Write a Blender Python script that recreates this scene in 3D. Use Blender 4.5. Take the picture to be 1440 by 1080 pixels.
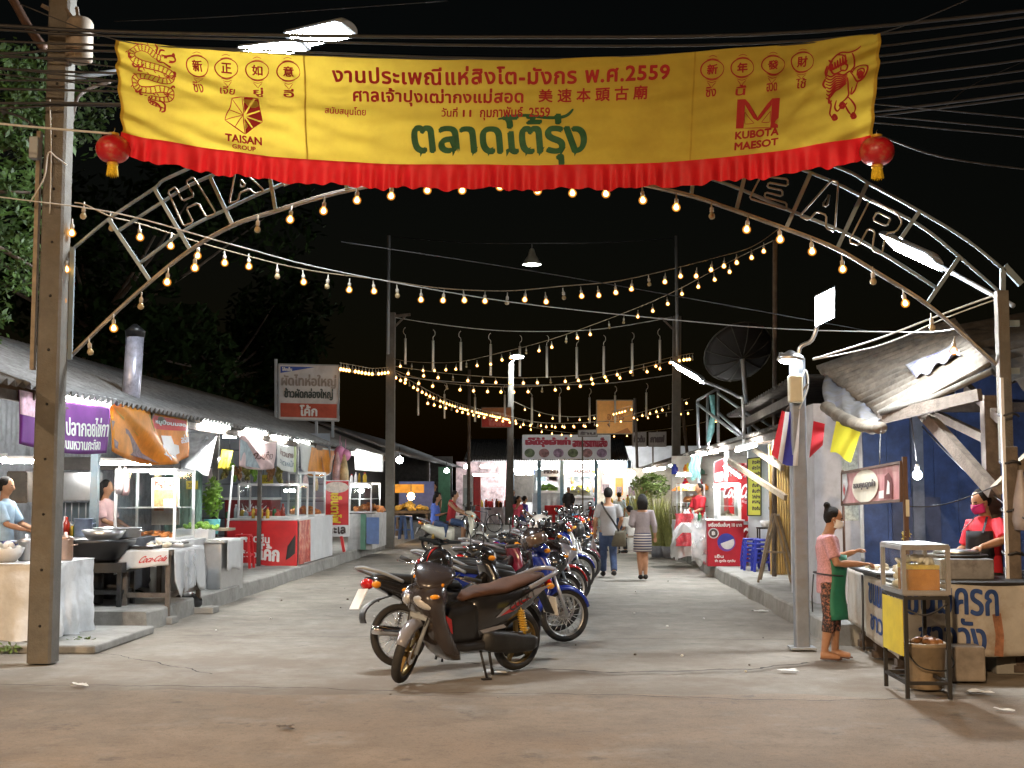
import bpy, math, random
from mathutils import Vector as V, Matrix as M, Euler
for o in list(bpy.data.objects): bpy.data.objects.remove(o)
random.seed(11)
R = math.radians; PI = math.pi
sc = bpy.context.scene; C = sc.collection
# ---------------------------------------------------------------- camera, world, moonlight, exposure
FPX = 1800.0; PITCH = math.atan(148 / FPX); YAW = R(2.155)
CAM = V((0, 0, 1.65))
cd = bpy.data.cameras.new('camera'); cam = bpy.data.objects.new('camera', cd); C.objects.link(cam)
cd.sensor_width = 36; cd.lens = 45; cd.clip_end = 900; cd.clip_start = 0.05
cam.location = CAM; cam.rotation_euler = (PI / 2 + PITCH, 0, YAW); sc.camera = cam
w = bpy.data.worlds.new('World'); sc.world = w; w.use_nodes = True
nt = w.node_tree; bg = nt.nodes['Background']
sky = nt.nodes.new('ShaderNodeTexSky'); sky.sky_type = 'NISHITA'; sky.sun_disc = False
sky.sun_elevation = R(1.0); sky.sun_rotation = R(160); sky.altitude = 0
nt.links.new(sky.outputs[0], bg.inputs[0]); bg.inputs[1].default_value = 0.0014
sl = bpy.data.lights.new('moon', 'SUN'); sl.energy = 0.01; sl.angle = R(0.5); sl.color = (.8, .88, 1)
so = bpy.data.objects.new('moon', sl); so.rotation_euler = (R(50), 0, R(160)); C.objects.link(so)
sc.view_settings.view_transform = 'Standard'; sc.view_settings.look = 'None'
sc.view_settings.exposure = 0.8; sc.view_settings.gamma = 1
sc.cycles.use_denoising = True; sc.cycles.sample_clamp_indirect = 4; sc.cycles.max_bounces = 6
sc.cycles.transparent_max_bounces = 16; sc.cycles.caustics_reflective = False; sc.cycles.caustics_refractive = False
sc.cycles.use_light_tree = True
K_TUBE = 160.0; K_FLOOD = 560.0; K_LAMP = 230.0; K_ROAD = 9800.0; K_BULB = 6.0
# ---------------------------------------------------------------- helpers
RM = Euler((PI / 2 + PITCH, 0, YAW)).to_matrix()
def ray(px, py): return RM @ V(((px - 720) / FPX, -(py - 540) / FPX, -1))
def at(px, py, Y): d = ray(px, py); return CAM + d * (Y / d.y)
def gr(px, py, z=0.0): d = ray(px, py); return CAM + d * ((z - CAM.z) / d.z)
def atx(px, py, X): d = ray(px, py); return CAM + d * (X / d.x)
W = {}
def tag(o, label=None, cat=None, group=None, kind=None):
    if label: o['label'] = label
    if cat: o['category'] = cat
    if group: o['group'] = group
    if kind: o['kind'] = kind
    return o
def thing(name, loc, label, cat, group=None, rz=0):
    o = bpy.data.objects.new(name, None); C.objects.link(o); o.location = loc; o.rotation_euler = (0, 0, rz)
    o.empty_display_size = .1; W[o.name] = V(loc)
    return tag(o, label, cat, group)
def kids(o): return [c for c in bpy.data.objects if c.parent == o]
def copy_tree(o, parent=None):
    c = o.copy(); C.objects.link(c)
    if parent: c.parent = parent
    for ch in o.children: copy_tree(ch, c)
    return c
class MB:
    def __init__(s): s.v = []; s.f = []; s.m = []; s.s = []; s.T = None
    def add(s, vs, fs, mi=0, sm=False):
        b = len(s.v)
        s.v += [(s.T @ V(v)) for v in vs] if s.T else [V(v) for v in vs]
        for f in fs: s.f.append([b + i for i in f]); s.m.append(mi); s.s.append(sm)
        return s
    def bx(s, x0, x1, y0, y1, z0, z1, mi=0, rot=None):
        c = V(((x0 + x1) / 2, (y0 + y1) / 2, (z0 + z1) / 2)); d = V((abs(x1 - x0), abs(y1 - y0), abs(z1 - z0))) / 2
        vs = []
        for k in range(8):
            p = V((d.x * (1 if k & 1 else -1), d.y * (1 if k & 2 else -1), d.z * (1 if k & 4 else -1)))
            vs.append((rot @ p if rot else p) + c)
        return s.add(vs, [(0, 2, 3, 1), (4, 5, 7, 6), (0, 1, 5, 4), (2, 6, 7, 3), (0, 4, 6, 2), (1, 3, 7, 5)], mi)
    def bar(s, a, b, wd, ht=None, mi=0, up=V((0, 0, 1))):
        a = V(a); b = V(b); t = (b - a); L = t.length; t = t / L; ht = ht or wd
        if abs(t.dot(up)) > .98: up = V((0, 1, 0))
        sd = t.cross(up).normalized(); u = sd.cross(t)
        vs = []
        for p in (a, b):
            for i, j in ((-1, -1), (1, -1), (1, 1), (-1, 1)): vs.append(p + sd * (i * wd / 2) + u * (j * ht / 2))
        return s.add(vs, [(3, 2, 1, 0), (4, 5, 6, 7), (0, 1, 5, 4), (1, 2, 6, 5), (2, 3, 7, 6), (3, 0, 4, 7)], mi)
    def tube(s, pts, r, n=8, mi=0, cap=True, closed=False, sx=None):
        pts = [V(p) for p in pts]; k = len(pts)
        rs = [r] * k if not isinstance(r, (list, tuple)) else list(r)
        vs = []; fs = []; nrm = None
        for i in range(k):
            if closed: t = pts[(i + 1) % k] - pts[i - 1]
            else: t = pts[min(i + 1, k - 1)] - pts[max(i - 1, 0)]
            t = t.normalized() if t.length > 1e-9 else V((0, 0, 1))
            if nrm is None:
                nrm = V(sx) if sx is not None else (V((1, 0, 0)) if abs(t.x) < .8 else V((0, 1, 0)))
            nrm = (nrm - t * nrm.dot(t))
            nrm = nrm.normalized() if nrm.length > 1e-6 else t.orthogonal().normalized()
            b = t.cross(nrm)
            ra, rb = rs[i] if isinstance(rs[i], tuple) else (rs[i], rs[i])
            for j in range(n):
                a = 2 * PI * j / n; vs.append(pts[i] + nrm * (ra * math.cos(a)) + b * (rb * math.sin(a)))
        for i in range(k if closed else k - 1):
            i2 = (i + 1) % k
            for j in range(n): j2 = (j + 1) % n; fs.append((i * n + j, i * n + j2, i2 * n + j2, i2 * n + j))
        if cap and not closed: fs.append(tuple(range(n - 1, -1, -1))); fs.append(tuple((k - 1) * n + j for j in range(n)))
        return s.add(vs, fs, mi, True)
    def lathe(s, prof, c=(0, 0, 0), n=16, mi=0, ax=None, sm=True, sc=(1, 1)):
        c = V(c); q = V((0, 0, 1)).rotation_difference(V(ax).normalized()) if ax else None
        vs = []; fs = []; k = len(prof)
        for r, z in prof:
            for j in range(n):
                p = V((r * math.cos(2 * PI * j / n) * sc[0], r * math.sin(2 * PI * j / n) * sc[1], z))
                vs.append(c + (q @ p if q else p))
        for i in range(k - 1):
            for j in range(n): j2 = (j + 1) % n; fs.append((i * n + j, i * n + j2, (i + 1) * n + j2, (i + 1) * n + j))
        if prof[0][0] > 1e-4: fs.append(tuple(range(n - 1, -1, -1)))
        if prof[-1][0] > 1e-4: fs.append(tuple((k - 1) * n + j for j in range(n)))
        return s.add(vs, fs, mi, sm)
    def sph(s, c, r, n=12, m=8, mi=0, rot=None):
        r = (r, r, r) if not isinstance(r, (tuple, list)) else r
        vs = []; fs = []; c = V(c)
        for i in range(m + 1):
            th = PI * i / m
            for j in range(n):
                ph = 2 * PI * j / n
                p = V((r[0] * math.sin(th) * math.cos(ph), r[1] * math.sin(th) * math.sin(ph), r[2] * math.cos(th)))
                vs.append(c + (rot @ p if rot else p))
        for i in range(m):
            for j in range(n): j2 = (j + 1) % n; fs.append((i * n + j, (i + 1) * n + j, (i + 1) * n + j2, i * n + j2))
        return s.add(vs, fs, mi, True)
    def loft(s, rings, mi=0, cap=True, sm=True):
        n = len(rings[0]); vs = [p for r in rings for p in r]; fs = []
        for i in range(len(rings) - 1):
            for j in range(n): j2 = (j + 1) % n; fs.append((i * n + j, i * n + j2, (i + 1) * n + j2, (i + 1) * n + j))
        if cap: fs.append(tuple(range(n - 1, -1, -1))); fs.append(tuple((len(rings) - 1) * n + j for j in range(n)))
        return s.add(vs, fs, mi, sm)
    def sl(s, secs, mi=0, ex=2.6, n=16, axis='x'):
        """super-ellipse sections: axis x -> (x, zc, halfwidth y, halfheight z); axis z -> (z, xc, halfwidth y, halfdepth x)"""
        rings = []
        for a, c, hw, hh in secs:
            rg = []
            for j in range(n):
                t = 2 * PI * j / n; co = math.cos(t); si = math.sin(t)
                y = hw * math.copysign(abs(co) ** (2 / ex), co); z = hh * math.copysign(abs(si) ** (2 / ex), si)
                rg.append(V((a, y, c + z)) if axis == 'x' else V((c + z, y, a)))
            rings.append(rg)
        return s.loft(rings, mi)
    def grid(s, fn, nu, nv, mi=0, sm=True):
        vs = [fn(i / nu, j / nv) for i in range(nu + 1) for j in range(nv + 1)]
        fs = [(i * (nv + 1) + j, (i + 1) * (nv + 1) + j, (i + 1) * (nv + 1) + j + 1, i * (nv + 1) + j + 1) for i in range(nu) for j in range(nv)]
        return s.add(vs, fs, mi, sm)
    def poly(s, pts, th, mi=0):
        """pts: planar 3D outline; extruded by vector th"""
        n = len(pts); pts = [V(p) for p in pts]; th = V(th)
        fs = [tuple(range(n)), tuple(range(2 * n - 1, n - 1, -1))] + [(j, n + j, n + (j + 1) % n, (j + 1) % n) for j in range(n)]
        return s.add(pts + [p + th for p in pts], fs, mi)
    def build(s, name, mats, parent=None, loc=None, bev=0, sol=0, sub=0, **tg):
        base = W.get(parent.name, V()) if parent else (V(loc) if loc is not None else V())
        me = bpy.data.meshes.new(name)
        me.from_pydata([tuple(v - base) for v in s.v], [], s.f)
        if not isinstance(mats, (list, tuple)): mats = [mats]
        for m_ in mats: me.materials.append(m_)
        me.polygons.foreach_set('material_index', s.m); me.polygons.foreach_set('use_smooth', s.s); me.update()
        o = bpy.data.objects.new(name, me); C.objects.link(o)
        if parent: o.parent = parent
        else: o.location = base
        W[o.name] = base
        if sol: q = o.modifiers.new('s', 'SOLIDIFY'); q.thickness = sol; q.offset = 0
        if bev: q = o.modifiers.new('b', 'BEVEL'); q.width = bev; q.segments = 2; q.limit_method = 'ANGLE'; q.angle_limit = R(40)
        if sub: q = o.modifiers.new('u', 'SUBSURF'); q.levels = sub; q.render_levels = sub
        return tag(o, **tg) if tg else o
def struct(o): o['kind'] = 'structure'; return o
# ---------------------------------------------------------------- materials
_mc = {}
def mat(name, col=(), rough=.6, metal=0., var=.18, scale=6., bump=0., bscale=60., coat=0., stain=None, stamt=.5, stscale=2.5, trl=0., spec=None):
    if name in _mc: return _mc[name]
    m = bpy.data.materials.new(name); m.use_nodes = True; n = m.node_tree.nodes; l = m.node_tree.links
    b = n['Principled BSDF']; b.inputs['Roughness'].default_value = rough; b.inputs['Metallic'].default_value = metal
    if coat: b.inputs['Coat Weight'].default_value = coat; b.inputs['Coat Roughness'].default_value = .08
    if spec is not None: b.inputs['Specular IOR Level'].default_value = spec
    tc = n.new('ShaderNodeTexCoord'); nz = n.new('ShaderNodeTexNoise'); nz.inputs['Scale'].default_value = scale
    nz.inputs['Detail'].default_value = 5; nz.inputs['Roughness'].default_value = .65
    l.new(tc.outputs['Object'], nz.inputs['Vector'])
    rp = n.new('ShaderNodeValToRGB'); e = rp.color_ramp.elements
    e[0].position = .3; e[1].position = .7
    e[0].color = [c * (1 - var) for c in col] + [1]; e[1].color = [min(1, c * (1 + var)) for c in col] + [1]
    l.new(nz.outputs['Fac'], rp.inputs[0]); out = rp.outputs[0]
    if stain:
        n2 = n.new('ShaderNodeTexNoise'); n2.inputs['Scale'].default_value = stscale; n2.inputs['Detail'].default_value = 8
        n2.inputs['Roughness'].default_value = .7
        l.new(tc.outputs['Object'], n2.inputs['Vector'])
        r2 = n.new('ShaderNodeValToRGB'); r2.color_ramp.elements[0].position = .48; r2.color_ramp.elements[1].position = .68
        r2.color_ramp.elements[0].color = (0, 0, 0, 1); r2.color_ramp.elements[1].color = (stamt, stamt, stamt, 1)
        l.new(n2.outputs['Fac'], r2.inputs[0])
        mx = n.new('ShaderNodeMix'); mx.data_type = 'RGBA'; l.new(r2.outputs[0], mx.inputs[0]); l.new(out, mx.inputs[6])
        mx.inputs[7].default_value = list(stain) + [1]; out = mx.outputs[2]
    l.new(out, b.inputs['Base Color'])
    if bump:
        n3 = n.new('ShaderNodeTexNoise'); n3.inputs['Scale'].default_value = bscale; n3.inputs['Detail'].default_value = 4
        l.new(tc.outputs['Object'], n3.inputs['Vector'])
        bp = n.new('ShaderNodeBump'); bp.inputs['Strength'].default_value = bump; bp.inputs['Distance'].default_value = .02
        l.new(n3.outputs['Fac'], bp.inputs['Height']); l.new(bp.outputs[0], b.inputs['Normal'])
    if trl:
        t = n.new('ShaderNodeBsdfTranslucent'); l.new(out, t.inputs[0]); ms = n.new('ShaderNodeMixShader'); ms.inputs[0].default_value = trl
        l.new(b.outputs[0], ms.inputs[1]); l.new(t.outputs[0], ms.inputs[2]); l.new(ms.outputs[0], n['Material Output'].inputs[0])
    _mc[name] = m; return m
def emit(name, col=(), st=0, sample=True):
    if name in _mc: return _mc[name]
    m = bpy.data.materials.new(name); m.use_nodes = True; n = m.node_tree.nodes; n.remove(n['Principled BSDF'])
    e = n.new('ShaderNodeEmission'); e.inputs[0].default_value = list(col) + [1]; e.inputs[1].default_value = st
    m.node_tree.links.new(e.outputs[0], n['Material Output'].inputs[0])
    if not sample: m.cycles.emission_sampling = 'NONE'
    _mc[name] = m; return m
def glass(name, tint=(.9, .95, .95), refl=.12, milky=0.):
    if name in _mc: return _mc[name]
    m = bpy.data.materials.new(name); m.use_nodes = True; n = m.node_tree.nodes; l = m.node_tree.links; n.remove(n['Principled BSDF'])
    t = n.new('ShaderNodeBsdfTransparent'); t.inputs[0].default_value = list(tint) + [1]
    g = n.new('ShaderNodeBsdfGlossy'); g.inputs['Roughness'].default_value = .06
    a = n.new('ShaderNodeMixShader'); a.inputs[0].default_value = refl; l.new(t.outputs[0], a.inputs[1]); l.new(g.outputs[0], a.inputs[2])
    d = n.new('ShaderNodeBsdfDiffuse'); d.inputs[0].default_value = (.8, .82, .84, 1)
    nz = n.new('ShaderNodeTexNoise'); nz.inputs['Scale'].default_value = 5; tc = n.new('ShaderNodeTexCoord'); l.new(tc.outputs['Object'], nz.inputs[0])
    mu = n.new('ShaderNodeMath'); mu.operation = 'MULTIPLY'; mu.inputs[1].default_value = milky * 2; l.new(nz.outputs[0], mu.inputs[0])
    b = n.new('ShaderNodeMixShader'); l.new(mu.outputs[0], b.inputs[0]); l.new(a.outputs[0], b.inputs[1]); l.new(d.outputs[0], b.inputs[2])
    l.new(b.outputs[0], n['Material Output'].inputs[0]); _mc[name] = m; return m
def hexc(h): 
    h = h.lstrip('#'); v = [int(h[i:i + 2], 16) / 255 for i in (0, 2, 4)]
    return tuple(x / 12.92 if x <= .04045 else ((x + .055) / 1.055) ** 2.4 for x in v)
# ---------------------------------------------------------------- lettering
_tx = {}
def tmesh(body, sp=1.0):
    k = (body, sp)
    if k in _tx: return _tx[k]
    c = bpy.data.curves.new('t', 'FONT'); c.body = body; c.size = 1; c.resolution_u = 3; c.space_character = sp
    o = bpy.data.objects.new('t', c); C.objects.link(o)
    dg = bpy.context.evaluated_depsgraph_get(); me = bpy.data.meshes.new_from_object(o.evaluated_get(dg))
    vs = [v.co.copy() for v in me.vertices]; fs = [tuple(p.vertices) for p in me.polygons]
    bpy.data.objects.remove(o); bpy.data.curves.remove(c); bpy.data.meshes.remove(me)
    x0 = min(v.x for v in vs); x1 = max(v.x for v in vs); y0 = min(v.y for v in vs); y1 = max(v.y for v in vs)
    vs = [((v.x - x0) / (x1 - x0), (v.y - y0) / (y1 - y0)) for v in vs]
    _tx[k] = (vs, fs, (x1 - x0) / (y1 - y0)); return _tx[k]
def lettering(mb, body, fn, x0, x1, y0, y1, bold=0., mi=0, sp=1.0, depth=.002, slant=0., ys=1.0):
    """fn(x, y, d) maps the sign's own x, y and stand-off d to a point"""
    vs, fs, asp = tmesh(body, sp); k = 0
    offs = [(0, 0)] + ([(bold, 0), (-bold, 0), (0, bold), (0, -bold), (bold * .7, bold * .7), (-bold * .7, bold * .7), (bold * .7, -bold * .7), (-bold * .7, -bold * .7)] if bold else [])
    for ox, oy in offs:
        mb.add([fn(x0 + (x1 - x0) * u + ox + slant * v * (y1 - y0), y0 + (y1 - y0) * v + oy * ys, depth + k * .00025) for u, v in vs], fs, mi); k += 1
def plane_fn(o, ux, uy):
    o = V(o); ux = V(ux).normalized(); uy = V(uy).normalized(); nn = ux.cross(uy).normalized()
    return lambda x, y, d: o + ux * x + uy * y + nn * d
# ---------------------------------------------------------------- common materials
concrete = mat('concrete', (.285, .262, .225), .85, var=.2, scale=3, bump=.35, bscale=90, stain=(.13, .12, .11), stamt=.7, stscale=.9)
pave = mat('pavement_concrete', (.3, .295, .275), .85, var=.2, scale=4, bump=.3, bscale=70, stain=(.12, .11, .1), stamt=.7, stscale=1.4)
asphalt = mat('asphalt', (.3, .24, .185), .8, var=.22, scale=2.2, bump=.6, bscale=160, stain=(.22, .15, .1), stamt=.6, stscale=.55)
dirt = mat('dirt', (.09, .075, .06), .95, var=.4, scale=3, bump=.6, bscale=30)
crackm = mat('crack', (.03, .028, .025), .95, var=.3)
pole_c = mat('pole_concrete', (.13, .12, .104), .85, var=.22, scale=5, bump=.4, bscale=50, stain=(.12, .1, .075), stamt=.8, stscale=3)
steel = mat('galvanised', (.3, .31, .32), .42, .7, var=.2, scale=14, stain=(.2, .17, .14), stamt=.4)
stainless = mat('stainless', (.62, .63, .64), .28, .9, var=.1)
greym = mat('grey_paint', (.3, .33, .36), .5, var=.15, stain=(.18, .14, .11), stamt=.4, stscale=6)
blue_steel = mat('blue_grey_steel', (.2, .26, .3), .45, .2, var=.2, stain=(.22, .17, .13), stamt=.4, stscale=6)
black = mat('black_plastic', (.018, .018, .02), .35, var=.3)
blackm = mat('black_iron', (.025, .024, .023), .55, .3, var=.3)
rubber = mat('rubber', (.022, .021, .02), .75, var=.3, scale=20)
white = mat('white_paint', (.75, .76, .77), .5, var=.06, stain=(.45, .42, .38), stamt=.35)
whitecloth = mat('white_cloth', (.72, .73, .74), .8, var=.08, scale=4, bump=.25, bscale=14, trl=.2)
wood = mat('old_wood', (.125, .1, .08), .8, var=.35, scale=9, bump=.4, bscale=40, stain=(.08, .06, .05), stamt=.6)
woodl = mat('pale_wood', (.27, .22, .16), .75, var=.25, scale=9, bump=.3, bscale=40)
chrome = mat('chrome', (.75, .75, .76), .12, 1., var=.05)
alum = mat('aluminium', (.6, .61, .62), .32, .85, var=.1)
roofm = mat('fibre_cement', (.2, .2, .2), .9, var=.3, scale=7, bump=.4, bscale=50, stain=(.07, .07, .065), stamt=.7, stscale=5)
redp = mat('red_plastic', (.55, .015, .02), .35, var=.12)
bluep = mat('blue_plastic', (.02, .035, .3), .35, var=.12)
orangep = mat('orange_plastic', (.75, .22, .02), .5, var=.2)
yellowp = mat('yellow_sheet', (.75, .62, .04), .5, var=.1, stain=(.4, .33, .05), stamt=.3)
greenp = mat('green_paint', (.12, .26, .19), .6, var=.2)
cable_m = mat('cable_rubber', (.03, .03, .033), .5, var=.2)
cable_w = mat('cable_white', (.55, .55, .53), .5, var=.1)
M_tube = emit('tube_light', (1., .985, .94), K_TUBE)
M_bulb = emit('bulb_filament_glow', (1., .52, .14), K_BULB * 2.4)
M_bulbf = M_bulb
M_halo = emit('bulb_halo_shell', (1., .36, .05), .75, False)  # orange halo of the lit bulbs, made as a faintly glowing see-through shell
n_ = M_halo.node_tree.nodes; mx_ = n_.new('ShaderNodeMixShader'); tp0 = n_.new('ShaderNodeBsdfTransparent'); mx_.inputs[0].default_value = .42
M_halo.node_tree.links.new(tp0.outputs[0], mx_.inputs[1]); M_halo.node_tree.links.new(n_['Emission'].outputs[0], mx_.inputs[2]); M_halo.node_tree.links.new(mx_.outputs[0], n_['Material Output'].inputs[0])
M_led = emit('led_white', (.9, .95, 1.), 620.)
M_flood = emit('flood_panel', (.92, .97, 1.), K_FLOOD)
M_lamp = emit('lamp_tube', (.88, .95, 1.), K_LAMP)
M_lamp2 = emit('lamp_tube_dim', (.88, .95, 1.), 75.)
dimg = mat('bulb_glass_off', (.35, .28, .16), .1, var=.1)
glassm = glass('case_glass')
plasticm = glass('clear_plastic', (.9, .92, .94), .12, .3)
# ---------------------------------------------------------------- ground, street, pavements
def sheet(name, x0, x1, y0, y1, z, m, nx=1, ny=1):
    return struct(MB().grid(lambda u, v: V((x0 + (x1 - x0) * u, y0 + (y1 - y0) * v, z)), nx, ny, 0, False).build(name, m))
def grit(m, scale, amt, dust=None, big=None):
    n = m.node_tree.nodes; l = m.node_tree.links; b = n['Principled BSDF']; src = b.inputs['Base Color'].links[0].from_socket; tc = n['Texture Coordinate']
    def mixc(fac, a, col):
        x = n.new('ShaderNodeMix'); x.data_type = 'RGBA'; l.new(fac, x.inputs[0]); l.new(a, x.inputs[6]); x.inputs[7].default_value = list(col) + [1]; return x.outputs[2]
    def noise(sc_, lo, hi, mx=1.):
        z = n.new('ShaderNodeTexNoise'); z.inputs['Scale'].default_value = sc_; z.inputs['Detail'].default_value = 6; z.inputs['Roughness'].default_value = .7; l.new(tc.outputs['Object'], z.inputs[0])
        r = n.new('ShaderNodeMapRange'); r.inputs[1].default_value = lo; r.inputs[2].default_value = hi; r.inputs[4].default_value = mx; l.new(z.outputs['Fac'], r.inputs[0]); return r.outputs[0]
    src = mixc(noise(scale, .52, .75, amt), src, (.05, .045, .04)); src = mixc(noise(scale * 1.7, .58, .8, amt), src, (.5, .47, .43))
    if big: src = mixc(noise(big, .5, .62, .45), src, (.16, .152, .14)); src = mixc(noise(big * 2.7, .55, .7, .5), src, (.38, .37, .345)); src = mixc(noise(big * 5.5, .6, .68, .6), src, (.11, .105, .1))
    if dust:
        sx = n.new('ShaderNodeSeparateXYZ'); l.new(tc.outputs['Object'], sx.inputs[0]); r = n.new('ShaderNodeMapRange'); r.inputs[1].default_value = 17.5; r.inputs[2].default_value = 10.2; l.new(sx.outputs[1], r.inputs[0])
        mu = n.new('ShaderNodeMath'); mu.operation = 'MULTIPLY'; l.new(r.outputs[0], mu.inputs[0]); l.new(noise(.9, .32, .6), mu.inputs[1]); src = mixc(mu.outputs[0], src, dust)
    l.new(src, b.inputs['Base Color'])
grit(asphalt, 60, .55, big=.35); grit(asphalt, 14, .3); grit(concrete, 45, .35, None, .55); grit(concrete, 10, .3, (.205, .162, .122))
sheet('ground', -260, 260, -120, 420, -.03, dirt)
# the main road: brown dusty asphalt whose edge meets the concrete street with a ragged lip
_rag = lambda x: 10.55 + .1 * math.sin(x * 1.3) + .07 * math.sin(x * 3.7 + 1) + .03 * math.sin(x * 11)
struct(MB().grid(lambda u, v: V((-60 + 120 * u, -7 + (_rag(-60 + 120 * u) + 7) * v, -.012)), 480, 1, 0, False).build('main_road', asphalt))
struct(MB().grid(lambda u, v: V((-6.5 + 11.5 * u, 10.2 + 70 * v, -.02)), 1, 1, 0, False).build('market_street', concrete))
# far side of the main road, behind the camera
struct(MB().bx(-60, 60, -9.2, -7, -.03, .12).build('far_pavement', pave))
def kerbwalk(name, x0, x1, y0, y1, z, sgn):
    mb = MB()
    n = int((y1 - y0) / .9)
    def fn(u, v):
        y = y0 + (y1 - y0) * u
        j = .02 * math.sin(y * 2.1) + .015 * math.sin(y * 5.3)
        xe = (x1 if sgn > 0 else x0) + j
        xs = [(xe, -.02), (xe - sgn * .015, z - .02), (xe - sgn * .035, z), (x0 if sgn > 0 else x1, z)]
        p = xs[int(round(v * 3))]
        return V((p[0], y, p[1]))
    mb.grid(fn, n * 2, 3, 0, False)
    mb.add([fn(0, v / 3) for v in range(4)] + [V(((x0 if sgn > 0 else x1), y0, -.02))], [(0, 1, 2, 3, 4)], 0)
    return struct(mb.build(name, pave))
kerbwalk('left_pavement', -11, -4.9, 15.2, 66, .2, 1)
kerbwalk('right_pavement', 2.9, 11, 14.0, 66, .2, -1)
kerbwalk('back_pavement', -14, 14, 69, 90, .16, 1)
# cracks and joints in the street
def crack(pts, wd, z=.004):
    mb = MB(); L = []; P = []
    fine = []
    for a, b in zip(pts, pts[1:]):
        k = max(2, int((V(b) - V(a)).length / .06))
        for i in range(k): fine.append(V(a).lerp(V(b), i / k))
    fine.append(V(pts[-1])); vs = []
    for i, p in enumerate(fine):
        d = (fine[min(i + 1, len(fine) - 1)] - fine[max(i - 1, 0)]).normalized(); nn = V((-d.y, d.x, 0))
        j = .025 * math.sin(i * .6) + random.uniform(-.014, .014); ww = wd * random.uniform(.35, 1.2)
        q = V((p.x, p.y, z)) + nn * j; vs += [q + nn * ww / 2, q - nn * ww / 2]
    mb.add(vs, [(2 * i, 2 * i + 1, 2 * i + 3, 2 * i + 2) for i in range(len(fine) - 1)])
    struct(mb.build('road_crack', crackm))
crack([gr(780, 942), gr(860, 946), gr(960, 944), gr(1060, 941), gr(1135, 932)], .045)
crack([gr(655, 932), gr(700, 938), gr(780, 942)], .03)
crack([gr(0, 963), gr(180, 964), gr(420, 967), gr(600, 974), gr(830, 976), gr(1100, 985), gr(1240, 984)], .018, .001)
crack([gr(1240, 984), gr(1330, 980), gr(1440, 978)], .02, .001)
crack([gr(880, 780), gr(950, 781), gr(985, 800)], .02)
crack([gr(520, 900), gr(640, 905)], .014)
crack([gr(880, 805), gr(1000, 806)], .02)
for y_ in (14.4, 18.8, 23.5, 29., 36.): crack([V((-4.8, y_ + .1, 0)), V((-1, y_, 0)), V((2.8, y_ - .05, 0))], .016)
crack([V((-1.9, 14.4, 0)), V((-1.8, 24, 0)), V((-1.9, 40, 0))], .014)
crack([gr(300, 948), gr(180, 925), gr(120, 915)], .02)
# litter
papm = mat('litter_paper', (.7, .7, .68), .8, var=.1)
for i, (px, py, s_, lb) in enumerate([(1108, 944, .1, 'torn white paper scrap lying on the crack near the lamp post'), (1068, 860, .12, 'crumpled white tissue on the street beside the right kerb'),
        (1375, 974, .12, 'flat white scrap lying at the foot of the right stall'), (698, 946, .13, 'white leaflet lying under the rear wheel of the grey scooter'), (1413, 1000, .07, 'tiny pale scrap on the brown road at the right'),
        (113, 964, .08, 'small white scrap on the road joint near the utility pole'), (402, 1024, .07, 'dry brown leaf lying alone on the brown road')]):
    p = gr(px, py); mb = MB()
    mb.grid(lambda u, v: V((p.x + (u - .5) * s_ * 1.6 + .02 * math.sin(7 * v + i), p.y + (v - .5) * s_ + .02 * math.sin(5 * u), .012 + .012 * math.sin(6 * u + i) * math.sin(5 * v))), 6, 5)
    mb.build('paper_scrap' if i < 6 else 'dry_leaf', papm if i < 6 else wood, loc=(p.x, p.y, 0), label=lb, cat='litter' if i < 6 else 'leaf')
# ---------------------------------------------------------------- sheds
def corr(mb, A, B, Cc, D, n, amp, mi=0, seg=6, nv=4, sag=0.):
    """corrugated sheet A-B (waves run along AB) to D-C"""
    A, B, Cc, D = map(V, (A, B, Cc, D)); nn = (B - A).cross(D - A).normalized()
    if nn.z < 0: nn = -nn
    def fn(u, v):
        p = A.lerp(B, u).lerp(D.lerp(Cc, u), v)
        return p + nn * (amp * math.sin(2 * PI * n * u)) + V((0, 0, -sag * math.sin(PI * u)))
    mb.grid(fn, int(n * seg), nv, mi)
t = thing('market_shed', (-6.6, 10.5, .2), 'long open market shed with grey corrugated roof along the left side', 'shed', 'sheds along the street')
mb = MB(); corr(mb, (-5.2, 10.5, 2.66), (-5.2, 39, 2.66), (-8.1, 39, 3.83), (-8.1, 10.5, 3.83), 161, .035)
corr(mb, (-8.1, 10.5, 3.80), (-8.1, 39, 3.80), (-10.6, 39, 3.0), (-10.6, 10.5, 3.0), 161, .035, seg=4); mb.build('roof', roofm, t, sol=.012)
mb = MB(); mb.bar((-5.32, 10.5, 2.56), (-5.32, 39, 2.56), .06, .1); mb.bar((-8.1, 10.5, 3.7), (-8.1, 39, 3.7), .08, .12)
for k in range(8): y = 12.6 + k * 3.7; mb.bar((-5.25, y, 2.58), (-8.1, y, 3.7), .05, .1)
mb.build('rafter', wood, t)
back_m = mat('shed_back_sheet', (.42, .45, .49), .5, .1, var=.2, stain=(.1, .09, .08), stamt=.6)
mb = MB(); corr(mb, (-9.4, 10.5, .2), (-9.4, 39, .2), (-9.4, 39, 3.4), (-9.4, 10.5, 3.4), 140, .012, seg=4, nv=1); mb.build('back_wall', back_m, t)
postd = mat('dark_post', (.06, .055, .05), .6, var=.3)
for px, py0, Y, wd, m in [(133, 640, 17.6, .1, blue_steel), (303, 640, 23., .1, postd), (365, 660, 24.2, .07, postd), (417, 660, 25.6, .05, steel), (462, 665, 29., .05, greym)]:
    p = at(px, 700, Y); MB().bx(p.x - wd / 2, p.x + wd / 2, Y - wd / 2, Y + wd / 2, .2, 2.72).build('post', m, t)
t = thing('market_shed', (-6.6, 42, .2), 'dark shed further down the left side behind the motorbikes', 'shed', 'sheds along the street')
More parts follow.
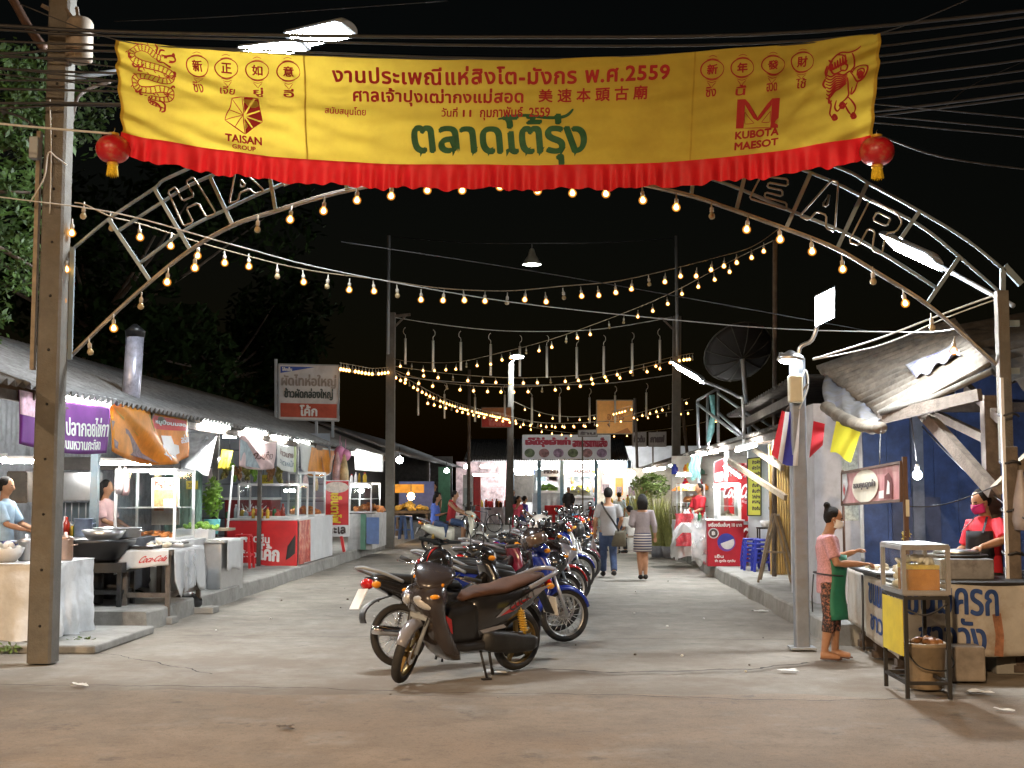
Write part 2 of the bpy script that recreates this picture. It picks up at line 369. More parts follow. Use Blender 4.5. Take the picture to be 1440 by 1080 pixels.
mb = MB(); corr(mb, (-4.9, 41.5, 2.72), (-4.9, 64, 2.72), (-8.1, 64, 3.9), (-8.1, 41.5, 3.9), 127, .035, seg=4); mb.build('roof', roofm, t, sol=.012)
dk = mat('dark_boards', (.05, .045, .04), .8, var=.4)
mb = MB(); mb.bx(-8.2, -8.1, 41.5, 64, .2, 3.8); mb.bx(-8.0, -5.1, 60.5, 60.6, .2, 3.2); mb.build('back_wall', dk, t)
mb = MB(); mb.bx(-5.0, -4.9, 48, 48.1, .2, 2.75); mb.build('post', postd, t); MB().bx(-5.0, -4.9, 58, 58.1, .2, 2.75).build('post', postd, t)
p = at(625, 690, 52)
mb = MB(); mb.bx(p.x - .24, p.x + .24, 51.9, 52, .2, 2.55); mb.build('door', mat('green_door', (.05, .17, .09), .6, var=.2), t)
# right hand sheds
t = thing('market_shed', (4.4, 24, .2), 'low shed with bright stalls under a dark awning on the right side', 'shed', 'sheds along the street')
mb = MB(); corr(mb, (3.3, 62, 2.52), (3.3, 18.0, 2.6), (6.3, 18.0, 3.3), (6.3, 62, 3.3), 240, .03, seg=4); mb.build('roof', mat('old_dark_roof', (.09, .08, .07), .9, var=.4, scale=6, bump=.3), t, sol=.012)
mb = MB(); mb.bar((3.38, 18, 2.5), (3.38, 62, 2.42), .07, .1)
for k in range(7): mb.bar((3.38, 19.5 + k * 3, 2.45), (6.2, 19.5 + k * 3, 3.1), .05, .09)
mb.build('rafter', wood, t)
rb_m = mat('shop_back_pale', (.5, .5, .49), .7, var=.1, stain=(.25, .2, .17), stamt=.4)
mb = MB(); mb.bx(6.4, 6.5, 19, 62, .2, 3.2); mb.build('back_wall', rb_m, t)
for y in (26.6, 32.0, 39.0): MB().bx(3.4, 3.48, y, y + .08, .2, 2.55).build('post', greym, t)
for a, b in (((1025, 648), (1105, 700)), ((1060, 632), (1100, 658))):
    MB().bar(at(a[0], a[1], 23.5), at(b[0], b[1], 21.0), .06, .09).build('brace', woodl, t)
# upper roof behind it
t = thing('shop_house', (4.6, 19.5, .2), 'dark upper corrugated roof over the shop behind the flag', 'house')
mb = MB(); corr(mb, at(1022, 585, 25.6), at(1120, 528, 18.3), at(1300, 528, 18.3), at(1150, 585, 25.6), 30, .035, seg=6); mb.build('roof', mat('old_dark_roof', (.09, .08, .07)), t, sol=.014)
mb = MB(); mb.bar(at(1045, 588, 25.2) + V((0, 0, -.12)), at(1125, 545, 18.6) + V((0, 0, -.12)), .1, .14)
mb.build('rafter', wood, t)
p = at(1120, 560, 19.); MB().bx(5.2, 9, 18.6, 18.75, .2, 3.5).build('wall', dk, t)
# pale wall + blue boarded wall behind the pancake stall
t = thing('house_wall', (3.5, 16.6, .2), 'pale grey plastered wall end behind the woman in pink', 'wall')
plast = mat('pale_plaster', (.55, .56, .6), .75, var=.1, stain=(.28, .27, .27), stamt=.6, stscale=1.6)
a = at(1146, 700, 16.6).x; b = at(1209, 700, 16.6).x
MB().bx(a, b, 16.6, 18.4, .2, 2.75).build('wall', plast, t)
MB().bx(b - .22, b - .02, 16.585, 16.597, 1.25, 2.2).build('notice', mat('notice_paper', (.55, .6, .55), .7, var=.4, scale=30), t)
t = thing('boarded_house', (5, 16.4, .1), 'dark blue boarded house front behind the pancake stall', 'house')
bluew = mat('blue_boards', (.035, .07, .2), .55, var=.35, scale=5, bump=.15, bscale=20, stain=(.015, .02, .04), stamt=.7, stscale=1.5)
mb = MB(); x = b + .01
while x < 8.0: mb.bx(x, x + .29, 16.4, 16.45, .1, 2.85 if x < 4.8 else 3.2); x += .295
mb.build('wall', bluew, t)
MB().bx(b + .35, b + .95, 16.36, 16.395, .9, 1.55).build('hatch', mat('blue_hatch', (.045, .06, .12), .6, var=.3), t)
mb = MB(); px = at(1291, 650, 16.3).x; mb.bx(px - .07, px + .07, 16.3, 16.39, .1, 3.2); mb.build('stud', mat('blue_grey_stud', (.13, .15, .2), .7, var=.3), t)
MB().bx(b, 8, 16.3, 16.395, 2.62, 2.74).build('beam', wood, t)
# near corrugated lean-to roof on the right
t = thing('lean_to', (4.0, 13, 0), 'grey corrugated lean-to roof on old timber posts over the pancake stall', 'shelter')
A_, B_, C_, D_ = at(1149, 519, 17.5), at(1242, 590, 14.), at(1392, 508, 12.9), at(1345, 452, 16.5)
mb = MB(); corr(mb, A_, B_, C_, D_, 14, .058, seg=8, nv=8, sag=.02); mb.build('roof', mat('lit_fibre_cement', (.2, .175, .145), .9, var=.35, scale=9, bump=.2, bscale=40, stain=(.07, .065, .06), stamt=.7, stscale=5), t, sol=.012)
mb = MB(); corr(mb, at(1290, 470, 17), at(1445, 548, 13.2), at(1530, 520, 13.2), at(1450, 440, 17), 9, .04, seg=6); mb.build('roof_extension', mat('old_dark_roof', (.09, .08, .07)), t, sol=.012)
MB().tube([at(1238, 580, 13.95), at(1310, 560, 13.4), at(1395, 522, 12.7)], .035, 8).build('pole', pole_c, t)
MB().bar(at(1240, 588, 14.0), at(1378, 555, 12.8), .06, .12).build('beam', wood, t)
MB().bar(at(1297, 578, 13.8), at(1398, 692, 12.6), .09, .13).build('brace', wood, t)
MB().bar(at(1310, 580, 14.6), at(1398, 622, 13.2), .07, .09).build('brace', wood, t)
MB().bar(at(1240, 588, 14), at(1205, 600, 16.4), .05, .08).build('beam', wood, t)
MB().bar(at(1360, 545, 14), at(1408, 590, 12.9), .07, .09).build('brace', wood, t)
MB().bar(at(1400, 690, 12.5), at(1450, 640, 12.6), .08, .1).build('brace', woodl, t)
p = at(1393, 640, 13.2); MB().bx(p.x - .07, p.x + .07, 13.13, 13.27, 0, 2.6).build('post', wood, t)
p = at(1421, 640, 12.25)
mb = MB(); mb.bx(p.x - .055, p.x + .055, 12.2, 12.31, .14, 2.05); mb.build('post', wood, t, bev=.008)
MB().bx(p.x - .055, p.x + .055, 12.31, 12.42, 1.9, 3.55).build('upper_post', pole_c, t, bev=.008)
MB().bx(p.x - .09, p.x - .06, 12.2, 12.23, .14, 2.7).build('conduit', white, t)
for z in (1.05, 1.45, 1.9, 2.35): mb = MB(); mb.tube([V((p.x + .09 * math.cos(a), 12.27 + .1 * math.sin(a), z + .015 * math.sin(3 * a))) for a in [i * PI / 6 for i in range(12)]], .012, 6, closed=True); mb.build('binding_wire', cable_m, t)
MB().bx(at(1395, 900, 12).x, at(1470, 900, 12).x, 11.9, 12.7, -.02, .14).build('footing', pave, t, bev=.015)
# ragged shirts on the roof
mb = MB(); 
def _rag2(u, v):
    p = A_.lerp(B_, .62 + .2 * v).lerp(D_.lerp(C_, .62 + .2 * v), .45 + .38 * u); return p + V((-.02, -.03, .085 + .02 * math.sin(5 * u + 1) * math.cos(3 * v) + .03 * math.sin(17 * u * v)))
mb.grid(_rag2, 26, 12); mb.build('rag', mat('rag_cloth', (.33, .33, .36), .9, var=.6, scale=5, stain=(.05, .05, .25), stamt=1., stscale=4), loc=_rag2(.5, .5), sol=.006, label='crumpled white and blue rag lying on the lit corrugated roof', cat='rag')
# rolled awning hanging under the lean-to
t = thing('rolled_awning', at(1200, 590, 13.7), 'dirty rolled plastic awning tied under the edge of the lean-to roof', 'awning')
tarp = mat('dirty_tarp', (.16, .135, .105), .7, var=.3, scale=6, bump=.3, bscale=20, stain=(.2, .16, .12), stamt=.7, stscale=3)
mb = MB(); a_ = at(1162, 572, 15.2); b_ = at(1238, 602, 13.5)
pts = [a_.lerp(b_, k / 8) + V((0, 0, -.05 * math.sin(PI * k / 8))) for k in range(9)]
pts = [a_.lerp(b_, k / 24) + V((.012 * math.sin(k * 1.7), 0, -.06 * math.sin(PI * k / 24) + .005 * math.sin(k * 2.9))) for k in range(25)]; mb.tube(pts, [(.078 + .005 * math.sin(k * 2.3) + .006 * (k % 5 == 0), .068 + .006 * math.sin(k * 1.3)) for k in range(25)], 14); mb.build('roll', tarp, t)
mb = MB(); mb.grid(lambda u, v: A_.lerp(B_, .15 + .83 * u).lerp(pts[int(u * 24)], v) + V((-.05 * math.sin(PI * v), -.03, .02 * math.sin(19 * u))), 24, 5); mb.build('flap', mat('patched_tarp', (.17, .16, .15), .7, var=.4, scale=3, stain=(.12, .14, .25), stamt=.8, stscale=3), t, sol=.004)
# ---------------------------------------------------------------- utility pole
def catm(pts, k=6):
    pts = [V(p) for p in pts]; out = []
    for i in range(len(pts) - 1):
        p0 = pts[max(i - 1, 0)]; p1 = pts[i]; p2 = pts[i + 1]; p3 = pts[min(i + 2, len(pts) - 1)]
        for j in range(k):
            t = j / k
            out.append(.5 * ((2 * p1) + (p2 - p0) * t + (2 * p0 - 5 * p1 + 4 * p2 - p3) * t * t + (3 * p1 - p0 - 3 * p2 + p3) * t ** 3))
    return out + [pts[-1]]
t = thing('utility_pole', gr(60, 931), 'tapered square concrete utility pole at the left edge of the street', 'pole')
mb = MB(); a = gr(60, 931); b = at(91, -70, 12.3); rings = []
for k in range(9):
    f = k / 8; c = a.lerp(b, f); h = .118 - .012 * f; ch = .022
    rings.append([V((c.x + x * h, c.y + y * h, c.z)) for x, y in ((-1, -.8), (-.8, -1), (.8, -1), (1, -.8), (1, .8), (.8, 1), (-.8, 1), (-1, .8))])
mb.loft(rings, sm=False)
for k in range(12):
    c = a.lerp(b, .05 + k * .075)
    mb.lathe([(0, .001), (.014, 0)], (c.x + .01, c.y - .1215 + .0009 * k, c.z), 8, 1, ax=(0, -1, 0))
mb.build('shaft', [pole_c, black], t)
p = at(109, 60, 12.2)
mb = MB(); mb.lathe([(.0, .25), (.1, .24), (.13, .2), (.13, -.18), (.1, -.2), (0, -.2)], p + V((.02, 0, 0)), 16); mb.build('equipment_can', mat('weathered_can', (.3, .25, .2), .6, .2, var=.3, stain=(.12, .08, .05), stamt=.7), t)
mb = MB(); mb.bar(at(93, 12, 12.2), at(115, 45, 12.2), .03); mb.bar(at(108, 10, 12.2), at(112, 40, 12.2), .03); mb.bar(at(60, 8, 12.45), at(110, 35, 12.3), .04); mb.build('bracket', wood, t)
mb = MB(); mb.bar(at(46, 520, 12.3), at(56, 185, 12.3), .04, .06); mb.build('side_plank', woodl, t)
mb = MB(); q = at(53, 212, 12.2); mb.bx(q.x - .05, q.x + .04, 12.1, 12.2, q.z - .1, q.z + .12); mb.build('meter_box', greym, t, bev=.01)
mb = MB(); mb.tube(catm([at(42, 285, 12.12), at(62, 250, 12.1), at(68, 215, 12.1), at(80, 222, 12.1), at(94, 232, 12.1)]), .008, 6); mb.tube(catm([at(70, 140, 12.12), at(72, 215, 12.14), at(70, 300, 12.14)]), .007, 6); mb.build('loose_wire', cable_w, t)
mb = MB(); mb.bx(at(88, 0, 12.3).x - .0, at(88, 0, 12.3).x + .07, 12.2, 12.26, at(0, 545, 12.2).z, at(0, 465, 12.2).z); mb.bx(at(88, 0, 12.3).x, at(88, 0, 12.3).x + .06, 12.2, 12.26, at(0, 440, 12.2).z, at(0, 395, 12.2).z); mb.build('junction_strip', woodl, t)
mb = MB()
mb.tube(catm([at(155, 115, 12.6), at(125, 125, 12.5), at(108, 140, 12.4), at(100, 175, 12.4)]), .02, 8); mb.build('iron_bracket', wood, t)
# ---------------------------------------------------------------- overhead cables
def cable(pts, r, m, label, group=None, name='cable'):
    mb = MB(); mb.tube(catm(pts, 5), r, 6, 0); return mb.build(name, m, loc=pts[0], label=label, cat='cable', group=group)
gcab = 'cables crossing above the street'
bundle = [(36, 44, 30, 24, 12.05, .02), (42, 50, 42, 30, 12.1, .014), (58, 64, 60, 40, 12.05, .012), (75, 73, 74, 52, 12.05, .014), (80, 84, 84, 62, 12.1, .01),
          (97, 103, 104, 88, 12.05, .012), (113, 115, 118, 104, 12.1, .01), (125, 129, 132, 118, 12.05, .012), (145, 147, 150, 135, 12.05, .014), (152, 150, 156, 141, 12.1, .012)]
for i, (a, b, c, d, Y, r) in enumerate(bundle):
    cable([at(-220, a - 6, Y + .1), at(0, a, Y), at(95, b - 2, Y - .05), at(300, b + 4, Y + .25), at(700, c + 22, Y + .6), at(1150, c + 14, Y + .6), at(1700, d - 40, Y + .2)], r, cable_m,
          'dark cable of the bundle strung past the utility pole and behind the banner', gcab)
for i, (a, b, c) in enumerate([(103, 115, 126), (122, 128, 142), (131, 138, 152)]):
    cable([at(-200, a - 50, 12.0), at(250, a, 11.78), at(480, b, 11.75), at(960, c, 11.75), at(1440, c + 40, 12), at(1700, c + 70, 12.1)], .007, cable_m, ['upper', 'middle', 'lower'][i] + ' one of three thin cables crossing close behind the yellow cloth', gcab)
cable([at(-150, 255, 12.1), at(0, 277, 12.1), at(165, 300, 12.1), at(330, 345, 12.4), at(480, 383, 14), at(720, 425, 17), at(960, 451, 17), at(1110, 463, 15.5), at(1290, 467, 14), at(1345, 462, 13.2)], .007, cable_w, 'long white cable running from the utility pole across to the right roof', gcab)
cable([at(1143, 505, 13.3), at(1230, 478, 13), at(1330, 440, 12.7), at(1408, 412, 12.4)], .01, cable_w, 'white cable from the lamp post up to the right arch foot', gcab)
cable([at(1143, 506, 13.3), at(1240, 485, 13), at(1330, 447, 12.7), at(1409, 418, 12.4)], .007, cable_w, 'thinner white cable just below the one to the right arch foot', gcab)
cable([at(-150, 158, 11.4), at(0, 174, 11.4), at(75, 181, 11.4), at(157, 188, 11.4)], .011, cable_w, 'white support cord running left from the left red lantern', gcab)
cable([at(1236, 190, 11.5), at(1330, 222, 11.6), at(1500, 245, 11.7)], .008, cable_m, 'dark support cord running right from the right red lantern', gcab)
cable([at(0, 155, 12), at(30, 165, 12.1), at(52, 180, 12.15)], .014, cable_m, 'short slack black cable dropping to the left side of the utility pole', gcab)
for i, (a, b) in enumerate([((160, 30), (480, 10)), ((480, 340), (1100, 430)), ((1330, 150), (1440, 65))]):
    cable([at(a[0], a[1], 16), at((a[0] + b[0]) / 2, (a[1] + b[1]) / 2 + 3, 16), at(b[0] + 150, b[1] + (b[1] - a[1]) * .45, 16)], .006, cable_m, ['faint thin wire rising across the sky above the banner', 'faint thin wire slanting down behind the string lights', 'faint thin wire rising to the upper right corner'][i], gcab)
# ---------------------------------------------------------------- banner
BY = 11.5
def b_top(s): return 55 + (45 - 55) * s + 34 * (1 - abs(2 * s - 1) ** 2.1)
def b_bot(s): return 186 + 4 * s + 45 * (1 - abs(2 * s - 1) ** 2.4)
def bpt(s, t, d=0.):
    xl = 162 + 9 * (1 - t); xr = 1239 - 12 * (1 - t)
    px = xl + (xr - xl) * s; py = b_bot(s) + (b_top(s) - b_bot(s)) * t
    p = at(px, py, BY)
    y = .035 * math.sin(3.1 * s * PI) * (1 - t) + .012 * math.sin(9 * t + 5 * s) + .010 * math.sin(38 * s + 6 * t)
    e = math.exp(-s * 9) + math.exp(-(1 - s) * 9)
    y += e * .022 * math.sin(26 * (t + (s if s < .5 else 1 - s) * 2.6))
    y += .008 * math.sin(24 * t + 9 * math.sin(3 * s)) + .012 * math.exp(-s * 3) * math.sin(34 * (t + 2.2 * s)) + .010 * math.exp(-(1 - s) * 4) * math.sin(34 * (t + 2.2 * (1 - s))) + .0035 * math.sin(41 * t - 30 * s) + .003 * math.sin(60 * s + 25 * t)
    p.y += y - d; return p
def bT(px, py): s = (px - 166) / 1067; return (b_bot(s) - py) / (b_bot(s) - b_top(s))
bfn = lambda x, y, d: bpt((x - 166) / 1067, y, d + .006)
bpx = lambda x, y, d=.0: bfn(x, bT(x, y), d)
t = thing('banner', bpt(.5, 0), 'yellow cloth festival banner with red fringe stretched over the street', 'banner')
clothy = mat('yellow_cloth', (.54, .385, .045), .85, var=.07, scale=3, bump=.15, bscale=300, trl=.45, stain=(.38, .25, .03), stamt=.45, stscale=1.2)
mb = MB(); mb.grid(lambda u, v: bpt(u, v), 200, 44); mb.build('cloth', clothy, t)
redm = mat('red_print', (.33, .012, .012), .8, var=.12); grnm = mat('green_paint_letters', (.015, .09, .03), .7, var=.3, scale=12)
mb = MB()
mb.grid(lambda u, v: bpt(u, 0) + V((0, -.012 - .03 * (1 - math.exp(-v * 5)) * (.75 * math.sin(u * 300 + 2 * math.sin(u * 37)) + .3 * math.sin(u * 171) + .5) * (.5 + .5 * v) - .02 * v,
        -.235 * v * (1 + .05 * math.sin(u * 61) + .04 * math.sin(u * 149) + .02 * math.sin(u * 310)) * (1 - .3 * math.exp(-u * 60) - .3 * math.exp(-(1 - u) * 60)))), 900, 8)
mb.build('fringe', mat('red_satin', (.6, .012, .015), .55, var=.1, trl=.25), t)
for g_ in [lambda u, v: bfn(429 + (u - .5) * 2.4, .002 + .996 * v, .0), lambda u, v: bfn(974 + (u - .5) * 2.4, .002 + .996 * v, .0), lambda u, v: bpt(.004 * u, v, .004), lambda u, v: bpt(1 - .004 * u, v, .004)]:
    mb = MB(); mb.grid(g_, 1, 40); mb.build('seam', mat('seam_ochre', (.42, .27, .02), .85), t)
mb = MB()
lettering(mb, "งานประเพณีแห่สิงโต-มังกร พ.ศ.2559", bfn, 468, 939, .765, .925, .9, 0, 1.08, ys=1/150)
lettering(mb, "ศาลเจ้าปุงเฒ่ากงแม่สอด", bfn, 497, 735, .55, .72, .75, 0, 1.05, ys=1/150)
lettering(mb, "美 速 本 頭 古 廟", bfn, 757, 909, .59, .715, .5, ys=1/150)
lettering(mb, "วันที่", bfn, 621, 643, .455, .55, .35, ys=1/150); lettering(mb, "11", bfn, 651, 662, .46, .525, .6, ys=1/150)
lettering(mb, "กุมภาพันธ์  2559", bfn, 675, 773, .425, .55, .4, ys=1/150)
lettering(mb, "สนับสนุนโดย", bfn, 457, 514, bT(485, 165), bT(485, 150), .25, ys=1/150)
lettering(mb, "TAISAN", bfn, 313, 364, bT(338, 199.5), bT(338, 189), .6, ys=1/150); lettering(mb, "GROUP", bfn, 323, 355, bT(338, 209.5), bT(338, 203), .3, ys=1/150)
lettering(mb, "KUBOTA", bfn, 1037, 1098, bT(1067, 192), bT(1067, 182), .65, ys=1/150); lettering(mb, "MAESOT", bfn, 1037, 1098, bT(1067, 207), bT(1067, 197), .65, ys=1/150)
for ch, th_, cx, cy in [("新", "ซิง", 279, 92), ("正", "เจีย", 320, 96), ("如", "ยู่", 363, 99), ("意", "อี่", 406, 100), ("新", "ซิง", 999, 98), ("年", "นี้", 1041, 96), ("發", "ฮวด", 1084, 92), ("財", "ไช้", 1125, 87)]:
    lettering(mb, ch, bfn, cx - 7, cx + 7, bT(cx, cy + 7), bT(cx, cy - 7), .45, ys=1/150)
    w_ = 10 if len(th_) > 3 else 7
    lettering(mb, th_, bfn, cx - w_, cx + w_, bT(cx, cy + 37), bT(cx, cy + 24), .35, ys=1/150)
mb.build('lettering', redm, t)
def strokes(mb, lines, wd, fn=bpx, d=.001):
    for ln in lines:
        pts = catm([V((p[0], p[1], 0)) for p in ln], 5); vs = []
        for i, p in enumerate(pts):
            q = (pts[min(i + 1, len(pts) - 1)] - pts[max(i - 1, 0)]).normalized(); n_ = V((-q.y, q.x, 0)); ww = wd * (.35 + .65 * math.sin(PI * min(1, max(0, i / (len(pts) - 1)))) ** .5)
            for sg in (1, -1): r_ = p + n_ * (sg * ww / 2); vs.append(fn(r_.x, r_.y, d))
        mb.add(vs, [(2 * i, 2 * i + 1, 2 * i + 3, 2 * i + 2) for i in range(len(pts) - 1)])
def ell(cx, cy, rx, ry, n=18): return [(cx + rx * math.cos(2 * PI * i / n), cy + ry * math.sin(2 * PI * i / n)) for i in range(n + 1)]
for cx, cy in [(279, 92), (320, 96), (363, 99), (406, 100), (999, 98), (1041, 96), (1084, 92), (1125, 87)]:
    mb = MB(); strokes(mb, [ell(cx, cy, 16, 13.5)], 1.8)
    strokes(mb, [[(cx - 9, cy - 13), (cx, cy - 15), (cx + 9, cy - 13)], [(cx - 6, cy - 17), (cx, cy - 19), (cx + 6, cy - 17)], [(cx - 9, cy + 13), (cx, cy + 15), (cx + 9, cy + 13)], [(cx - 7, cy + 16), (cx, cy + 18), (cx + 7, cy + 16)], [(cx - 6, cy + 18), (cx - 3, cy + 21), (cx, cy + 25)], [(cx + 6, cy + 18), (cx + 3, cy + 21), (cx, cy + 25)]], .9)
    mb.build('lantern_drawing', redm, t)
# pentagon emblem and M emblem
mb = MB()
pent = [(326, 139), (341, 137), (363, 139), (367, 171), (341, 187), (314, 168)]
strokes(mb, [[a, ((a[0] + b[0]) / 2, (a[1] + b[1]) / 2), b] for a, b in zip(pent, pent[1:] + pent[:1])], 1.6)
cx, cy = 340.5, 161
for q in [(326, 139), (320, 153), (314, 168), (327, 178), (341, 187), (341, 137)]: strokes(mb, [[(cx, cy), ((cx + q[0]) / 2, (cy + q[1]) / 2), q]], 1.3)
for tri in [((342, 158), (343, 138), (356, 139)), ((344, 160), (358.5, 140.5), (363, 140), (365, 155)), ((345, 162.5), (365, 157), (367, 170)), ((344, 164), (366, 172), (354, 179)), ((342, 165), (352.5, 180.5), (342, 186))]:
    mb.add([bpx(a, b, .0015) for a, b in tri], [tuple(range(len(tri)))])
mb.build('pentagon_emblem', redm, t)
mb = MB()
for pl in [((1037, 139), (1048, 139), (1048, 180), (1037, 180)), ((1086, 138), (1097, 137), (1097, 179), (1086, 179)), ((1048, 139), (1054, 145), (1068, 164), (1068, 169), (1062, 165), (1048, 147)), ((1086, 138), (1080, 145), (1068, 162), (1068, 169), (1072, 165), (1086, 147))]:
    mb.add([bpx(a, b, .0015) for a, b in pl], [tuple(range(len(pl)))])
strokes(mb, [[(1049, 156), (1056, 164), (1063, 172)], [(1050, 173), (1056, 173), (1063, 172)], [(1085, 155), (1079, 163), (1073, 171)], [(1073, 171), (1079, 171.5), (1085, 171)], [(1048, 179.5), (1067, 179), (1087, 178.5)], [(1049, 156), (1049, 164), (1050, 173)], [(1085, 155), (1085, 164), (1085, 171)]], 1.1)
mb.build('letter_emblem', redm, t)
# dragon drawing: scaled S-shaped body
mb = MB(); Z = lambda x, y: (150 + x / 4.7, 40 + y / 4.7)
spine = catm([V((*Z(x, y), 0)) for x, y in [(375, 195), (330, 178), (290, 140), (235, 122), (185, 150), (188, 200), (240, 232), (310, 250), (380, 272), (430, 305), (420, 340), (360, 345), (290, 325), (225, 325), (190, 360), (215, 400), (290, 410), (370, 405), (425, 425), (415, 465), (350, 472), (290, 460), (285, 490), (330, 515), (375, 530)]], 5)
n_ = len(spine)
for sg in (1, -1):
    ln = []
    for i, p in enumerate(spine):
        q = (spine[min(i + 1, n_ - 1)] - spine[max(i - 1, 0)]).normalized(); wd = 4.4 * min(1, (n_ - i) / 30) * (.75 + .25 * min(1, i / 12))
        ln.append((p.x - q.y * sg * wd, p.y + q.x * sg * wd))
    strokes(mb, [ln[::3] + [ln[-1]]], 1.5)
for i in range(2, n_ - 6, 2):
    p = spine[i]; q = (spine[i + 1] - spine[i - 1]).normalized(); nn = V((-q.y, q.x, 0)); wd = 3.9 * min(1, (n_ - i) / 30)
    for kk in (-.6, 0, .6):
        c = p + nn * wd * kk; strokes(mb, [[(c.x - q.x - nn.x * 1.3, c.y - q.y - nn.y * 1.3), (c.x + q.x * .9, c.y + q.y * .9), (c.x - q.x + nn.x * 1.3, c.y - q.y + nn.y * 1.3)]], 1.1)
for i in range(6, n_ - 14, 5):
    p = spine[i]; q = (spine[i + 1] - spine[i - 1]).normalized(); nn = V((-q.y, q.x, 0)); c = p + nn * 4.4; strokes(mb, [[(c.x, c.y), (c.x + nn.x * 2 + q.x, c.y + nn.y * 2 + q.y), (c.x + nn.x * 3 + q.x * 3, c.y + nn.y * 3 + q.y * 3)]], 1.4)
D = lambda L: [[Z(*p) for p in ln] for ln in L]
strokes(mb, D([[(370, 170), (400, 180), (440, 180), (460, 195), (450, 212), (415, 205)], [(375, 215), (400, 235), (425, 255), (415, 240)], [(335, 165), (350, 130), (335, 105)], [(350, 170), (372, 145), (400, 150)], [(440, 185), (455, 170), (462, 185)], [(385, 190), (395, 184), (405, 190)], [(410, 215), (435, 215), (455, 210)], [(330, 190), (350, 215), (380, 220)]]), 2.6)
strokes(mb, D([[(225, 235), (195, 250), (175, 232), (190, 228)], [(205, 250), (235, 250), (255, 235)], [(220, 250), (215, 275), (240, 280)], [(430, 330), (458, 310), (455, 290), (440, 290)], [(445, 315), (465, 320)], [(225, 400), (205, 425), (188, 412)], [(215, 410), (225, 440), (240, 440)], [(425, 400), (440, 380), (450, 395)], [(290, 480), (330, 500), (350, 530), (340, 550)], [(350, 480), (380, 505), (375, 545), (350, 552)], [(180, 185), (160, 190), (172, 160)]]), 2.8)
mb.build('dragon_drawing', redm, t)
mb = MB(); Z2 = lambda x, y: (980 + x / 4.7, 40 + y / 4.7); D2 = lambda L: [[Z2(*p) for p in ln] for ln in L]
strokes(mb, D2([[(1060, 120), (1030, 150), (985, 165), (935, 160), (890, 195), (860, 250), (850, 310)], [(1000, 170), (1025, 210), (1030, 250), (1000, 290)], [(880, 200), (870, 260), (900, 300), (960, 270)], [(900, 175), (940, 180), (965, 200)],
    [(940, 250), (960, 235), (985, 245), (975, 275), (945, 275), (940, 250)], [(920, 290), (960, 310), (1000, 285), (1020, 300)], [(1000, 290), (1030, 330), (1060, 350), (1100, 320), (1110, 260), (1080, 245), (1040, 260), (1010, 300)], [(1045, 320), (1050, 285), (1080, 275), (1090, 300), (1065, 330)], [(1060, 350), (1050, 400), (1025, 430), (1030, 380)]]), 2.6)
strokes(mb, D2([[(850 - 12 + k * 3, 300 + k * 22), (880, 318 + k * 20), (915, 300 + k * 16), (945, 310 + k * 12), (985, 300 + k * 9)] for k in range(8)]), 2.4)
strokes(mb, D2([[(862 + k * 16, 250 - k * 12), (872 + k * 16, 278 - k * 8), (890 + k * 14, 268 - k * 9)] for k in range(7)] + [[(845, 330), (832, 370), (850, 400)], [(848, 250), (840, 290), (850, 320)], [(855, 210), (870, 225), (880, 215)]]), 3.2)
strokes(mb, D2([[(985, 330), (1000, 380), (1010, 430), (985, 470), (950, 495)], [(880, 460), (895, 500), (890, 560), (905, 590)], [(930, 470), (920, 520), (940, 545), (960, 520)], [(960, 485), (985, 500), (975, 530), (1000, 490)], [(1005, 450), (1030, 480), (1060, 520), (1055, 555)], [(990, 510), (1010, 540), (1035, 565)], [(880, 430), (880, 490), (900, 470)]]), 2.6)
for c_ in [(920, 585), (1050, 570), (965, 505), (1065, 310)]: strokes(mb, [[Z2(c_[0] + dx, c_[1] + dy) for dx, dy in [(-18, 10), (0, -16), (18, 8), (-2, 18), (-8, 0), (8, 2)]]], 4)
mb.build('lion_drawing', redm, t)
mb = MB(); vs, fs, _ = tmesh("ตลาดโต้รุ่ง")
for k, (ox, oy) in enumerate([(0, 0), (2.2, .0), (1.1, .01), (-1.0, -.006), (2.8, .01), (.6, -.012)]):
    mb.add([bfn(583 + 244 * u + ox - 7 * v, .0 + .475 * v + oy, .002 + k * .0003) for u, v in vs], fs)
strokes(mb, [[(700, 168), (735, 163), (772, 166), (795, 163), (806, 153)]], 5)
for x_ in (594, 640, 668, 690, 716, 743, 762, 792, 812):
    mb.add([bpx(x_ - 4, 212, .004), bpx(x_ + 5, 208, .004), bpx(x_ - 3, 222, .004)], [(0, 1, 2)])
mb.build('brush_lettering', grnm, t)
# top rope
cable([bpt(-.12, 1.25), bpt(0, 1), bpt(.12, .995), bpt(.3, 1), bpt(.5, 1), bpt(.7, 1), bpt(.88, .995), bpt(1, 1), bpt(1.12, 1.2)], .006, cable_m, 'thin rope carrying the top edge of the yellow banner')
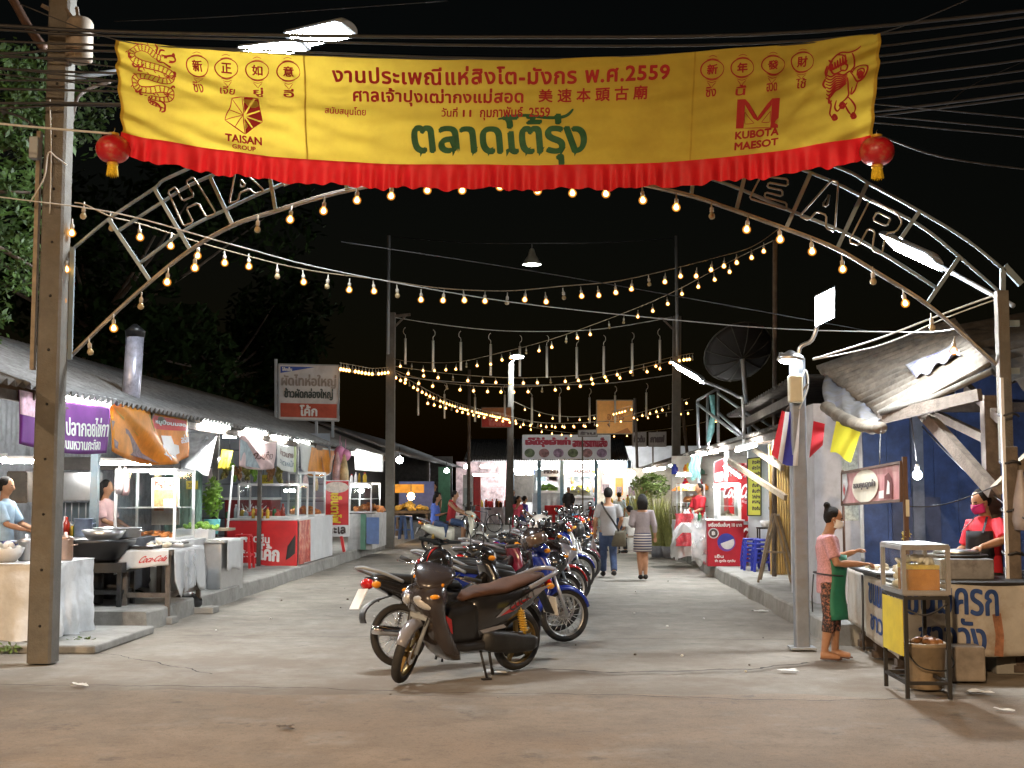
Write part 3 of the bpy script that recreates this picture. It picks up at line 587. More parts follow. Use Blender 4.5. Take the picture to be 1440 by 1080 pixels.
# ---------------------------------------------------------------- paper lanterns
redsilk = mat('red_lantern', (.5, .012, .02), .35, var=.2, scale=4, stain=(.45, .25, .12), stamt=.8, stscale=7); gold = mat('gold_trim', (.7, .42, .05), .4, .3, var=.2)
def lantern(px, py, label):
    c = at(px, py, BY - .03); t = thing('paper_lantern', c + V((0, 0, -.2)), label, 'lantern', 'lanterns at the banner corners')
    prof = [(.045, .135)] + [(.155 * math.cos(a) ** .8 * (1 + .015 * (i % 2)), .128 * math.sin(a)) for i, a in enumerate([R(78 - 6.5 * k) for k in range(25)])] + [(.045, -.135)]
    mb = MB(); mb.lathe(prof, c, 24); mb.build('globe', redsilk, t)
    mb = MB(); mb.lathe([(.05, .128), (.052, .15), (.03, .155)], c, 16); mb.build('collar', gold, t); mb = MB(); mb.lathe([(.05, -.125), (.052, -.15), (.045, -.152)], c, 16); mb.build('collar', gold, t)
    mb = MB(); n = 40; vs = []; fs = []
    for i in range(n):
        a = 2 * PI * i / n; r1 = .045; r2 = .052 + .006 * math.sin(i * 5)
        vs += [c + V((r1 * math.cos(a), r1 * math.sin(a), -.15)), c + V((r2 * math.cos(a), r2 * math.sin(a), -.25 - .012 * math.sin(i * 3.3)))]
    mb.add(vs, [(2 * i, 2 * i + 1, (2 * i + 3) % (2 * n), (2 * i + 2) % (2 * n)) for i in range(n)]); mb.build('tassel', mat('yellow_tassel', (.72, .5, .02), .8, var=.35, scale=60), t)
    mb = MB(); mb.tube([c + V((0, 0, .15)), c + V((.01, 0, .2))], .006, 6); mb.build('hook', chrome, t)
lantern(159, 210, 'red paper lantern with yellow tassel at the left end of the fringe')
lantern(1233, 213, 'red paper lantern with yellow tassel at the right end of the fringe')
# ---------------------------------------------------------------- steel arch
AY = 12.42
t = thing('welcome_arch', at(720, 560, AY), 'steel lattice arch with wire outline letters spanning the street', 'arch')
ap = lambda L, d=0: [at(x, y, AY + d) for x, y in L]
low = [(98, 503), (155, 447), (212, 396), (268, 352), (327, 318), (383, 299), (477, 271), (600, 249), (720, 243), (850, 251), (960, 273), (1020, 292), (1093, 318), (1173, 349), (1240, 388), (1303, 428), (1360, 476), (1409, 521)]
m1 = [(197, 370), (263, 322), (313, 297), (383, 265), (500, 224), (720, 200), (900, 224), (1017, 257), (1113, 297), (1190, 328), (1250, 362), (1317, 405)]
m2 = [(163, 327), (227, 285), (290, 250), (450, 195), (720, 160), (980, 190), (1140, 243), (1220, 280), (1293, 317), (1350, 362), (1407, 412)]
tp = [(104, 349), (153, 308), (217, 265), (250, 244), (450, 165), (720, 130), (980, 165), (1177, 235), (1220, 257), (1293, 297), (1360, 338), (1412, 380)]
for L in (low, m1, m2, tp):
    mb = MB(); pts = catm(ap(L), 4); mb.tube(pts, .018, 8); mb.build('chord', steel if L is low else blue_steel, t)
for a, b in [((153, 308), (212, 396)), ((217, 265), (268, 352)), ((295, 248), (328, 318)), ((372, 205), (388, 298)), ((480, 155), (488, 268)), ((600, 137), (604, 249)), ((720, 130), (720, 243)), ((850, 141), (845, 251)), ((985, 166), (972, 277)), ((1062, 190), (1035, 297)), ((1140, 243), (1105, 322)), ((1220, 257), (1177, 350)), ((1293, 297), (1267, 335)), ((1350, 360), (1303, 428))]:
    MB().bar(*ap([a, b], .0), .036, .036).build('strut', blue_steel, t)
mb = MB(); a = at(95, 349, AY); b = at(99, 506, AY); mb.bx(a.x, a.x + .09, AY - .05, AY - .02, b.z, a.z); mb.build('end_plate', mat('blue_grey_steel', ()), t)
mb = MB(); mb.bar(at(1410, 378, AY), at(1410, 522, AY), .045); mb.bar(at(1409, 455, AY), at(1433, 455, AY), .045, .06); mb.bar(at(1404, 522, AY), at(1433, 522, AY), .045, .06); mb.bar(at(1412, 374, AY), at(1436, 400, AY), .045, .06); mb.build('end_frame', blue_steel, t)
OUT = {'H': [[(0, 0), (0, 1), (.3, 1), (.3, .6), (.7, .6), (.7, 1), (1, 1), (1, 0), (.7, 0), (.7, .4), (.3, .4), (.3, 0)]],
       'A': [[(0, 0), (.36, 1), (.64, 1), (1, 0), (.74, 0), (.65, .25), (.35, .25), (.26, 0)], [(.42, .42), (.58, .42), (.5, .72)]],
       'E': [[(0, 0), (0, 1), (1, 1), (1, .78), (.35, .78), (.35, .6), (.85, .6), (.85, .4), (.35, .4), (.35, .22), (1, .22), (1, 0)]],
       'R': [[(0, 0), (0, 1), (.75, 1), (1, .85), (1, .6), (.8, .48), (1, 0), (.7, 0), (.5, .42), (.3, .42), (.3, 0)], [(.3, .62), (.7, .62), (.7, .82), (.3, .82)]],
       'P': [[(0, 0), (0, 1), (.75, 1), (1, .85), (1, .6), (.8, .42), (.3, .42), (.3, 0)], [(.3, .62), (.7, .62), (.7, .82), (.3, .82)]]}
lw = mat('rusty_letter_wire', (.28, .25, .2), .5, .5, var=.3, stain=(.22, .12, .06), stamt=.7)
for ch, bl, tl, tr, br in [('H', (258, 318), (236, 269), (272, 249), (304, 300)), ('A', (322, 287), (318, 250), (352, 232), (372, 268)), ('P', (398, 262), (392, 205), (425, 195), (436, 245)), ('E', (1054, 279), (1070, 247), (1108, 252), (1106, 295)), ('A', (1124, 304), (1155, 251), (1193, 258), (1174, 326)), ('R', (1194, 340), (1224, 280), (1274, 305), (1240, 357))]:
    mb = MB()
    for ol in OUT[ch]:
        rp = []
        for i, q in enumerate(ol):
            a = V((*ol[i - 1], 0)); c = V((*q, 0)); b = V((*ol[(i + 1) % len(ol)], 0)); f = .045
            d1 = (a - c); d2 = (b - c); rp += [c + d1.normalized() * min(f, d1.length * .4), c + d2.normalized() * min(f, d2.length * .4)]
        fn = lambda u, v: V((*bl, 0)).lerp(V((*br, 0)), u).lerp(V((*tl, 0)).lerp(V((*tr, 0)), u), v)
        P = [fn(q.x, q.y) for q in rp]; mb.tube([at(q.x, q.y, AY - .035) for q in P], .010, 6, closed=True)
    mb.build('wire_letter', lw, t)
# ---------------------------------------------------------------- string lights
def bulbmesh(name, m, r):
    mb = MB()
    if m is M_bulb: mb.lathe([(0, -r * 1.52)] + [(r * 1.36 * math.sin(a), -r * .2 - r * 1.32 * math.cos(a)) for a in (R(30), R(60), R(90), R(120))] + [(r * .7, r * 1.05)], (0, 0, 0), 14, 1); r *= .8  # oversized halo shell added around the lit bulb
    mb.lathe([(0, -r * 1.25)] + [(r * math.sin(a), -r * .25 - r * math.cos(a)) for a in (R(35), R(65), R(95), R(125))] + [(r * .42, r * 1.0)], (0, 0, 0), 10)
    o = mb.build(name, [m, M_halo]); me = o.data; bpy.data.objects.remove(o); return me
def sockmesh(r, m):
    mb = MB(); mb.lathe([(r * .42, r * .95), (r * .62, r * 1.1), (r * .62, r * 2.3), (r * .25, r * 2.7), (r * .18, r * 4.2)], (0, 0, 0), 8)
    o = mb.build('socket', m); me = o.data; bpy.data.objects.remove(o); return me
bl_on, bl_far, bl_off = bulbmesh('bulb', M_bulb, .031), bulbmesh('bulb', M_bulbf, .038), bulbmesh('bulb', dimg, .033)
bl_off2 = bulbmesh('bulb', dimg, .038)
sk = sockmesh(.033, mat('socket_plastic', (.45, .42, .36), .5)); cordm = mat('string_cord', (.3, .24, .16), .6, var=.2)
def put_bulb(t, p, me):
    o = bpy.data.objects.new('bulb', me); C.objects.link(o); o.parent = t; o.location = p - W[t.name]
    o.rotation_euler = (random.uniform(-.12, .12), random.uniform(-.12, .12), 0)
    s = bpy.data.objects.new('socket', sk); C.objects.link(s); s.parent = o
def string(pts, label, sp=.3, dim=(), far=False, r=.007, explicit=None, start=.15):
    t = thing('string_light', pts[0], label, 'string lights', 'strings of warm bulbs over the street')
    path = catm(pts, 10); mb = MB(); mb.tube(path, r, 5); mb.build('cord', cordm, t)
    if explicit:
        for px, py, Y, lit in explicit: put_bulb(t, at(px, py, Y), bl_on if lit else bl_off)
        return t
    acc = start; k = 0
    for a, b in zip(path, path[1:]):
        L = (b - a).length
        while acc < L:
            off = (k % 7 == 4) if dim is None else (k in dim)
            put_bulb(t, a.lerp(b, acc / L) + V((0, 0, -.15)), (bl_off2 if far else bl_off) if off else (bl_far if far else bl_on)); acc += sp * random.uniform(.93, 1.07); k += 1
        acc -= L
    return t
arch_b = [(101, 327, 1), (93, 378, 1), (88, 422, 1), (117, 303, 0), (127, 494, 0), (160, 461, 1), (198, 430, 0), (235, 396, 1), (274, 376, 1), (362, 322, 0), (408, 308, 1), (455, 296, 1), (502, 281, 1), (550, 275, 1), (601, 267, 1), (650, 267, 1), (703, 262, 1), (756, 268, 1), (805, 271, 1), (852, 272, 1), (904, 281, 1), (951, 291, 1), (1001, 303, 0), (1050, 322, 1), (1097, 336, 1), (1142, 353, 1), (1185, 378, 1), (1228, 395, 0), (1273, 426, 1), (1311, 460, 0), (1341, 493, 1)]
string([at(95, 300, 12.25), at(92, 470, 12.28)] and ap([(98, 300), (92, 350), (92, 420), (94, 490)], -.06), 'short vertical string of warm bulbs beside the utility pole', explicit=[(x, y, 12.3, l) for x, y, l in arch_b[:4]])
string(ap([(x, y - 3) for x, y in low], -.04), 'string of warm bulbs tied along the lower edge of the steel arch', explicit=[(x, y, AY - .04, l) for x, y, l in arch_b[4:]])
e2 = [(157, 320, 0), (197, 333, 1), (240, 345, 1), (278, 359, 1), (316, 369, 1), (350, 374, 1), (390, 388, 0), (427, 396, 1), (460, 402, 0), (491, 407, 1), (526, 409, 1), (559, 415, 0), (592, 421, 1), (623, 422, 1), (653, 422, 1), (682, 423, 1), (713, 425, 0), (738, 421, 1), (768, 424, 1), (793, 418, 0), (818, 416, 1), (842, 415, 1), (866, 411, 1), (888, 406, 1), (913, 399, 0), (935, 396, 1), (957, 388, 1), (979, 388, 1), (1000, 379, 1), (1018, 374, 1), (1036, 369, 1), (1057, 362, 1), (1074, 353, 1), (1096, 338, 1)]
Y2 = lambda x: 12.4 + max(0, x - 150) * .0095
string([at(105, 285, 12.3), at(120, 288, 12.3), at(157, 305, 12.4)] + [at(x, y - 19 + x * .004, Y2(x)) for x, y, l in e2[1::3]] + [at(1100, 318, Y2(1100))], 'long string of warm bulbs from the left arch foot to the right', explicit=[(x, y, Y2(x), l) for x, y, l in e2])
e3 = [(563, 515, 1), (579, 518, 0), (595, 521, 1), (611, 521, 1), (627, 520, 1), (641, 519, 1), (656, 515, 0), (671, 514, 1), (690, 512, 1), (706, 506, 1), (718, 503, 1), (740, 496, 0), (758, 493, 1), (776, 488, 1), (796, 480, 0), (812, 475, 1), (830, 470, 1), (857, 460, 0), (877, 453, 0), (897, 445, 1), (918, 437, 1), (939, 427, 1), (959, 413, 1), (982, 403, 1), (1005, 393, 1), (1026, 382, 1)]
Y3 = lambda x: 36 - (x - 548) * .0265
string([at(548, 503, 36)] + [at(x, y - 9 - (x - 548) * .01, Y3(x)) for x, y, l in e3[1::4]] + [at(1088, 338, 21.7)], 'diagonal string of warm bulbs from the left tall pole up to the right mast', explicit=[(x, y, Y3(x), l) for x, y, l in e3])
def sstr(L, label, sp, start=.1): string([at(x, y, Y) for x, y, Y in L], label, sp, None, True, .009, start=start)
sstr([(478, 510, 30), (500, 514, 32), (525, 518, 34), (548, 516, 36)], 'short string of warm bulbs from the white shop sign to the tall pole', .38)
sstr([(548, 514, 36), (620, 524, 36), (690, 530, 36.5), (750, 531, 37), (830, 526, 37.5), (900, 513, 38), (950, 501, 38), (975, 497, 36)], 'upper sagging string of warm bulbs between the two tall poles', .42)
sstr([(548, 518, 36), (590, 532, 36.5), (650, 541, 37), (720, 544, 37.5), (790, 540, 38), (860, 527, 38.5), (950, 506, 38)], 'lower sagging string of warm bulbs between the two tall poles', .42)
sstr([(548, 519, 36), (575, 534, 38), (620, 558, 42), (665, 573, 48), (717, 586, 58)], 'string of warm bulbs running away from the tall pole to the lamp post', .5)
sstr([(600, 560, 40), (690, 583, 46), (770, 595, 50), (850, 592, 52), (900, 580, 52), (970, 560, 48)], 'distant string of warm bulbs sagging in front of the orange sign', .55)
sstr([(690, 578, 58), (760, 594, 60), (840, 593, 60), (920, 582, 60), (975, 576, 58)], 'far string of warm bulbs level with the orange sign', .5)
sstr([(650, 570, 62), (760, 603, 66), (860, 610, 70), (960, 600, 70), (1010, 588, 68)], 'farthest string of warm bulbs above the restaurant sign', .8)
sstr([(717, 562, 60), (760, 580, 60), (800, 586, 60), (840, 583, 58), (890, 570, 50)], 'short far string of warm bulbs beside the lamp post', .7)
# hanging meteor tubes
tubm = mat('white_rod', (.75, .72, .65), .4, var=.1)
def rods(xs, y0s, Ls, Y, L, label):
    t = thing('rod_garland', at(L[0][0], L[0][1], Y), label, 'light garland', 'garlands of hanging rods')
    mb = MB(); mb.tube(catm([at(x, y, Y) for x, y in L], 8), .012, 6); mb.build('cord', cable_w, t)
    for x, y0, l in zip(xs, y0s, Ls):
        a = at(x, y0 + 14, Y); b = at(x, y0 + l, Y); mb = MB(); mb.tube([a, b], .034, 8); o = mb.build('hanging_rod', tubm, t)
        mb = MB(); s_ = 1 if x % 2 else -1
        mb.tube(catm([a, a + V((0, 0, .1)), a + V((.05 * s_, 0, .16)), a + V((.05 * s_, 0, .26)), a + V((.0 * s_, 0, .32))], 4), .007, 6); mb.build('hook', tubm, o)
rods([570, 609, 648, 690, 731, 769, 811, 849, 889, 928], [462, 465, 467, 470, 473, 473, 474, 473, 469, 464], [50, 56, 54, 58, 56, 58, 58, 55, 52, 46], 36.5, [(553, 446), (610, 455), (690, 464), (770, 466), (850, 462), (945, 446)], 'nearer row of hanging white light rods below a wire between the tall poles')
rods([588, 625, 668, 710, 748, 787, 829, 865, 909], [538, 540, 545, 541, 545, 544, 545, 542, 538], [46, 49, 48, 47, 52, 50, 50, 53, 48], 44., [(553, 528), (625, 536), (710, 541), (790, 541), (865, 538), (950, 526)], 'farther row of hanging white light rods lower down the street')
# ---------------------------------------------------------------- tall poles
def tall(px, ybase, ymid, ytop, Y, label, w1=.24):
    a = at(px, ybase, Y); b = at(px + 2, ymid, Y); c = at(px, ytop, Y); t = thing('tall_pole', (a.x, Y, 0), label, 'pole', 'tall poles along the street')
    mb = MB(); mb.bar((a.x, Y, 0), b, w1, w1); mb.build('concrete_shaft', pole_c, t)
    mb = MB(); mb.tube([V((c.x, Y - w1 / 2 - .05, b.z - 1.2)), V((c.x, Y - w1 / 2 - .05, c.z))], .045, 8); mb.build('mast', greym, t)
    mb = MB(); s_ = 1 if px < 700 else -1; mb.bar(b + V((0, 0, -.1)), b + V((s_ * .55, 0, -.05)), .07); mb.bar(b + V((0, 0, -.5)), b + V((s_ * .4, 0, -.1)), .05); mb.build('cross_arm', wood, t)
tall(548, 772, 440, 333, 36, 'tall concrete pole with thin mast on the left side of the street')
tall(950, 775, 445, 333, 38, 'tall concrete pole with thin mast on the right side of the street')
a = at(1084, 545, 21.7); mb = MB(); mb.tube([V((a.x, 21.7, 0)), at(1090, 338, 21.7)], .04, 8); mb.build('mast_pole', wood, loc=(a.x, 21.7, 0), label='bare thin mast rising behind the dark upper roof', cat='pole')
a = at(960, 640, 40); mb = MB(); mb.tube([at(958, 560, 38.2), at(975, 720, 38.4)], .05, 8); mb.build('stay_pole', wood, loc=at(966, 720, 38), label='slanting stay pole leaning on the right tall pole', cat='pole')
a = at(659, 640, 47); mb = MB(); mb.tube([at(660, 520, 47.), V((a.x, 47, 0))], .06, 8); mb.build('thin_pole', wood, loc=(a.x, 47, 0), label='dark thin pole in front of the left end of the back stalls', cat='pole')
# ---------------------------------------------------------------- lamps
def lamp_head(t, a, b, wd, hgt, m=M_lamp, dn=(0, -.35, -1)):
    a = V(a); b = V(b); ax = (b - a).normalized(); dn = V(dn); dn = (dn - ax * dn.dot(ax)).normalized(); sd = ax.cross(dn)
    mb = MB(); n = 12; prof = []
    for i in range(n + 1):
        th = PI * i / n; prof.append((wd / 2 * math.cos(th), -hgt * math.sin(th)))
    rings = []
    for f, s_ in ((0, .6), (.06, 1), (.94, 1), (1, .7)): rings.append([a.lerp(b, f) + sd * (q[0] * s_) + dn * (q[1] * s_) for q in prof])
    mb.loft(rings, 0, True, False); mb.build('housing', greym, t, bev=.004)
    mb = MB(); mb.add([a.lerp(b, f) + sd * (s_ * wd * .43) + dn * .006 for f, s_ in ((.08, 1), (.08, -1), (.92, -1), (.92, 1))], [(0, 1, 2, 3)]); 
    return mb.build('lit_diffuser', m, t)
t = thing('street_lamp', at(420, 60, 13.2), 'lit fluorescent street lamp above the left half of the banner', 'lamp', 'lit street lamps')
a, b = at(492, 40, 12.9), at(408, 58, 13.7); lamp_head(t, b, a, .3, .1, dn=(0, -.5, -1))
a2, b2 = at(430, 64, 12.9), at(338, 74, 13.6); lamp_head(t, b2, a2, .2, .07, dn=(0, -.5, -1))
mb = MB(); mb.tube([b, b2, at(200, 95, 13.4), at(100, 110, 12.45)], .03, 8); mb.build('arm', greym, t)
t = thing('street_lamp', at(1280, 360, 14), 'lit fluorescent street lamp behind the right half of the arch', 'lamp', 'lit street lamps')
a, b = at(1243, 338, 14.4), at(1318, 372, 13.6); lamp_head(t, a, b, .34, .09, M_lamp2, (0, -.9, -1)); mb = MB(); mb.tube([b, at(1360, 395, 13.4), at(1425, 430, 12.6)], .025, 8); mb.build('arm', greym, t)
t = thing('street_lamp', at(1045, 570, 24), 'lit fluorescent street lamp on a bent pipe over the far right stalls', 'lamp', 'lit street lamps')
a, b = at(945, 512, 24.6), at(988, 536, 23.8); lamp_head(t, a, b, .28, .08, M_lamp, (0, -.9, -1)); mb = MB(); mb.tube(catm([b, at(1012, 545, 23.6), at(1038, 558, 23.4), at(1045, 566, 23.4), at(1046, 640, 23.4)], 4), .03, 8); mb.build('arm', alum, t)
# flood lamp post
t = thing('lamp_post', gr(1128, 912), 'grey square steel lamp post with white floodlight on the right', 'lamp post')
c = gr(1128, 912); tp_ = at(1131, 503, c.y)
mb = MB(); mb.bar((c.x, c.y, 0), (c.x + .0, c.y, tp_.z), .15, .15); mb.build('post', mat('post_paint', (.23, .26, .31), .5, .2, var=.15, stain=(.22, .2, .18), stamt=.6, stscale=5), t, bev=.02)
MB().bx(c.x - .13, c.x + .13, c.y - .13, c.y + .13, 0, .02).build('base_plate', greym, t)
tz = V((c.x + .03, c.y, tp_.z)); hd = at(1150, 470, c.y)
mb = MB(); mb.tube(catm([tz + V((0, 0, -.15)), tz + V((0, 0, .1)), at(1142, 478, c.y), at(1152, 448, c.y)], 4), .022, 8); mb.build('arm', alum, t)
def flood(t, cpx, cpy, Y, w, h, nrm, m=M_flood):
    c = at(cpx, cpy, Y); n = V(nrm).normalized(); u = V((1, 0, 0)); u = (u - n * u.x).normalized(); v = n.cross(u)
    if v.z < 0: v = -v
    u = (u + v * .18).normalized(); v = (v - u * v.dot(u)).normalized()
    mb = MB(); rg = []
    for s_, d in ((1.08, 0), (1.08, -.03), (.8, -.09), (.5, -.1)): rg.append([c + u * (x * w / 2 * s_) + v * (y * h / 2 * s_) + n * d for x, y in ((-1, -1), (1, -1), (1, 1), (-1, 1))])
    mb.loft(rg, 0, True, False); mb.build('housing', greym, t)
    MB().add([c + u * (x * w / 2) + v * (y * h / 2) + n * .004 for x, y in ((-1, -1), (1, -1), (1, 1), (-1, 1))], [(0, 1, 2, 3)]).build('lit_panel', m, t)
flood(t, 1160, 432, c.y - .1, .29, .33, (-.2, -.85, -.45))
p = at(1112, 506, c.y - .1)
mb = MB(); mb.bar(tz + V((0, 0, -.03)), at(1097, 498, c.y - .1), .04); mb.lathe([(.02, .1), (.13, .04), (.15, 0)], p, 16, sc=(1, .7)); mb.build('small_lamp_hood', alum, t)
mb = MB(); mb.sph(p + V((-.02, 0, -.01)), (.1, .07, .035), 12, 8); mb.build('small_lamp_lens', M_lamp2, t)
q = at(1119, 548, c.y - .1); mb = MB(); mb.bx(q.x - .085, q.x + .06, c.y - .2, c.y - .08, q.z - .14, q.z + .15); mb.build('switch_box', mat('cream_box', (.6, .58, .45), .5, var=.08), t, bev=.02)
mb = MB(); mb.tube(catm([at(1120, 508, c.y - .1), at(1124, 540, c.y - .13), at(1133, 520, c.y - .13), at(1136, 545, c.y - .12), at(1124, 575, c.y - .12)], 5), .008, 6); mb.build('wire', cable_w, t)
# pendant lamp
p = at(748, 372, 28); t = thing('pendant_lamp', p, 'lit bell shaped pendant lamp hanging high over the street', 'lamp')
mb = MB(); mb.lathe([(.03, .36), (.05, .34), (.09, .2), (.16, .1), (.22, .0), (.215, -.01), (.15, .08), (.03, .2)], p, 20); mb.build('shade', mat('lamp_shade', (.35, .36, .3), .4, .3), t)
mb = MB(); mb.lathe([(.0, -.02), (.12, -.015), (.205, .005), (.0, .01)], p, 16); mb.build('lit_lens', emit('pendant', (.85, .95, .8), 60.), t)
mb = MB(); mb.sph(p + V((0, 0, .27)), .045, 10, 6); mb.build('lit_bulb', emit('pendant', ()), t)
mb = MB(); mb.tube([p + V((0, 0, .36)), p + V((0, 0, .46))], .01, 6); mb.build('hook', steel, t)
cable([at(553, 333, 36), at(650, 341, 32), at(748, 342, 28), at(850, 341, 32), at(950, 335, 38)], .01, cable_m, 'thin wire carrying the pendant lamp between the masts')
# LED bulb by the blue boards
p = at(1290, 668, 14.); t = thing('led_bulb', p, 'glaring white bulb hanging in front of the blue boards', 'bulb')
mb = MB(); mb.sph(p, .05, 12, 8); mb.build('lit_globe', M_led, t); mb = MB(); mb.lathe([(.02, .04), (.025, .1), (.01, .12)], p, 8); mb.build('holder', white, t); mb = MB(); mb.tube([p + V((0, 0, .11)), at(1280, 575, 13.8)], .006, 6); mb.build('wire', cable_m, t)
# road lamp of the main road (stands behind the camera, lights road and banner)
for X, Y, L in ((-2.5, -8.2, 'tall warm street lamp on the far pavement of the main road'), (-13, -8.2, 'second warm street lamp further along the main road')):
    t = thing('road_lamp', (X, Y, .12), L, 'lamp', 'street lamps of the main road')
    mb = MB(); mb.tube([(X, Y, .12), (X, Y, 7.6), (X, Y + .4, 8.1), (X, Y + 1.6, 8.3)], [.1, .07, .05, .04], 10); mb.build('post', steel, t)
    mb = MB(); mb.sph((X, Y + 1.9, 8.34), (.16, .36, .1), 14, 8); mb.build('housing', greym, t)
    mb = MB(); mb.add([V((X + .14 * math.cos(a), Y + 1.9 + .28 * math.sin(a), 8.23)) for a in [2 * PI * k / 12 for k in range(12)]], [tuple(range(12))]); mb.build('lit_lens', emit('sodium', (1., .69, .41), K_ROAD), t)
# ---------------------------------------------------------------- motorbikes
tyrem = rubber; enginem = mat('engine_alloy', (.28, .28, .29), .4, .7, var=.3, stain=(.08, .07, .06), stamt=.6, stscale=12)
amber = mat('amber_lens', (.8, .3, .02), .15, coat=.5); redlens = mat('red_lens', (.5, .01, .01), .12, coat=.6); clearlens = mat('clear_lens', (.6, .6, .58), .1, coat=.6)
plate_m = mat('number_plate', (.75, .75, .73), .5, var=.05); mirror_m = mat('mirror_glass', (.5, .52, .55), .05, 1.)
def paint(name, col): return mat('paint_' + name, col, .22, .0, var=.06, coat=.7, stain=tuple(c * .7 + .03 for c in col), stamt=.25, stscale=9)
P_ = {'black': paint('black', (.015, .015, .017)), 'blue': paint('blue', (.01, .03, .28)), 'red': paint('red', (.4, .01, .012)), 'grey': paint('grey', (.042, .035, .037)), 'silver': paint('silver', (.24, .24, .27)),
      'white': paint('white', (.72, .72, .7)), 'lightblue': paint('light_blue', (.2, .5, .75)), 'maroon': paint('maroon', (.14, .01, .025)), 'cream': paint('cream', (.75, .72, .6))}
seatm = mat('black_seat', (.02, .019, .018), .5, var=.2, bump=.1, bscale=300); seatb = mat('brown_seat', (.085, .034, .015), .8, var=.2, bump=.1, bscale=300)
def wheel(root, x, r, rimm, wd=.045, spokes=18, T=None, rimr=None, disc=True):
    c = V((x, 0, r)); mb = MB(); mb.T = T; n = 36; rg = []
    prof = [(r - .062, -wd * .7), (r - .04, -wd), (r - .012, -wd * .8), (r, -wd * .25), (r, wd * .25), (r - .012, wd * .8), (r - .04, wd), (r - .062, wd * .7)]
    for i in range(n): a = 2 * PI * i / n; rg.append([c + V((q * math.cos(a), y, q * math.sin(a))) for q, y in prof])
    mb.loft(rg + [rg[0]], 0, False); t = mb.build('wheel', tyrem, root)
    mb = MB(); mb.T = T; rr = r - .06; rg = []
    for i in range(n): a = 2 * PI * i / n; rg.append([c + V((q * math.cos(a), y, q * math.sin(a))) for q, y in ((rr + .004, -wd * .75), (rr - .016, -wd * .4), (rr - .016, wd * .4), (rr + .004, wd * .75))])
    mb.loft(rg + [rg[0]], 0, False); mb.tube([c + V((0, -.06, 0)), c + V((0, .06, 0))], .035 if spokes > 8 else .05, 12)
    if spokes > 8:
        for i in range(spokes): a = 2 * PI * i / spokes; b = a + (.5 if i % 2 else -.5); mb.tube([c + V((.034 * math.cos(b), .045 * (1 if i % 4 < 2 else -1), .034 * math.sin(b))), c + V(((rr - .01) * math.cos(a), 0, (rr - .01) * math.sin(a)))], .0035, 4)
    else:
        for i in range(spokes): a = 2 * PI * i / spokes; mb.bar(c + V((.03 * math.cos(a), 0, .03 * math.sin(a))), c + V((rr * math.cos(a + .15), 0, rr * math.sin(a + .15))), .035, .03, up=V((0, 1, 0)))
    mb.build('rim', rimm, t)
    if disc:
        mb = MB(); mb.T = T; mb.lathe([(.03, .0), (.1, 0), (.1, .006), (.03, .006)], c + V((0, .05, 0)), 20, ax=(0, 1, 0)); mb.build('brake_disc', chrome, t)
def bars(root, T, hx, hz, cowl, mirrors=True, light=True, cs=1., fl=1.):
    mb = MB(); mb.T = T; mb.tube(catm([V((hx - .16, .36, hz + .02)), V((hx - .06, .22, hz + .03)), V((hx, .06, hz)), V((hx, -.06, hz)), V((hx - .06, -.22, hz + .03)), V((hx - .16, -.36, hz + .02))], 4), .012, 8)
    h = mb.build('handlebar', chrome, root)
    for s in (1, -1):
        mb = MB(); mb.T = T; mb.tube([V((hx - .08, s * .25, hz + .03)), V((hx - .17, s * .38, hz + .018))], .019, 8); mb.build('grip', rubber, h)
        mb = MB(); mb.T = T; mb.tube(catm([V((hx - .04, s * .2, hz + .03)), V((hx - .03, s * .27, hz + .02)), V((hx - .1, s * .39, hz + .0))], 3), [.006] * 7, 6); mb.build('lever', chrome, h)
        if mirrors:
            mb = MB(); mb.T = T; mb.tube(catm([V((hx - .06, s * .2, hz + .03)), V((hx - .03, s * .26, hz + .14)), V((hx - .05, s * .33, hz + .24))], 4), .007, 6)
            mb.sph(V((hx - .05, s * .36, hz + .27)), (.02, .07, .048), 12, 8); m_ = mb.build('mirror', black, h)
            mb = MB(); mb.T = T; mb.sph(V((hx - .064, s * .36, hz + .27)), (.008, .062, .042), 12, 6); mb.build('mirror_face', mirror_m, m_)
    mb = MB(); mb.T = T
    mb.sl([(hx - .13, hz + .05, .1 * cs, .03), (hx - .06, hz + .04, .14 * cs, .06 * fl), (hx + .02, hz + .01, .15 * cs, .085 * fl), (hx + .1, hz - .03, .125 * cs, .085 * fl), (hx + .15, hz - .05, .08 * cs, .06 * fl)] + ([(hx + .2, hz - .075, .04 * cs, .025)] if fl < 1 else []), ex=2.3 if fl == 1 else 3.); k = mb.build('handlebar_cowl', cowl, root)
    if light:
        mb = MB(); mb.T = T; mb.sph(V((hx + .125, 0, hz - .035)), (.035, .095, .06), 14, 8); mb.build('headlight', clearlens, k)
    for s in (1, -1): mb = MB(); mb.T = T; mb.sph(V((hx + .09, s * .125, hz - .035)), (.04, .025, .025), 8, 6); mb.build('indicator', amber, k)
def fender(root, T, x, r, m, a0, a1, wd=.06, gap=.03):
    mb = MB(); mb.T = T; rr = r + gap; n = 16
    def fn(u, v):
        a = R(a0 + (a1 - a0) * u); y = (v - .5) * 2; tp = wd * (.75 + .25 * math.sin(PI * u)); q = rr - .05 * abs(y) ** 2.5
        return V((x + q * math.cos(a), y * tp, r + q * math.sin(a)))
    mb.grid(fn, n, 8); return mb.build('front_fender' if x > 0 else 'rear_fender', m, root, sol=.006)
def steerT(hx, hz, ang):
    ax = V((-.22, 0, .62)).normalized(); p = V((hx, 0, hz)); return M.Translation(p) @ M.Rotation(ang, 4, ax) @ M.Translation(-p)
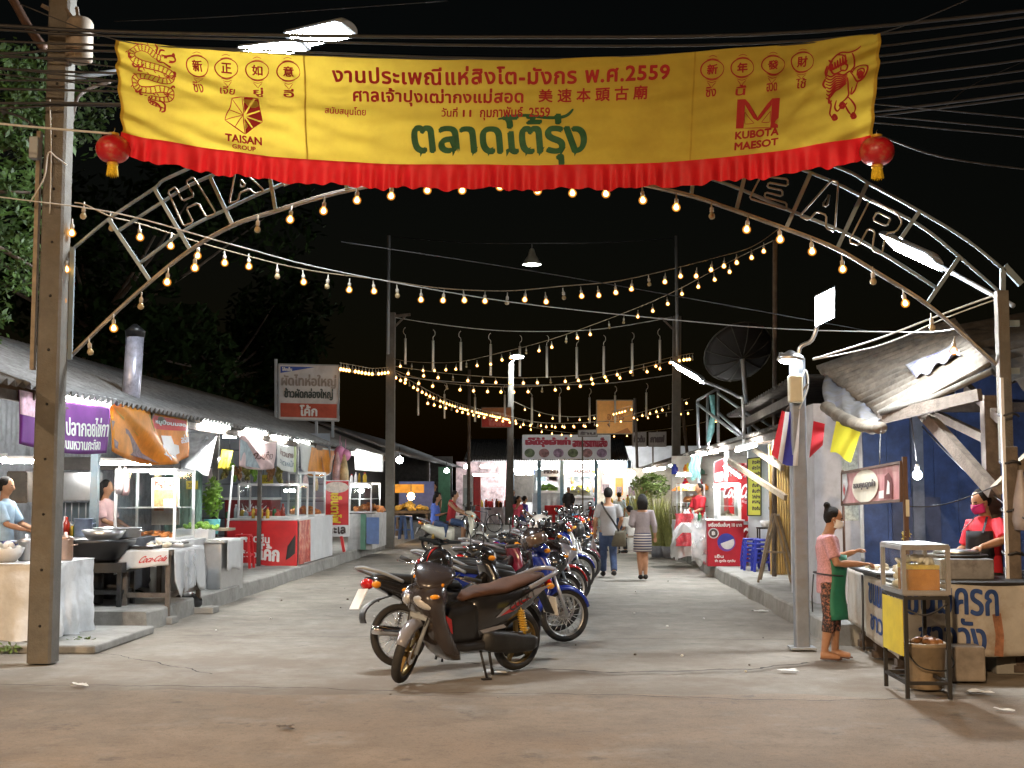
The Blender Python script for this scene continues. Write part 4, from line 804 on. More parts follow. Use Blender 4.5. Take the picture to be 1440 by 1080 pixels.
def decal(root, m, pts, y, name='stripe'):
    for s in (1, -1):
        mb = MB(); mb.add([V((a, s * (y(a) if callable(y) else y), b)) for a, b in pts], [tuple(range(len(pts)))]); mb.build(name, m, root)
def scooter(loc, rz, label, body, cowl, seat, rimm, front=None, steer=0., lean=0., retro=False, stand=True, plate=True, decals=None, sd=True):
    root = thing('parked_motorbike' if stand else 'ridden_scooter', (0, 0, 0), label, 'motorbike', 'motorbikes standing in the street' if stand else None)
    front = front or body; T = steerT(.40, .9, steer); wr = .27
    wheel(root, .63, wr, rimm, .042, 5 if not retro else 18, T); wheel(root, -.62, wr, rimm, .046, 5, None, disc=False)
    mb = MB(); mb.T = T
    for s in (1, -1): mb.tube([V((.63, s * .075, wr)), V((.53, s * .085, .56))], [.02, .017], 8)
    mb.bar(V((.53, -.085, .57)), V((.53, .085, .57)), .04); mb.tube([V((.53, 0, .57)), V((.40, 0, .9))], .025, 8); mb.build('fork', greym if not retro else chrome, root)
    fender(root, T, .63, wr, front, 25, 165, .065, .025)
    bars(root, T, .38, 1.0 if retro else .915, cowl, sd, retro, 1. if retro else 1.25, 1. if retro else .66)
    # apron
    mb = MB()
    if retro: secs = [(.97, .38, .09, .07), (.86, .42, .15, .08), (.72, .44, .17, .075), (.55, .42, .2, .06), (.4, .38, .21, .05), (.29, .3, .19, .04), (.25, .24, .17, .03)]
    else: secs = [(.87, .38, .12, .08), (.81, .45, .185, .12), (.73, .49, .24, .13), (.65, .47, .225, .11), (.56, .41, .19, .085), (.45, .36, .2, .085), (.34, .30, .185, .10), (.25, .23, .16, .11), (.18, .17, .12, .08)]
    mb.sl(secs, ex=2.7, axis='z', n=20); ap_ = mb.build('front_apron', cowl, root)
    if not retro:
        for s in (1, -1):
            mb = MB(); mb.sph((.57, s * .115, .70), (.045, .105, .05), 14, 8, rot=Euler((s * -.35, 0, s * .55)).to_matrix()); mb.build('headlight', mat('head_lens', (.42, .42, .42), .08, coat=1.), ap_)
            mb = MB(); mb.sph((.52, s * .2, .76), (.05, .035, .022), 10, 6); mb.build('indicator', amber, ap_)
            mb = MB(); mb.add([V((.335, s * .165, .47)), V((.42, s * .17, .62)), V((.30, s * .17, .55)), V((.27, s * .165, .42))], [(0, 1, 2, 3)]); mb.build('stripe', P_['red'], ap_)
        mb = MB(); mb.sl([(.62, .48, .10, .05), (.57, .46, .12, .06), (.51, .43, .09, .05)], axis='z'); mb.build('nose_panel', front, ap_)
    else:
        mb = MB(); mb.sph((.5, 0, .6), (.02, .09, .07), 10, 8); mb.build('grille_panel', chrome, ap_)
    # floor and belly
    mb = MB(); mb.sl([(.28, .30, .13, .035), (.1, .285, .165, .04), (-.12, .29, .165, .05), (-.22, .34, .15, .09)], ex=4, n=16); mb.build('footboard', black, root)
    # body
    mb = MB()
    if retro: mb.sl([(-.02, .5, .10, .16), (-.1, .5, .16, .2), (-.28, .52, .2, .2), (-.5, .58, .2, .17), (-.72, .64, .15, .12), (-.88, .68, .08, .06)], ex=2.6, n=20)
    else: mb.sl([(.04, .5, .09, .19), (-.06, .52, .145, .22), (-.25, .57, .165, .19), (-.45, .63, .165, .15), (-.66, .7, .14, .12), (-.84, .775, .09, .07), (-.93, .82, .05, .03)], ex=3., n=20)
    bd = mb.build('body_panel', body, root)
    mb = MB(); mb.sl([(.08, .69, .05, .02), (0, .73, .10, .035), (-.15, .755, .135, .042), (-.35, .765, .145, .04), (-.48, .80, .14, .045), (-.7, .84, .115, .035), (-.86, .87, .06, .018)], ex=2.6, n=20); mb.build('seat', seat, root)
    if not retro: mb = MB(); mb.sl([(.34, .46, .09, .15), (.2, .46, .11, .17), (.02, .48, .125, .2), (-.1, .5, .14, .2)], ex=3.4, n=18); mb.build('centre_tunnel', black, root)
    mb = MB(); mb.tube(catm([V((-.6, .16, .78)), V((-.75, .165, .84)), V((-.95, .12, .9)), V((-1.0, 0, .915)), V((-.95, -.12, .9)), V((-.75, -.165, .84)), V((-.6, -.16, .78))], 5), .022, 8); mb.build('grab_rail', P_['silver'], root)
    mb = MB(); mb.sph((-.93, 0, .79), (.05, .09, .05), 12, 8); mb.build('tail_light', redlens, root)
    for s in (1, -1): mb = MB(); mb.sph((-.9, s * .11, .77), (.05, .03, .03), 8, 6); mb.build('indicator', amber, root)
    mb = MB(); mb.bar((-.86, 0, .74), (-1.02, 0, .5), .12, .012); mb.build('mud_flap', black, root)
    if plate: mb = MB(); mb.bar((-.985, 0, .66), (-1.035, 0, .49), .2, .008); mb.build('number_plate', plate_m, root)
    # engine, exhaust, shock, stand
    mb = MB(); mb.sl([(-.1, .33, .05, .08), (-.2, .32, .07, .1), (-.45, .29, .065, .1), (-.68, .27, .06, .075), (-.74, .27, .04, .05)], ex=3); mb.v = [v + V((0, .12, 0)) for v in mb.v]; mb.build('engine', mat('dark_engine', (.03, .03, .03), .5, .4, var=.4), root)
    mb = MB()
    for s in (1, -1): 
        mb.tube([V((-.6, s * .14, .32)), V((-.5, s * .14, .62))], .016, 8)
        for k in range(9): q = V((-.6, s * .14, .32)).lerp(V((-.5, s * .14, .62)), .25 + k * .075); mb.tube([q + V((.034 * math.cos(a), .034 * math.sin(a), 0)) for a in [i * PI / 5 for i in range(10)]], .006, 5, closed=True)
    mb.build('shock_absorber', gold, root)
    mb = MB(); mb.tube(catm([V((-.15, -.1, .3)), V((-.35, -.14, .24)), V((-.5, -.16, .3)), V((-.92, -.17, .4))], 4), [.02] * 5 + [.03, .05, .055, .055, .057, .057, .057, .045], 10); mb.build('exhaust', blackm, root)
    if stand:
        mb = MB(); mb.tube([V((-.08, .12, .26)), V((-.12, .2, .0))], .012, 6); mb.bar((-.15, .21, .008), (-.06, .2, .008), .04, .012); mb.tube([V((-.2, .1, .25)), V((-.24, .13, .02))], .014, 6); mb.build('kickstand', blackm, root)
    mb = MB(); mb.T = T
    for s in (1, -1): mb.tube(catm([V((.28, s * .2, .96)), V((.44, s * .17, 1.0 if retro else .9)), V((.55, s * .1, .68)), V((.56, s * .07, .4))], 5), .006, 5)
    mb.build('brake_cable', blackm, root)
    if not retro:
        for s in (1, -1): mb = MB(); mb.add([V((-.08, s * .150, .40)), V((-.04, s * .150, .43)), V((-.3, s * .170, .47)), V((-.34, s * .170, .44))], [(0, 1, 2, 3)]); mb.build('trim_line', P_['silver'], root)
    if decals: decals(bd)
    root.location = loc; root.rotation_euler = (lean, 0, rz); return root
def underbone(loc, rz, label, body, second, seat=seatm, steer=0., lean=0., plate=True, sd=True, box=False):
    root = thing('parked_motorbike', (0, 0, 0), label, 'motorbike', 'motorbikes standing in the street'); T = steerT(.36, .95, steer); wr = .29
    wheel(root, .64, wr, alum, .032, 20, T); wheel(root, -.61, wr, alum, .036, 20, None, disc=False)
    mb = MB(); mb.T = T
    for s in (1, -1): mb.tube([V((.64, s * .07, wr)), V((.57, s * .07, .5)), V((.49, s * .07, .74))], [.024, .022, .016], 8)
    mb.tube([V((.49, 0, .74)), V((.36, 0, .97))], .03, 8); mb.bar(V((.49, -.07, .74)), V((.49, .07, .74)), .04); mb.build('fork', alum, root)
    fender(root, T, .64, wr, body, 15, 150, .058, .03)
    bars(root, T, .31, 1.02, second, sd, True, .85)
    mb = MB(); mb.sl([(.97, .33, .07, .05), (.9, .37, .12, .07), (.8, .4, .15, .06), (.66, .38, .2, .04), (.5, .33, .21, .03), (.4, .3, .17, .025), (.34, .28, .12, .02)], ex=2.5, axis='z', n=18); mb.build('leg_shield', body, root)
    mb = MB(); mb.sl([(.34, .78, .06, .08), (.2, .66, .07, .09), (.05, .58, .08, .1), (-.1, .58, .1, .12), (-.2, .6, .12, .12)], ex=2.6); mb.build('frame_cover', second, root)
    mb = MB(); mb.sl([(-.05, .62, .09, .08), (-.2, .62, .135, .13), (-.4, .66, .145, .12), (-.6, .71, .13, .095), (-.8, .775, .09, .06), (-.93, .81, .05, .03)], ex=2.8, n=18); bd = mb.build('body_panel', body, root)
    mb = MB(); mb.sl([(.06, .71, .06, .025), (0, .735, .11, .045), (-.2, .765, .14, .05), (-.45, .79, .145, .055), (-.7, .825, .125, .045), (-.84, .84, .07, .025)], ex=2.8, n=16); mb.build('seat', seat, root)
    mb = MB(); mb.tube(catm([V((-.62, .15, .78)), V((-.8, .15, .86)), V((-.98, .09, .92)), V((-1.0, 0, .925)), V((-.98, -.09, .92)), V((-.8, -.15, .86)), V((-.62, -.15, .78))], 4), .017, 8); mb.build('grab_rail', greym, root)
    mb = MB(); mb.sph((-.92, 0, .775), (.06, .095, .055), 12, 8); mb.build('tail_light', redlens, root)
    for s in (1, -1): mb = MB(); mb.sph((-.88, s * .115, .765), (.05, .03, .032), 8, 6); mb.build('indicator', amber, root)
    mb = MB(); mb.grid(lambda u, v: V((-.62 - .36 * math.cos(R(80 - 95 * u)), (v - .5) * .13, .29 + .37 * math.sin(R(80 - 60 * u)))), 8, 4); mb.build('mud_flap', black, root, sol=.006)
    if plate: mb = MB(); mb.bar((-.96, 0, .73), (-1.06, 0, .55), .2, .008); mb.build('number_plate', plate_m, root)
    mb = MB(); mb.sl([(.22, .38, .06, .07), (.05, .37, .1, .11), (-.12, .36, .12, .11), (-.25, .36, .08, .08)], ex=3)
    for k in range(6): mb.bx(.2 + k * .022, .208 + k * .022, -.07, .07, .36, .48)
    mb.build('engine', enginem, root)
    mb = MB()
    for s in (1, -1): mb.bar((-.2, s * .075, .34), (-.63, s * .075, .29), .03, .045)
    mb.build('swingarm', blackm, root)
    for s in (1, -1):
        mb = MB(); mb.tube([V((-.58, s * .11, .32)), V((-.47, s * .12, .66))], .013, 8)
        for k in range(10): q = V((-.58, s * .11, .32)).lerp(V((-.47, s * .12, .66)), .2 + k * .07); mb.tube([q + V((.03 * math.cos(a), .03 * math.sin(a), 0)) for a in [i * PI / 5 for i in range(10)]], .006, 5, closed=True)
        mb.build('shock_absorber', chrome, root)
    mb = MB(); mb.tube(catm([V((.2, -.05, .33)), V((.1, -.12, .25)), V((-.2, -.15, .25)), V((-.45, -.15, .29)), V((-.95, -.16, .36))], 4), [.018] * 10 + [.03, .043, .047, .048, .048, .048, .04], 12); mb.build('exhaust', chrome, root)
    mb = MB(); mb.tube([V((-.02, .1, .27)), V((-.04, .22, .0))], .011, 6); mb.tube([V((-.12, .1, .25)), V((-.16, .12, .03))], .013, 6); mb.build('kickstand', blackm, root)
    if box: mb = MB(); mb.sl([(.62, .93, .1, .07), (.55, .93, .16, .13), (.42, .93, .16, .13), (.38, .93, .12, .09)], ex=5); mb.build('front_basket', black, root)
    root.location = loc; root.rotation_euler = (lean, 0, rz); return root
def helmet(p, rz, m, label, visor=None, tilt=(0, 0), stripe=None):
    """an open-faced helmet lying at p"""
    root = thing('helmet', (0, 0, 0), label, 'helmet', 'helmets left on the motorbikes')
    mb = MB(); vs = []; fs = []; n = 22; k = 12
    for i in range(k + 1):
        for j in range(n):
            ph = 2 * PI * j / n; front = max(0, math.cos(ph)); th = (i / k) * R(118 - 42 * front ** 1.5)
            vs.append(V((.158 * math.sin(th) * math.cos(ph), .132 * math.sin(th) * math.sin(ph), .142 * math.cos(th))))
    for i in range(k):
        for j in range(n): fs.append((i * n + j, (i + 1) * n + j, (i + 1) * n + (j + 1) % n, i * n + (j + 1) % n))
    mb.add(vs, fs, 0, True); sh = mb.build('shell', m, root, sol=.014)
    mb = MB(); mb.grid(lambda u, v: V((.166 * math.cos(R(-68 + 136 * u)) * math.cos(R(28 - 52 * v)), .14 * math.sin(R(-68 + 136 * u)) * math.cos(R(28 - 52 * v)) ** .5, .135 * math.sin(R(28 - 52 * v)) + .004)), 16, 6); mb.build('visor', visor or mat('smoke_visor', (.02, .022, .025), .06, coat=1.), root, sol=.003)
    if stripe:
        mb = MB(); mb.grid(lambda u, v: V((.16 * math.sin(R(-60 + 130 * u)), .02 * (v - .5) * 2 + .03 * math.sin(3 * u), .145 * math.cos(R(-60 + 130 * u)) + .002)), 14, 2); mb.build('stripe', stripe, root)
    root.location = p; root.rotation_euler = (tilt[0], tilt[1], rz); return root
# front scooter
rear = gr(724, 942); frt = gr(571, 961); hd_ = math.atan2(frt.y - rear.y, frt.x - rear.x); cen = (rear + frt) / 2
def click_decal(bd):
    decal(bd, P_['silver'], [(-.2, .53), (-.42, .585), (-.86, .80), (-.66, .765), (-.3, .61)], .172)
    decal(bd, P_['red'], [(-.25, .545), (-.4, .58), (-.62, .70), (-.45, .66)], .1755)
    for s in (1, -1):
        mb = MB(); a = V((-.3, .178 * s, .585)); b = V((-.72, .178 * s, .765))
        d_ = (b - a).normalized(); lettering(mb, 'CLICK i', plane_fn(a if s > 0 else b, d_ if s > 0 else -d_, V((0, 0, 1)) - d_ * d_.z), .06, .36, -.03 if s > 0 else -.03, .03, .003, 0, 1.0); mb.build('decal_lettering', black, bd)
scooter((cen.x, cen.y, 0), hd_, 'dark grey scooter with brown seat standing nearest on its side stand', P_['black'], P_['grey'], seatb, mat('bronze_rim', (.2, .13, .045), .4, .7, var=.3), front=P_['silver'], steer=.62, lean=-.09, decals=click_decal, sd=False)
rz0 = R(33); bk = lambda x, y: (x, y, 0)
underbone((-1.0, 12.42, 0), R(34), 'black motorbike just behind the grey scooter, its number plate to the left', P_['black'], P_['black'], steer=-.3, lean=-.08)
underbone((-.50, 13.75, 0), R(31), 'blue motorbike with its front wheel sticking out to the right of the grey scooter', P_['blue'], P_['blue'], steer=-.1, lean=-.08)
helmet(V((-1.10, 11.42, .99)), R(235), P_['black'], 'black and orange helmet hooked on the handlebar of the nearest grey scooter', tilt=(.1, .25), stripe=P_['red'])
helmet(V((-.28, 13.75, 1.1)), R(-60), mat('dark_helmet', (.03, .022, .02), .25, coat=.7), 'dark helmet with scratched visor hooked over the blue motorbike handlebar', tilt=(.3, -.2), visor=mat('brown_visor', (.1, .07, .055), .12, coat=.8))
row = [(14.75, 'black', 'black', 'u', 'black motorbike tucked behind the blue one in the row'), (15.75, 'maroon', 'black', 'u', 'dark maroon motorbike with red tail lamp to the left of the row'), (16.7, 'black', 'grey', 's', 'black scooter with grey cowl just before the white helmet'), (17.7, 'red', 'black', 'u', 'red motorbike carrying the white helmet on its handlebar'),
       (18.65, 'black', 'silver', 's', 'black and silver scooter behind the red motorbike with the white helmet'), (19.6, 'red', 'red', 'u', 'bright red motorbike with orange tail indicator seen past the black helmet'), (20.6, 'blue', 'black', 'u', 'dark blue motorbike in the middle of the row'), (21.6, 'white', 'red', 'u', 'white and red motorbike in the middle of the row'),
       (22.6, 'black', 'black', 'u', 'black motorbike with a round black basket hanging at its front wheel'), (23.6, 'maroon', 'black', 's', 'maroon and black scooter behind the motorbike with the basket'), (24.6, 'silver', 'black', 'u', 'silver motorbike in the rear half of the row'), (25.5, 'black', 'black', 's', 'plain black scooter in the rear half of the row'),
       (26.5, 'black', 'red', 'u', 'black motorbike with red handlebar cowl near the end of the row'), (27.4, 'grey', 'grey', 'u', 'grey motorbike near the end of the row'), (28.3, 'maroon', 'maroon', 's', 'maroon scooter next to the light blue one')]
for i, (y, a, b, k, lb) in enumerate(row):
    x = -.62 + (y - 14) * .062 - (.35 if i in (1, 5) else 0); rz = R(33 + random.uniform(-6, 6))
    if k == 'u': underbone((x, y, 0), rz, lb, P_[a], P_[b], steer=random.uniform(-.4, .3), lean=-.08, box=(i == 8))
    else: scooter((x, y, 0), rz, lb, P_[a], P_[b], seatm, alum, steer=random.uniform(-.3, .3), lean=-.08)
scooter((.02, 29.6, 0), R(20), 'light blue retro scooter at the far end of the row', P_['lightblue'], P_['lightblue'], seatm, chrome, steer=-.2, lean=-.06, retro=True)
helmet(V((-.28, 17.75, 1.16)), R(-40), P_['white'], 'white helmet with dark visor on the handlebar of the red motorbike', tilt=(.15, -.15))
helmet(at(795, 722, 29.4), R(-70), P_['white'], 'small white and red helmet on the light blue retro scooter', stripe=P_['red'])
helmet(at(768, 768, 19.5), R(-60), P_['black'], 'glossy black helmet hanging low between the white and red motorbikes', tilt=(.4, 0))
helmet(at(781, 792, 16.6), R(-50), P_['black'], 'black helmet hanging down beside the right front wheels', tilt=(.6, .3))
# bicycles by the back tables
def bicycle(loc, rz, label):
    root = thing('bicycle', (0, 0, 0), label, 'bicycle', 'bicycles by the back tables')
    for x in (.52, -.52):
        mb = MB(); mb.tube([V((x + .33 * math.cos(a), 0, .33 + .33 * math.sin(a))) for a in [i * PI / 14 for i in range(28)]], .02, 6, closed=True); t = mb.build('wheel', tyrem, root)
        mb = MB(); [mb.tube([V((x, 0, .33)), V((x + .32 * math.cos(a), 0, .33 + .32 * math.sin(a)))], .003, 4) for a in [i * PI / 7 for i in range(14)]]; mb.build('spokes', chrome, t)
    mb = MB()
    for a, b in (((-.52, .33), (-.1, .3)), ((-.52, .33), (-.2, .75)), ((-.1, .3), (-.22, .85)), ((-.1, .3), (.38, .7)), ((-.2, .75), (.36, .82)), ((.52, .33), (.34, .95))): mb.tube([V((a[0], 0, a[1])), V((b[0], 0, b[1]))], .018, 6)
    mb.build('frame', P_['silver'], root)
    mb = MB(); mb.tube(catm([V((.2, .28, 1.0)), V((.34, .1, 1.02)), V((.34, -.1, 1.02)), V((.2, -.28, 1.0))], 3), .012, 6); mb.build('handlebar', chrome, root)
    mb = MB(); mb.sl([(-.36, .88, .07, .03), (-.25, .89, .09, .03), (-.1, .89, .03, .02)]); mb.build('saddle', black, root)
    mb = MB(); mb.bx(.42, .66, -.15, .15, .75, .98); mb.build('basket', mat('wire_basket', (.1, .1, .11), .5, .5), root)
    root.location = loc; root.rotation_euler = (0, 0, rz); return root
g = gr(640, 742); bicycle((at(645, 700, 52).x, 52, 0), R(15), 'bicycle standing on the left before the back tables')
bicycle((at(678, 700, 50).x, 50, 0), R(160), 'bicycle standing on the right before the back tables')
# ---------------------------------------------------------------- people
skinm = mat('skin', (.36, .19, .11), .5, var=.1, scale=20, spec=.3); hairm = mat('black_hair', (.012, .01, .009), .75, var=.5, scale=60, bump=.5, bscale=140, spec=.2)
def fuse(mb, name, m, parent, vox, it=4):
    o = mb.build(name, m); r = o.modifiers.new('r', 'REMESH'); r.mode = 'VOXEL'; r.voxel_size = vox
    s = o.modifiers.new('s', 'SMOOTH'); s.factor = .5; s.iterations = it
    dg = bpy.context.evaluated_depsgraph_get(); me = bpy.data.meshes.new_from_object(o.evaluated_get(dg)); old = o.data
    o.modifiers.clear(); o.data = me; bpy.data.meshes.remove(old); me.name = name
    me.polygons.foreach_set('use_smooth', [True] * len(me.polygons)); me.update(); o.parent = parent; return o
J0 = dict(hip=(0, 0, .52), waist=(0, .0, .61), chest=(0, 0, .73), neck=(0, -.005, .825), head=(0, .012, .925), face=(0, 1, 0),
          sL=(-.1, 0, .795), sR=(.1, 0, .795), eL=(-.13, -.02, .63), eR=(.13, -.02, .63), hL=(-.135, .03, .48), hR=(.135, .03, .48),
          pL=(-.05, 0, .5), pR=(.05, 0, .5), kL=(-.055, .012, .28), kR=(.055, .012, .28), aL=(-.06, -.012, .045), aR=(.06, -.012, .045), fL=(0, 1, 0), fR=(0, 1, 0))
def person(loc, rz, label, H=1.65, J={}, shirt=None, sleeve=.75, hem=.47, pants=None, leg=.95, skirt=None, hair='short', shoes=None, vox=.014, group=None, fem=False, curl=(0, .6, -.8), build=1., grip=False):
    P = {k: V(v) for k, v in {**J0, **J}.items()}
    for k in P:
        if k not in ('face', 'fL', 'fR'): P[k] = P[k] * H
    root = thing('person', (0, 0, 0), label, 'person', group); bs = build * H
    side = (P['sR'] - P['sL']).normalized(); hs = (P['pR'] - P['pL']).normalized()
    fc = P['face'].normalized(); up = (P['head'] - P['neck']).normalized(); fc = (fc - up * fc.dot(up)).normalized(); lat = fc.cross(up)
    FR = M((lat, fc, up)).transposed()
    def torso(mb, g, z0=None, top=True):
        low_ = P['hip'] + (P['hip'] - P['waist']).normalized() * .055 * H
        sh = (P['sL'] + P['sR']) / 2 + V((0, 0, .008 * H)); seq = [(low_, .078, .06), (P['hip'], .088 if fem else .084, .066), (P['waist'], .070 if fem else .078, .055), (P['chest'], .084, .064), (sh.lerp(P['chest'], .25), .09, .056), (sh, .076, .043), (P['neck'], .034, .034)]
        if not top: seq = seq[:-1]
        if z0 is not None: seq = seq[z0:]
        mb.tube([q[0] for q in seq], [(q[1] * bs + g, q[2] * bs + g) for q in seq], 18, sx=side)
    b = MB(); torso(b, 0)
    b.tube([P['neck'] - up * .02 * H, P['head']], [.034 * bs, .03 * bs], 12)
    hd = P['head']; hr = H * .069
    b.sph(hd + up * hr * .12, (hr * .68, hr * .83, hr * .95), 16, 12, rot=FR); b.sph(hd - up * hr * .45 + fc * hr * .18, (hr * .5, hr * .58, hr * .55), 12, 8, rot=FR)
    b.tube([hd + fc * hr * .82 + up * hr * .15, hd + fc * hr * 1.02 - up * hr * .18], [hr * .09, hr * .16], 8)
    for s in (1, -1): b.sph(hd + lat * (s * hr * .69), (hr * .1, hr * .16, hr * .24), 8, 6, rot=FR)
    for s in 'LR':
        sh, el, ha = P['s' + s], P['e' + s], P['h' + s]
        b.tube([sh.lerp(P['chest'], .25), sh, sh.lerp(el, .5), el, el.lerp(ha, .35), ha], [.036 * bs, .034 * bs, .028 * bs, .024 * bs, .024 * bs, .0155 * bs], 12)
        d = (ha - el).normalized(); cu = V(curl); cu = (cu - d * cu.dot(d)).normalized(); wd_ = d.cross(cu).normalized(); k_ = H / 1.65
        FRh = M((wd_, cu, d)).transposed(); b.sph(ha + d * .045 * k_, (.04 * k_, .017 * k_, .052 * k_), 12, 8, rot=FRh)
        for f in range(4):
            o_ = ha + d * .08 * k_ + wd_ * ((f - 1.5) * .0195 * k_); L = (.062, .072, .068, .052)[f] * k_; c1 = .75 if grip else .35
            b.tube([o_, o_ + d * L * .45 + cu * L * .18 * c1, o_ + d * L * (.85 - .2 * c1) + cu * L * .7 * c1, o_ + d * L * (1. - .5 * c1) + cu * L * 1.05 * c1], [.0095 * k_, .009 * k_, .0082 * k_, .007 * k_], 8)
        s2 = -1 if s == 'R' else 1
        b.tube([ha + d * .025 * k_ + wd_ * (.03 * k_ * s2), ha + d * .055 * k_ + wd_ * (.052 * k_ * s2) + cu * .015 * k_, ha + d * .085 * k_ + wd_ * (.05 * k_ * s2) + cu * .032 * k_], [.012 * k_, .0105 * k_, .008 * k_], 8)
        hp, kn, an = P['p' + s], P['k' + s], P['a' + s]
        b.tube([hp + (hp - kn).normalized() * .03 * H, hp.lerp(kn, .35), kn, kn.lerp(an, .3), an], [.05 * bs, .046 * bs, .033 * bs, .034 * bs, .021 * bs], 14)
        fd = P['f' + s].normalized(); b.tube([an - fd * .025 * H - V((0, 0, .02 * H)), an + fd * .03 * H - V((0, 0, .02 * H)), an + fd * .1 * H - V((0, 0, .033 * H))], [.024 * bs, .026 * bs, .02 * bs], 10)
    body = fuse(b, 'body', skinm, root, vox)
    if shirt:
        g = .012; mb = MB(); lowp = P['hip'] + (P['hip'] - P['waist']) * ((.52 - hem) / .09)
        sh = (P['sL'] + P['sR']) / 2 + V((0, 0, .012 * H)); seq = [(lowp, .088, .07), (P['hip'], .09, .07), (P['waist'], .076 if fem else .084, .061), (P['chest'], .088, .068), (sh.lerp(P['chest'], .3), .092, .06), (sh, .066, .044), (P['neck'] - up * .016 * H, .036, .036)]
        mb.tube([q[0] for q in seq], [(q[1] * bs + g, q[2] * bs + g) for q in seq], 20, sx=side)
        for s in 'LR':
            sh_, el, ha = P['s' + s], P['e' + s], P['h' + s]
            if sleeve > 0:
                if sleeve <= 1: e = sh_.lerp(el, sleeve); mb.tube([sh_.lerp(P['chest'], .2), sh_, e], [.038 * bs + g, .033 * bs + g, .031 * bs + g], 14)
                else: e = el.lerp(ha, sleeve - 1); mb.tube([sh_.lerp(P['chest'], .2), sh_, el, e], [.038 * bs + g, .032 * bs + g, .027 * bs + g, .021 * bs + g], 14)
        fuse(mb, 'shirt', shirt, root, vox, 3)
    if pants:
        g = .010; mb = MB(); mb.tube([P['hip'].lerp(P['waist'], .55), P['hip'], P['hip'] + (P['hip'] - P['waist']).normalized() * .05 * H], [(.078 * bs + g, .06 * bs + g), (.09 * bs + g, .07 * bs + g), (.085 * bs + g, .066 * bs + g)], 18, sx=hs)
        for s in 'LR':
            hp, kn, an = P['p' + s], P['k' + s], P['a' + s]
            if leg <= .5: e = hp.lerp(kn, leg * 2); mb.tube([hp, hp.lerp(e, .5), e], [.053 * bs + g, .05 * bs + g, .045 * bs + g], 14)
            else: e = kn.lerp(an, leg * 2 - 1); mb.tube([hp, hp.lerp(kn, .4), kn, e], [.053 * bs + g, .049 * bs + g, .037 * bs + g, .031 * bs + g], 14)
        fuse(mb, 'trousers', pants, root, vox, 3)
    if skirt:
        m_, z1, fl = skirt; mb = MB(); mb.tube([P['hip'].lerp(P['waist'], .4), P['hip'], V((P['hip'].x, P['hip'].y, z1 * H))], [(.08 * bs + .012, .064 * bs + .012), (.095 * bs + .012, .075 * bs + .012), (fl * bs + .012, fl * .8 * bs + .012)], 22, sx=hs); mb.build('skirt', m_, root)
    hc = hd + up * hr * .24 - fc * hr * .2
    mb = MB(); mb.sph(hc, (hr * .76, hr * .82, hr * .93), 18, 12, rot=FR)
    if hair == 'long': mb.tube([hc + up * hr * .3 - fc * hr * .25, hc - up * hr * .8 - fc * hr * .35, hc - up * hr * 1.9 - fc * hr * .45], [(hr * .75, hr * .62), (hr * .95, hr * .55), (hr * .8, hr * .22)], 16, sx=lat)
    if hair == 'bun': mb.sph(hc + up * hr * .85 - fc * hr * .75, hr * .34, 12, 8); mb.tube([hc - fc * hr * .5 + up * hr * .3, hc + up * hr * .8 - fc * hr * .72], [hr * .4, hr * .2], 10)
    if hair != 'none': fuse(mb, 'hair', hairm, root, .010, 2) if vox < .012 else mb.build('hair', hairm, root)
    if shoes:
        for s in 'LR':
            an = P['a' + s]; fd = P['f' + s].normalized(); mb = MB(); q = an - V((0, 0, .012 * H))
            mb.tube([q - fd * .035 * H, q + fd * .0 * H, q + fd * .06 * H - V((0, 0, .008 * H)), q + fd * .12 * H - V((0, 0, .012 * H))], [(.024 * bs, .026 * bs), (.028 * bs, .03 * bs), (.029 * bs, .024 * bs), (.018 * bs, .014 * bs)], 12, sx=fd.cross(V((0, 0, 1)))); mb.build('shoe', shoes, root)
    root.location = loc; root.rotation_euler = (0, 0, rz)
    root['_'] = 0; del root['_']
    return root, P, FR, hr
def eyes(root, P, FR, hr):
    for s in (1, -1):
        mb = MB(); mb.sph(P['head'] + FR @ V((s * .3 * hr, .76 * hr, .1 * hr)), (.1 * hr, .06 * hr, .05 * hr), 8, 6); mb.build('eye', mat('eye_dark', (.02, .015, .012), .2), root)
        mb = MB(); mb.bar(P['head'] + FR @ V((s * .16 * hr, .83 * hr, .27 * hr)), P['head'] + FR @ V((s * .44 * hr, .72 * hr, .29 * hr)), .006, .008); mb.build('eyebrow', hairm, root)
def facemask(root, P, FR, hr, m):
    h = P['head']; mb = MB()
    mb.grid(lambda u, v: h + FR @ V((hr * .64 * math.sin(R(-78 + 156 * u)), hr * (.12 + (.86 + .12 * math.exp(-((u - .5) * 5) ** 2)) * math.cos(R(-78 + 156 * u)) * (1 - .22 * abs(v - .45) ** 1.5 * 2)), hr * (.06 - .82 * v))), 14, 8); k = mb.build('face_mask', m, root, sol=.004)
    for s in (1, -1): mb = MB(); mb.tube([h + FR @ V((s * hr * .62, hr * .25, -hr * .05)), h + FR @ V((s * hr * .74, -hr * .05, hr * .1)), h + FR @ V((s * hr * .6, hr * .28, -hr * .5))], .0035, 5); mb.build('ear_loop', m, k)
def apron(root, P, m, y, x0, x1, z0, z1, H, name='apron', side=0):
    mb = MB(); mb.grid(lambda u, v: V(((x0 + (x1 - x0) * u) * H, (y - 1.5 * abs(u - .5) ** 2.4 * .36 + .006 * math.sin(14 * u)) * H + .012 * math.sin(7 * v + 3 * u), (z0 + (z1 - z0) * v) * H)), 12, 10); return mb.build(name, m, root, sol=.004)
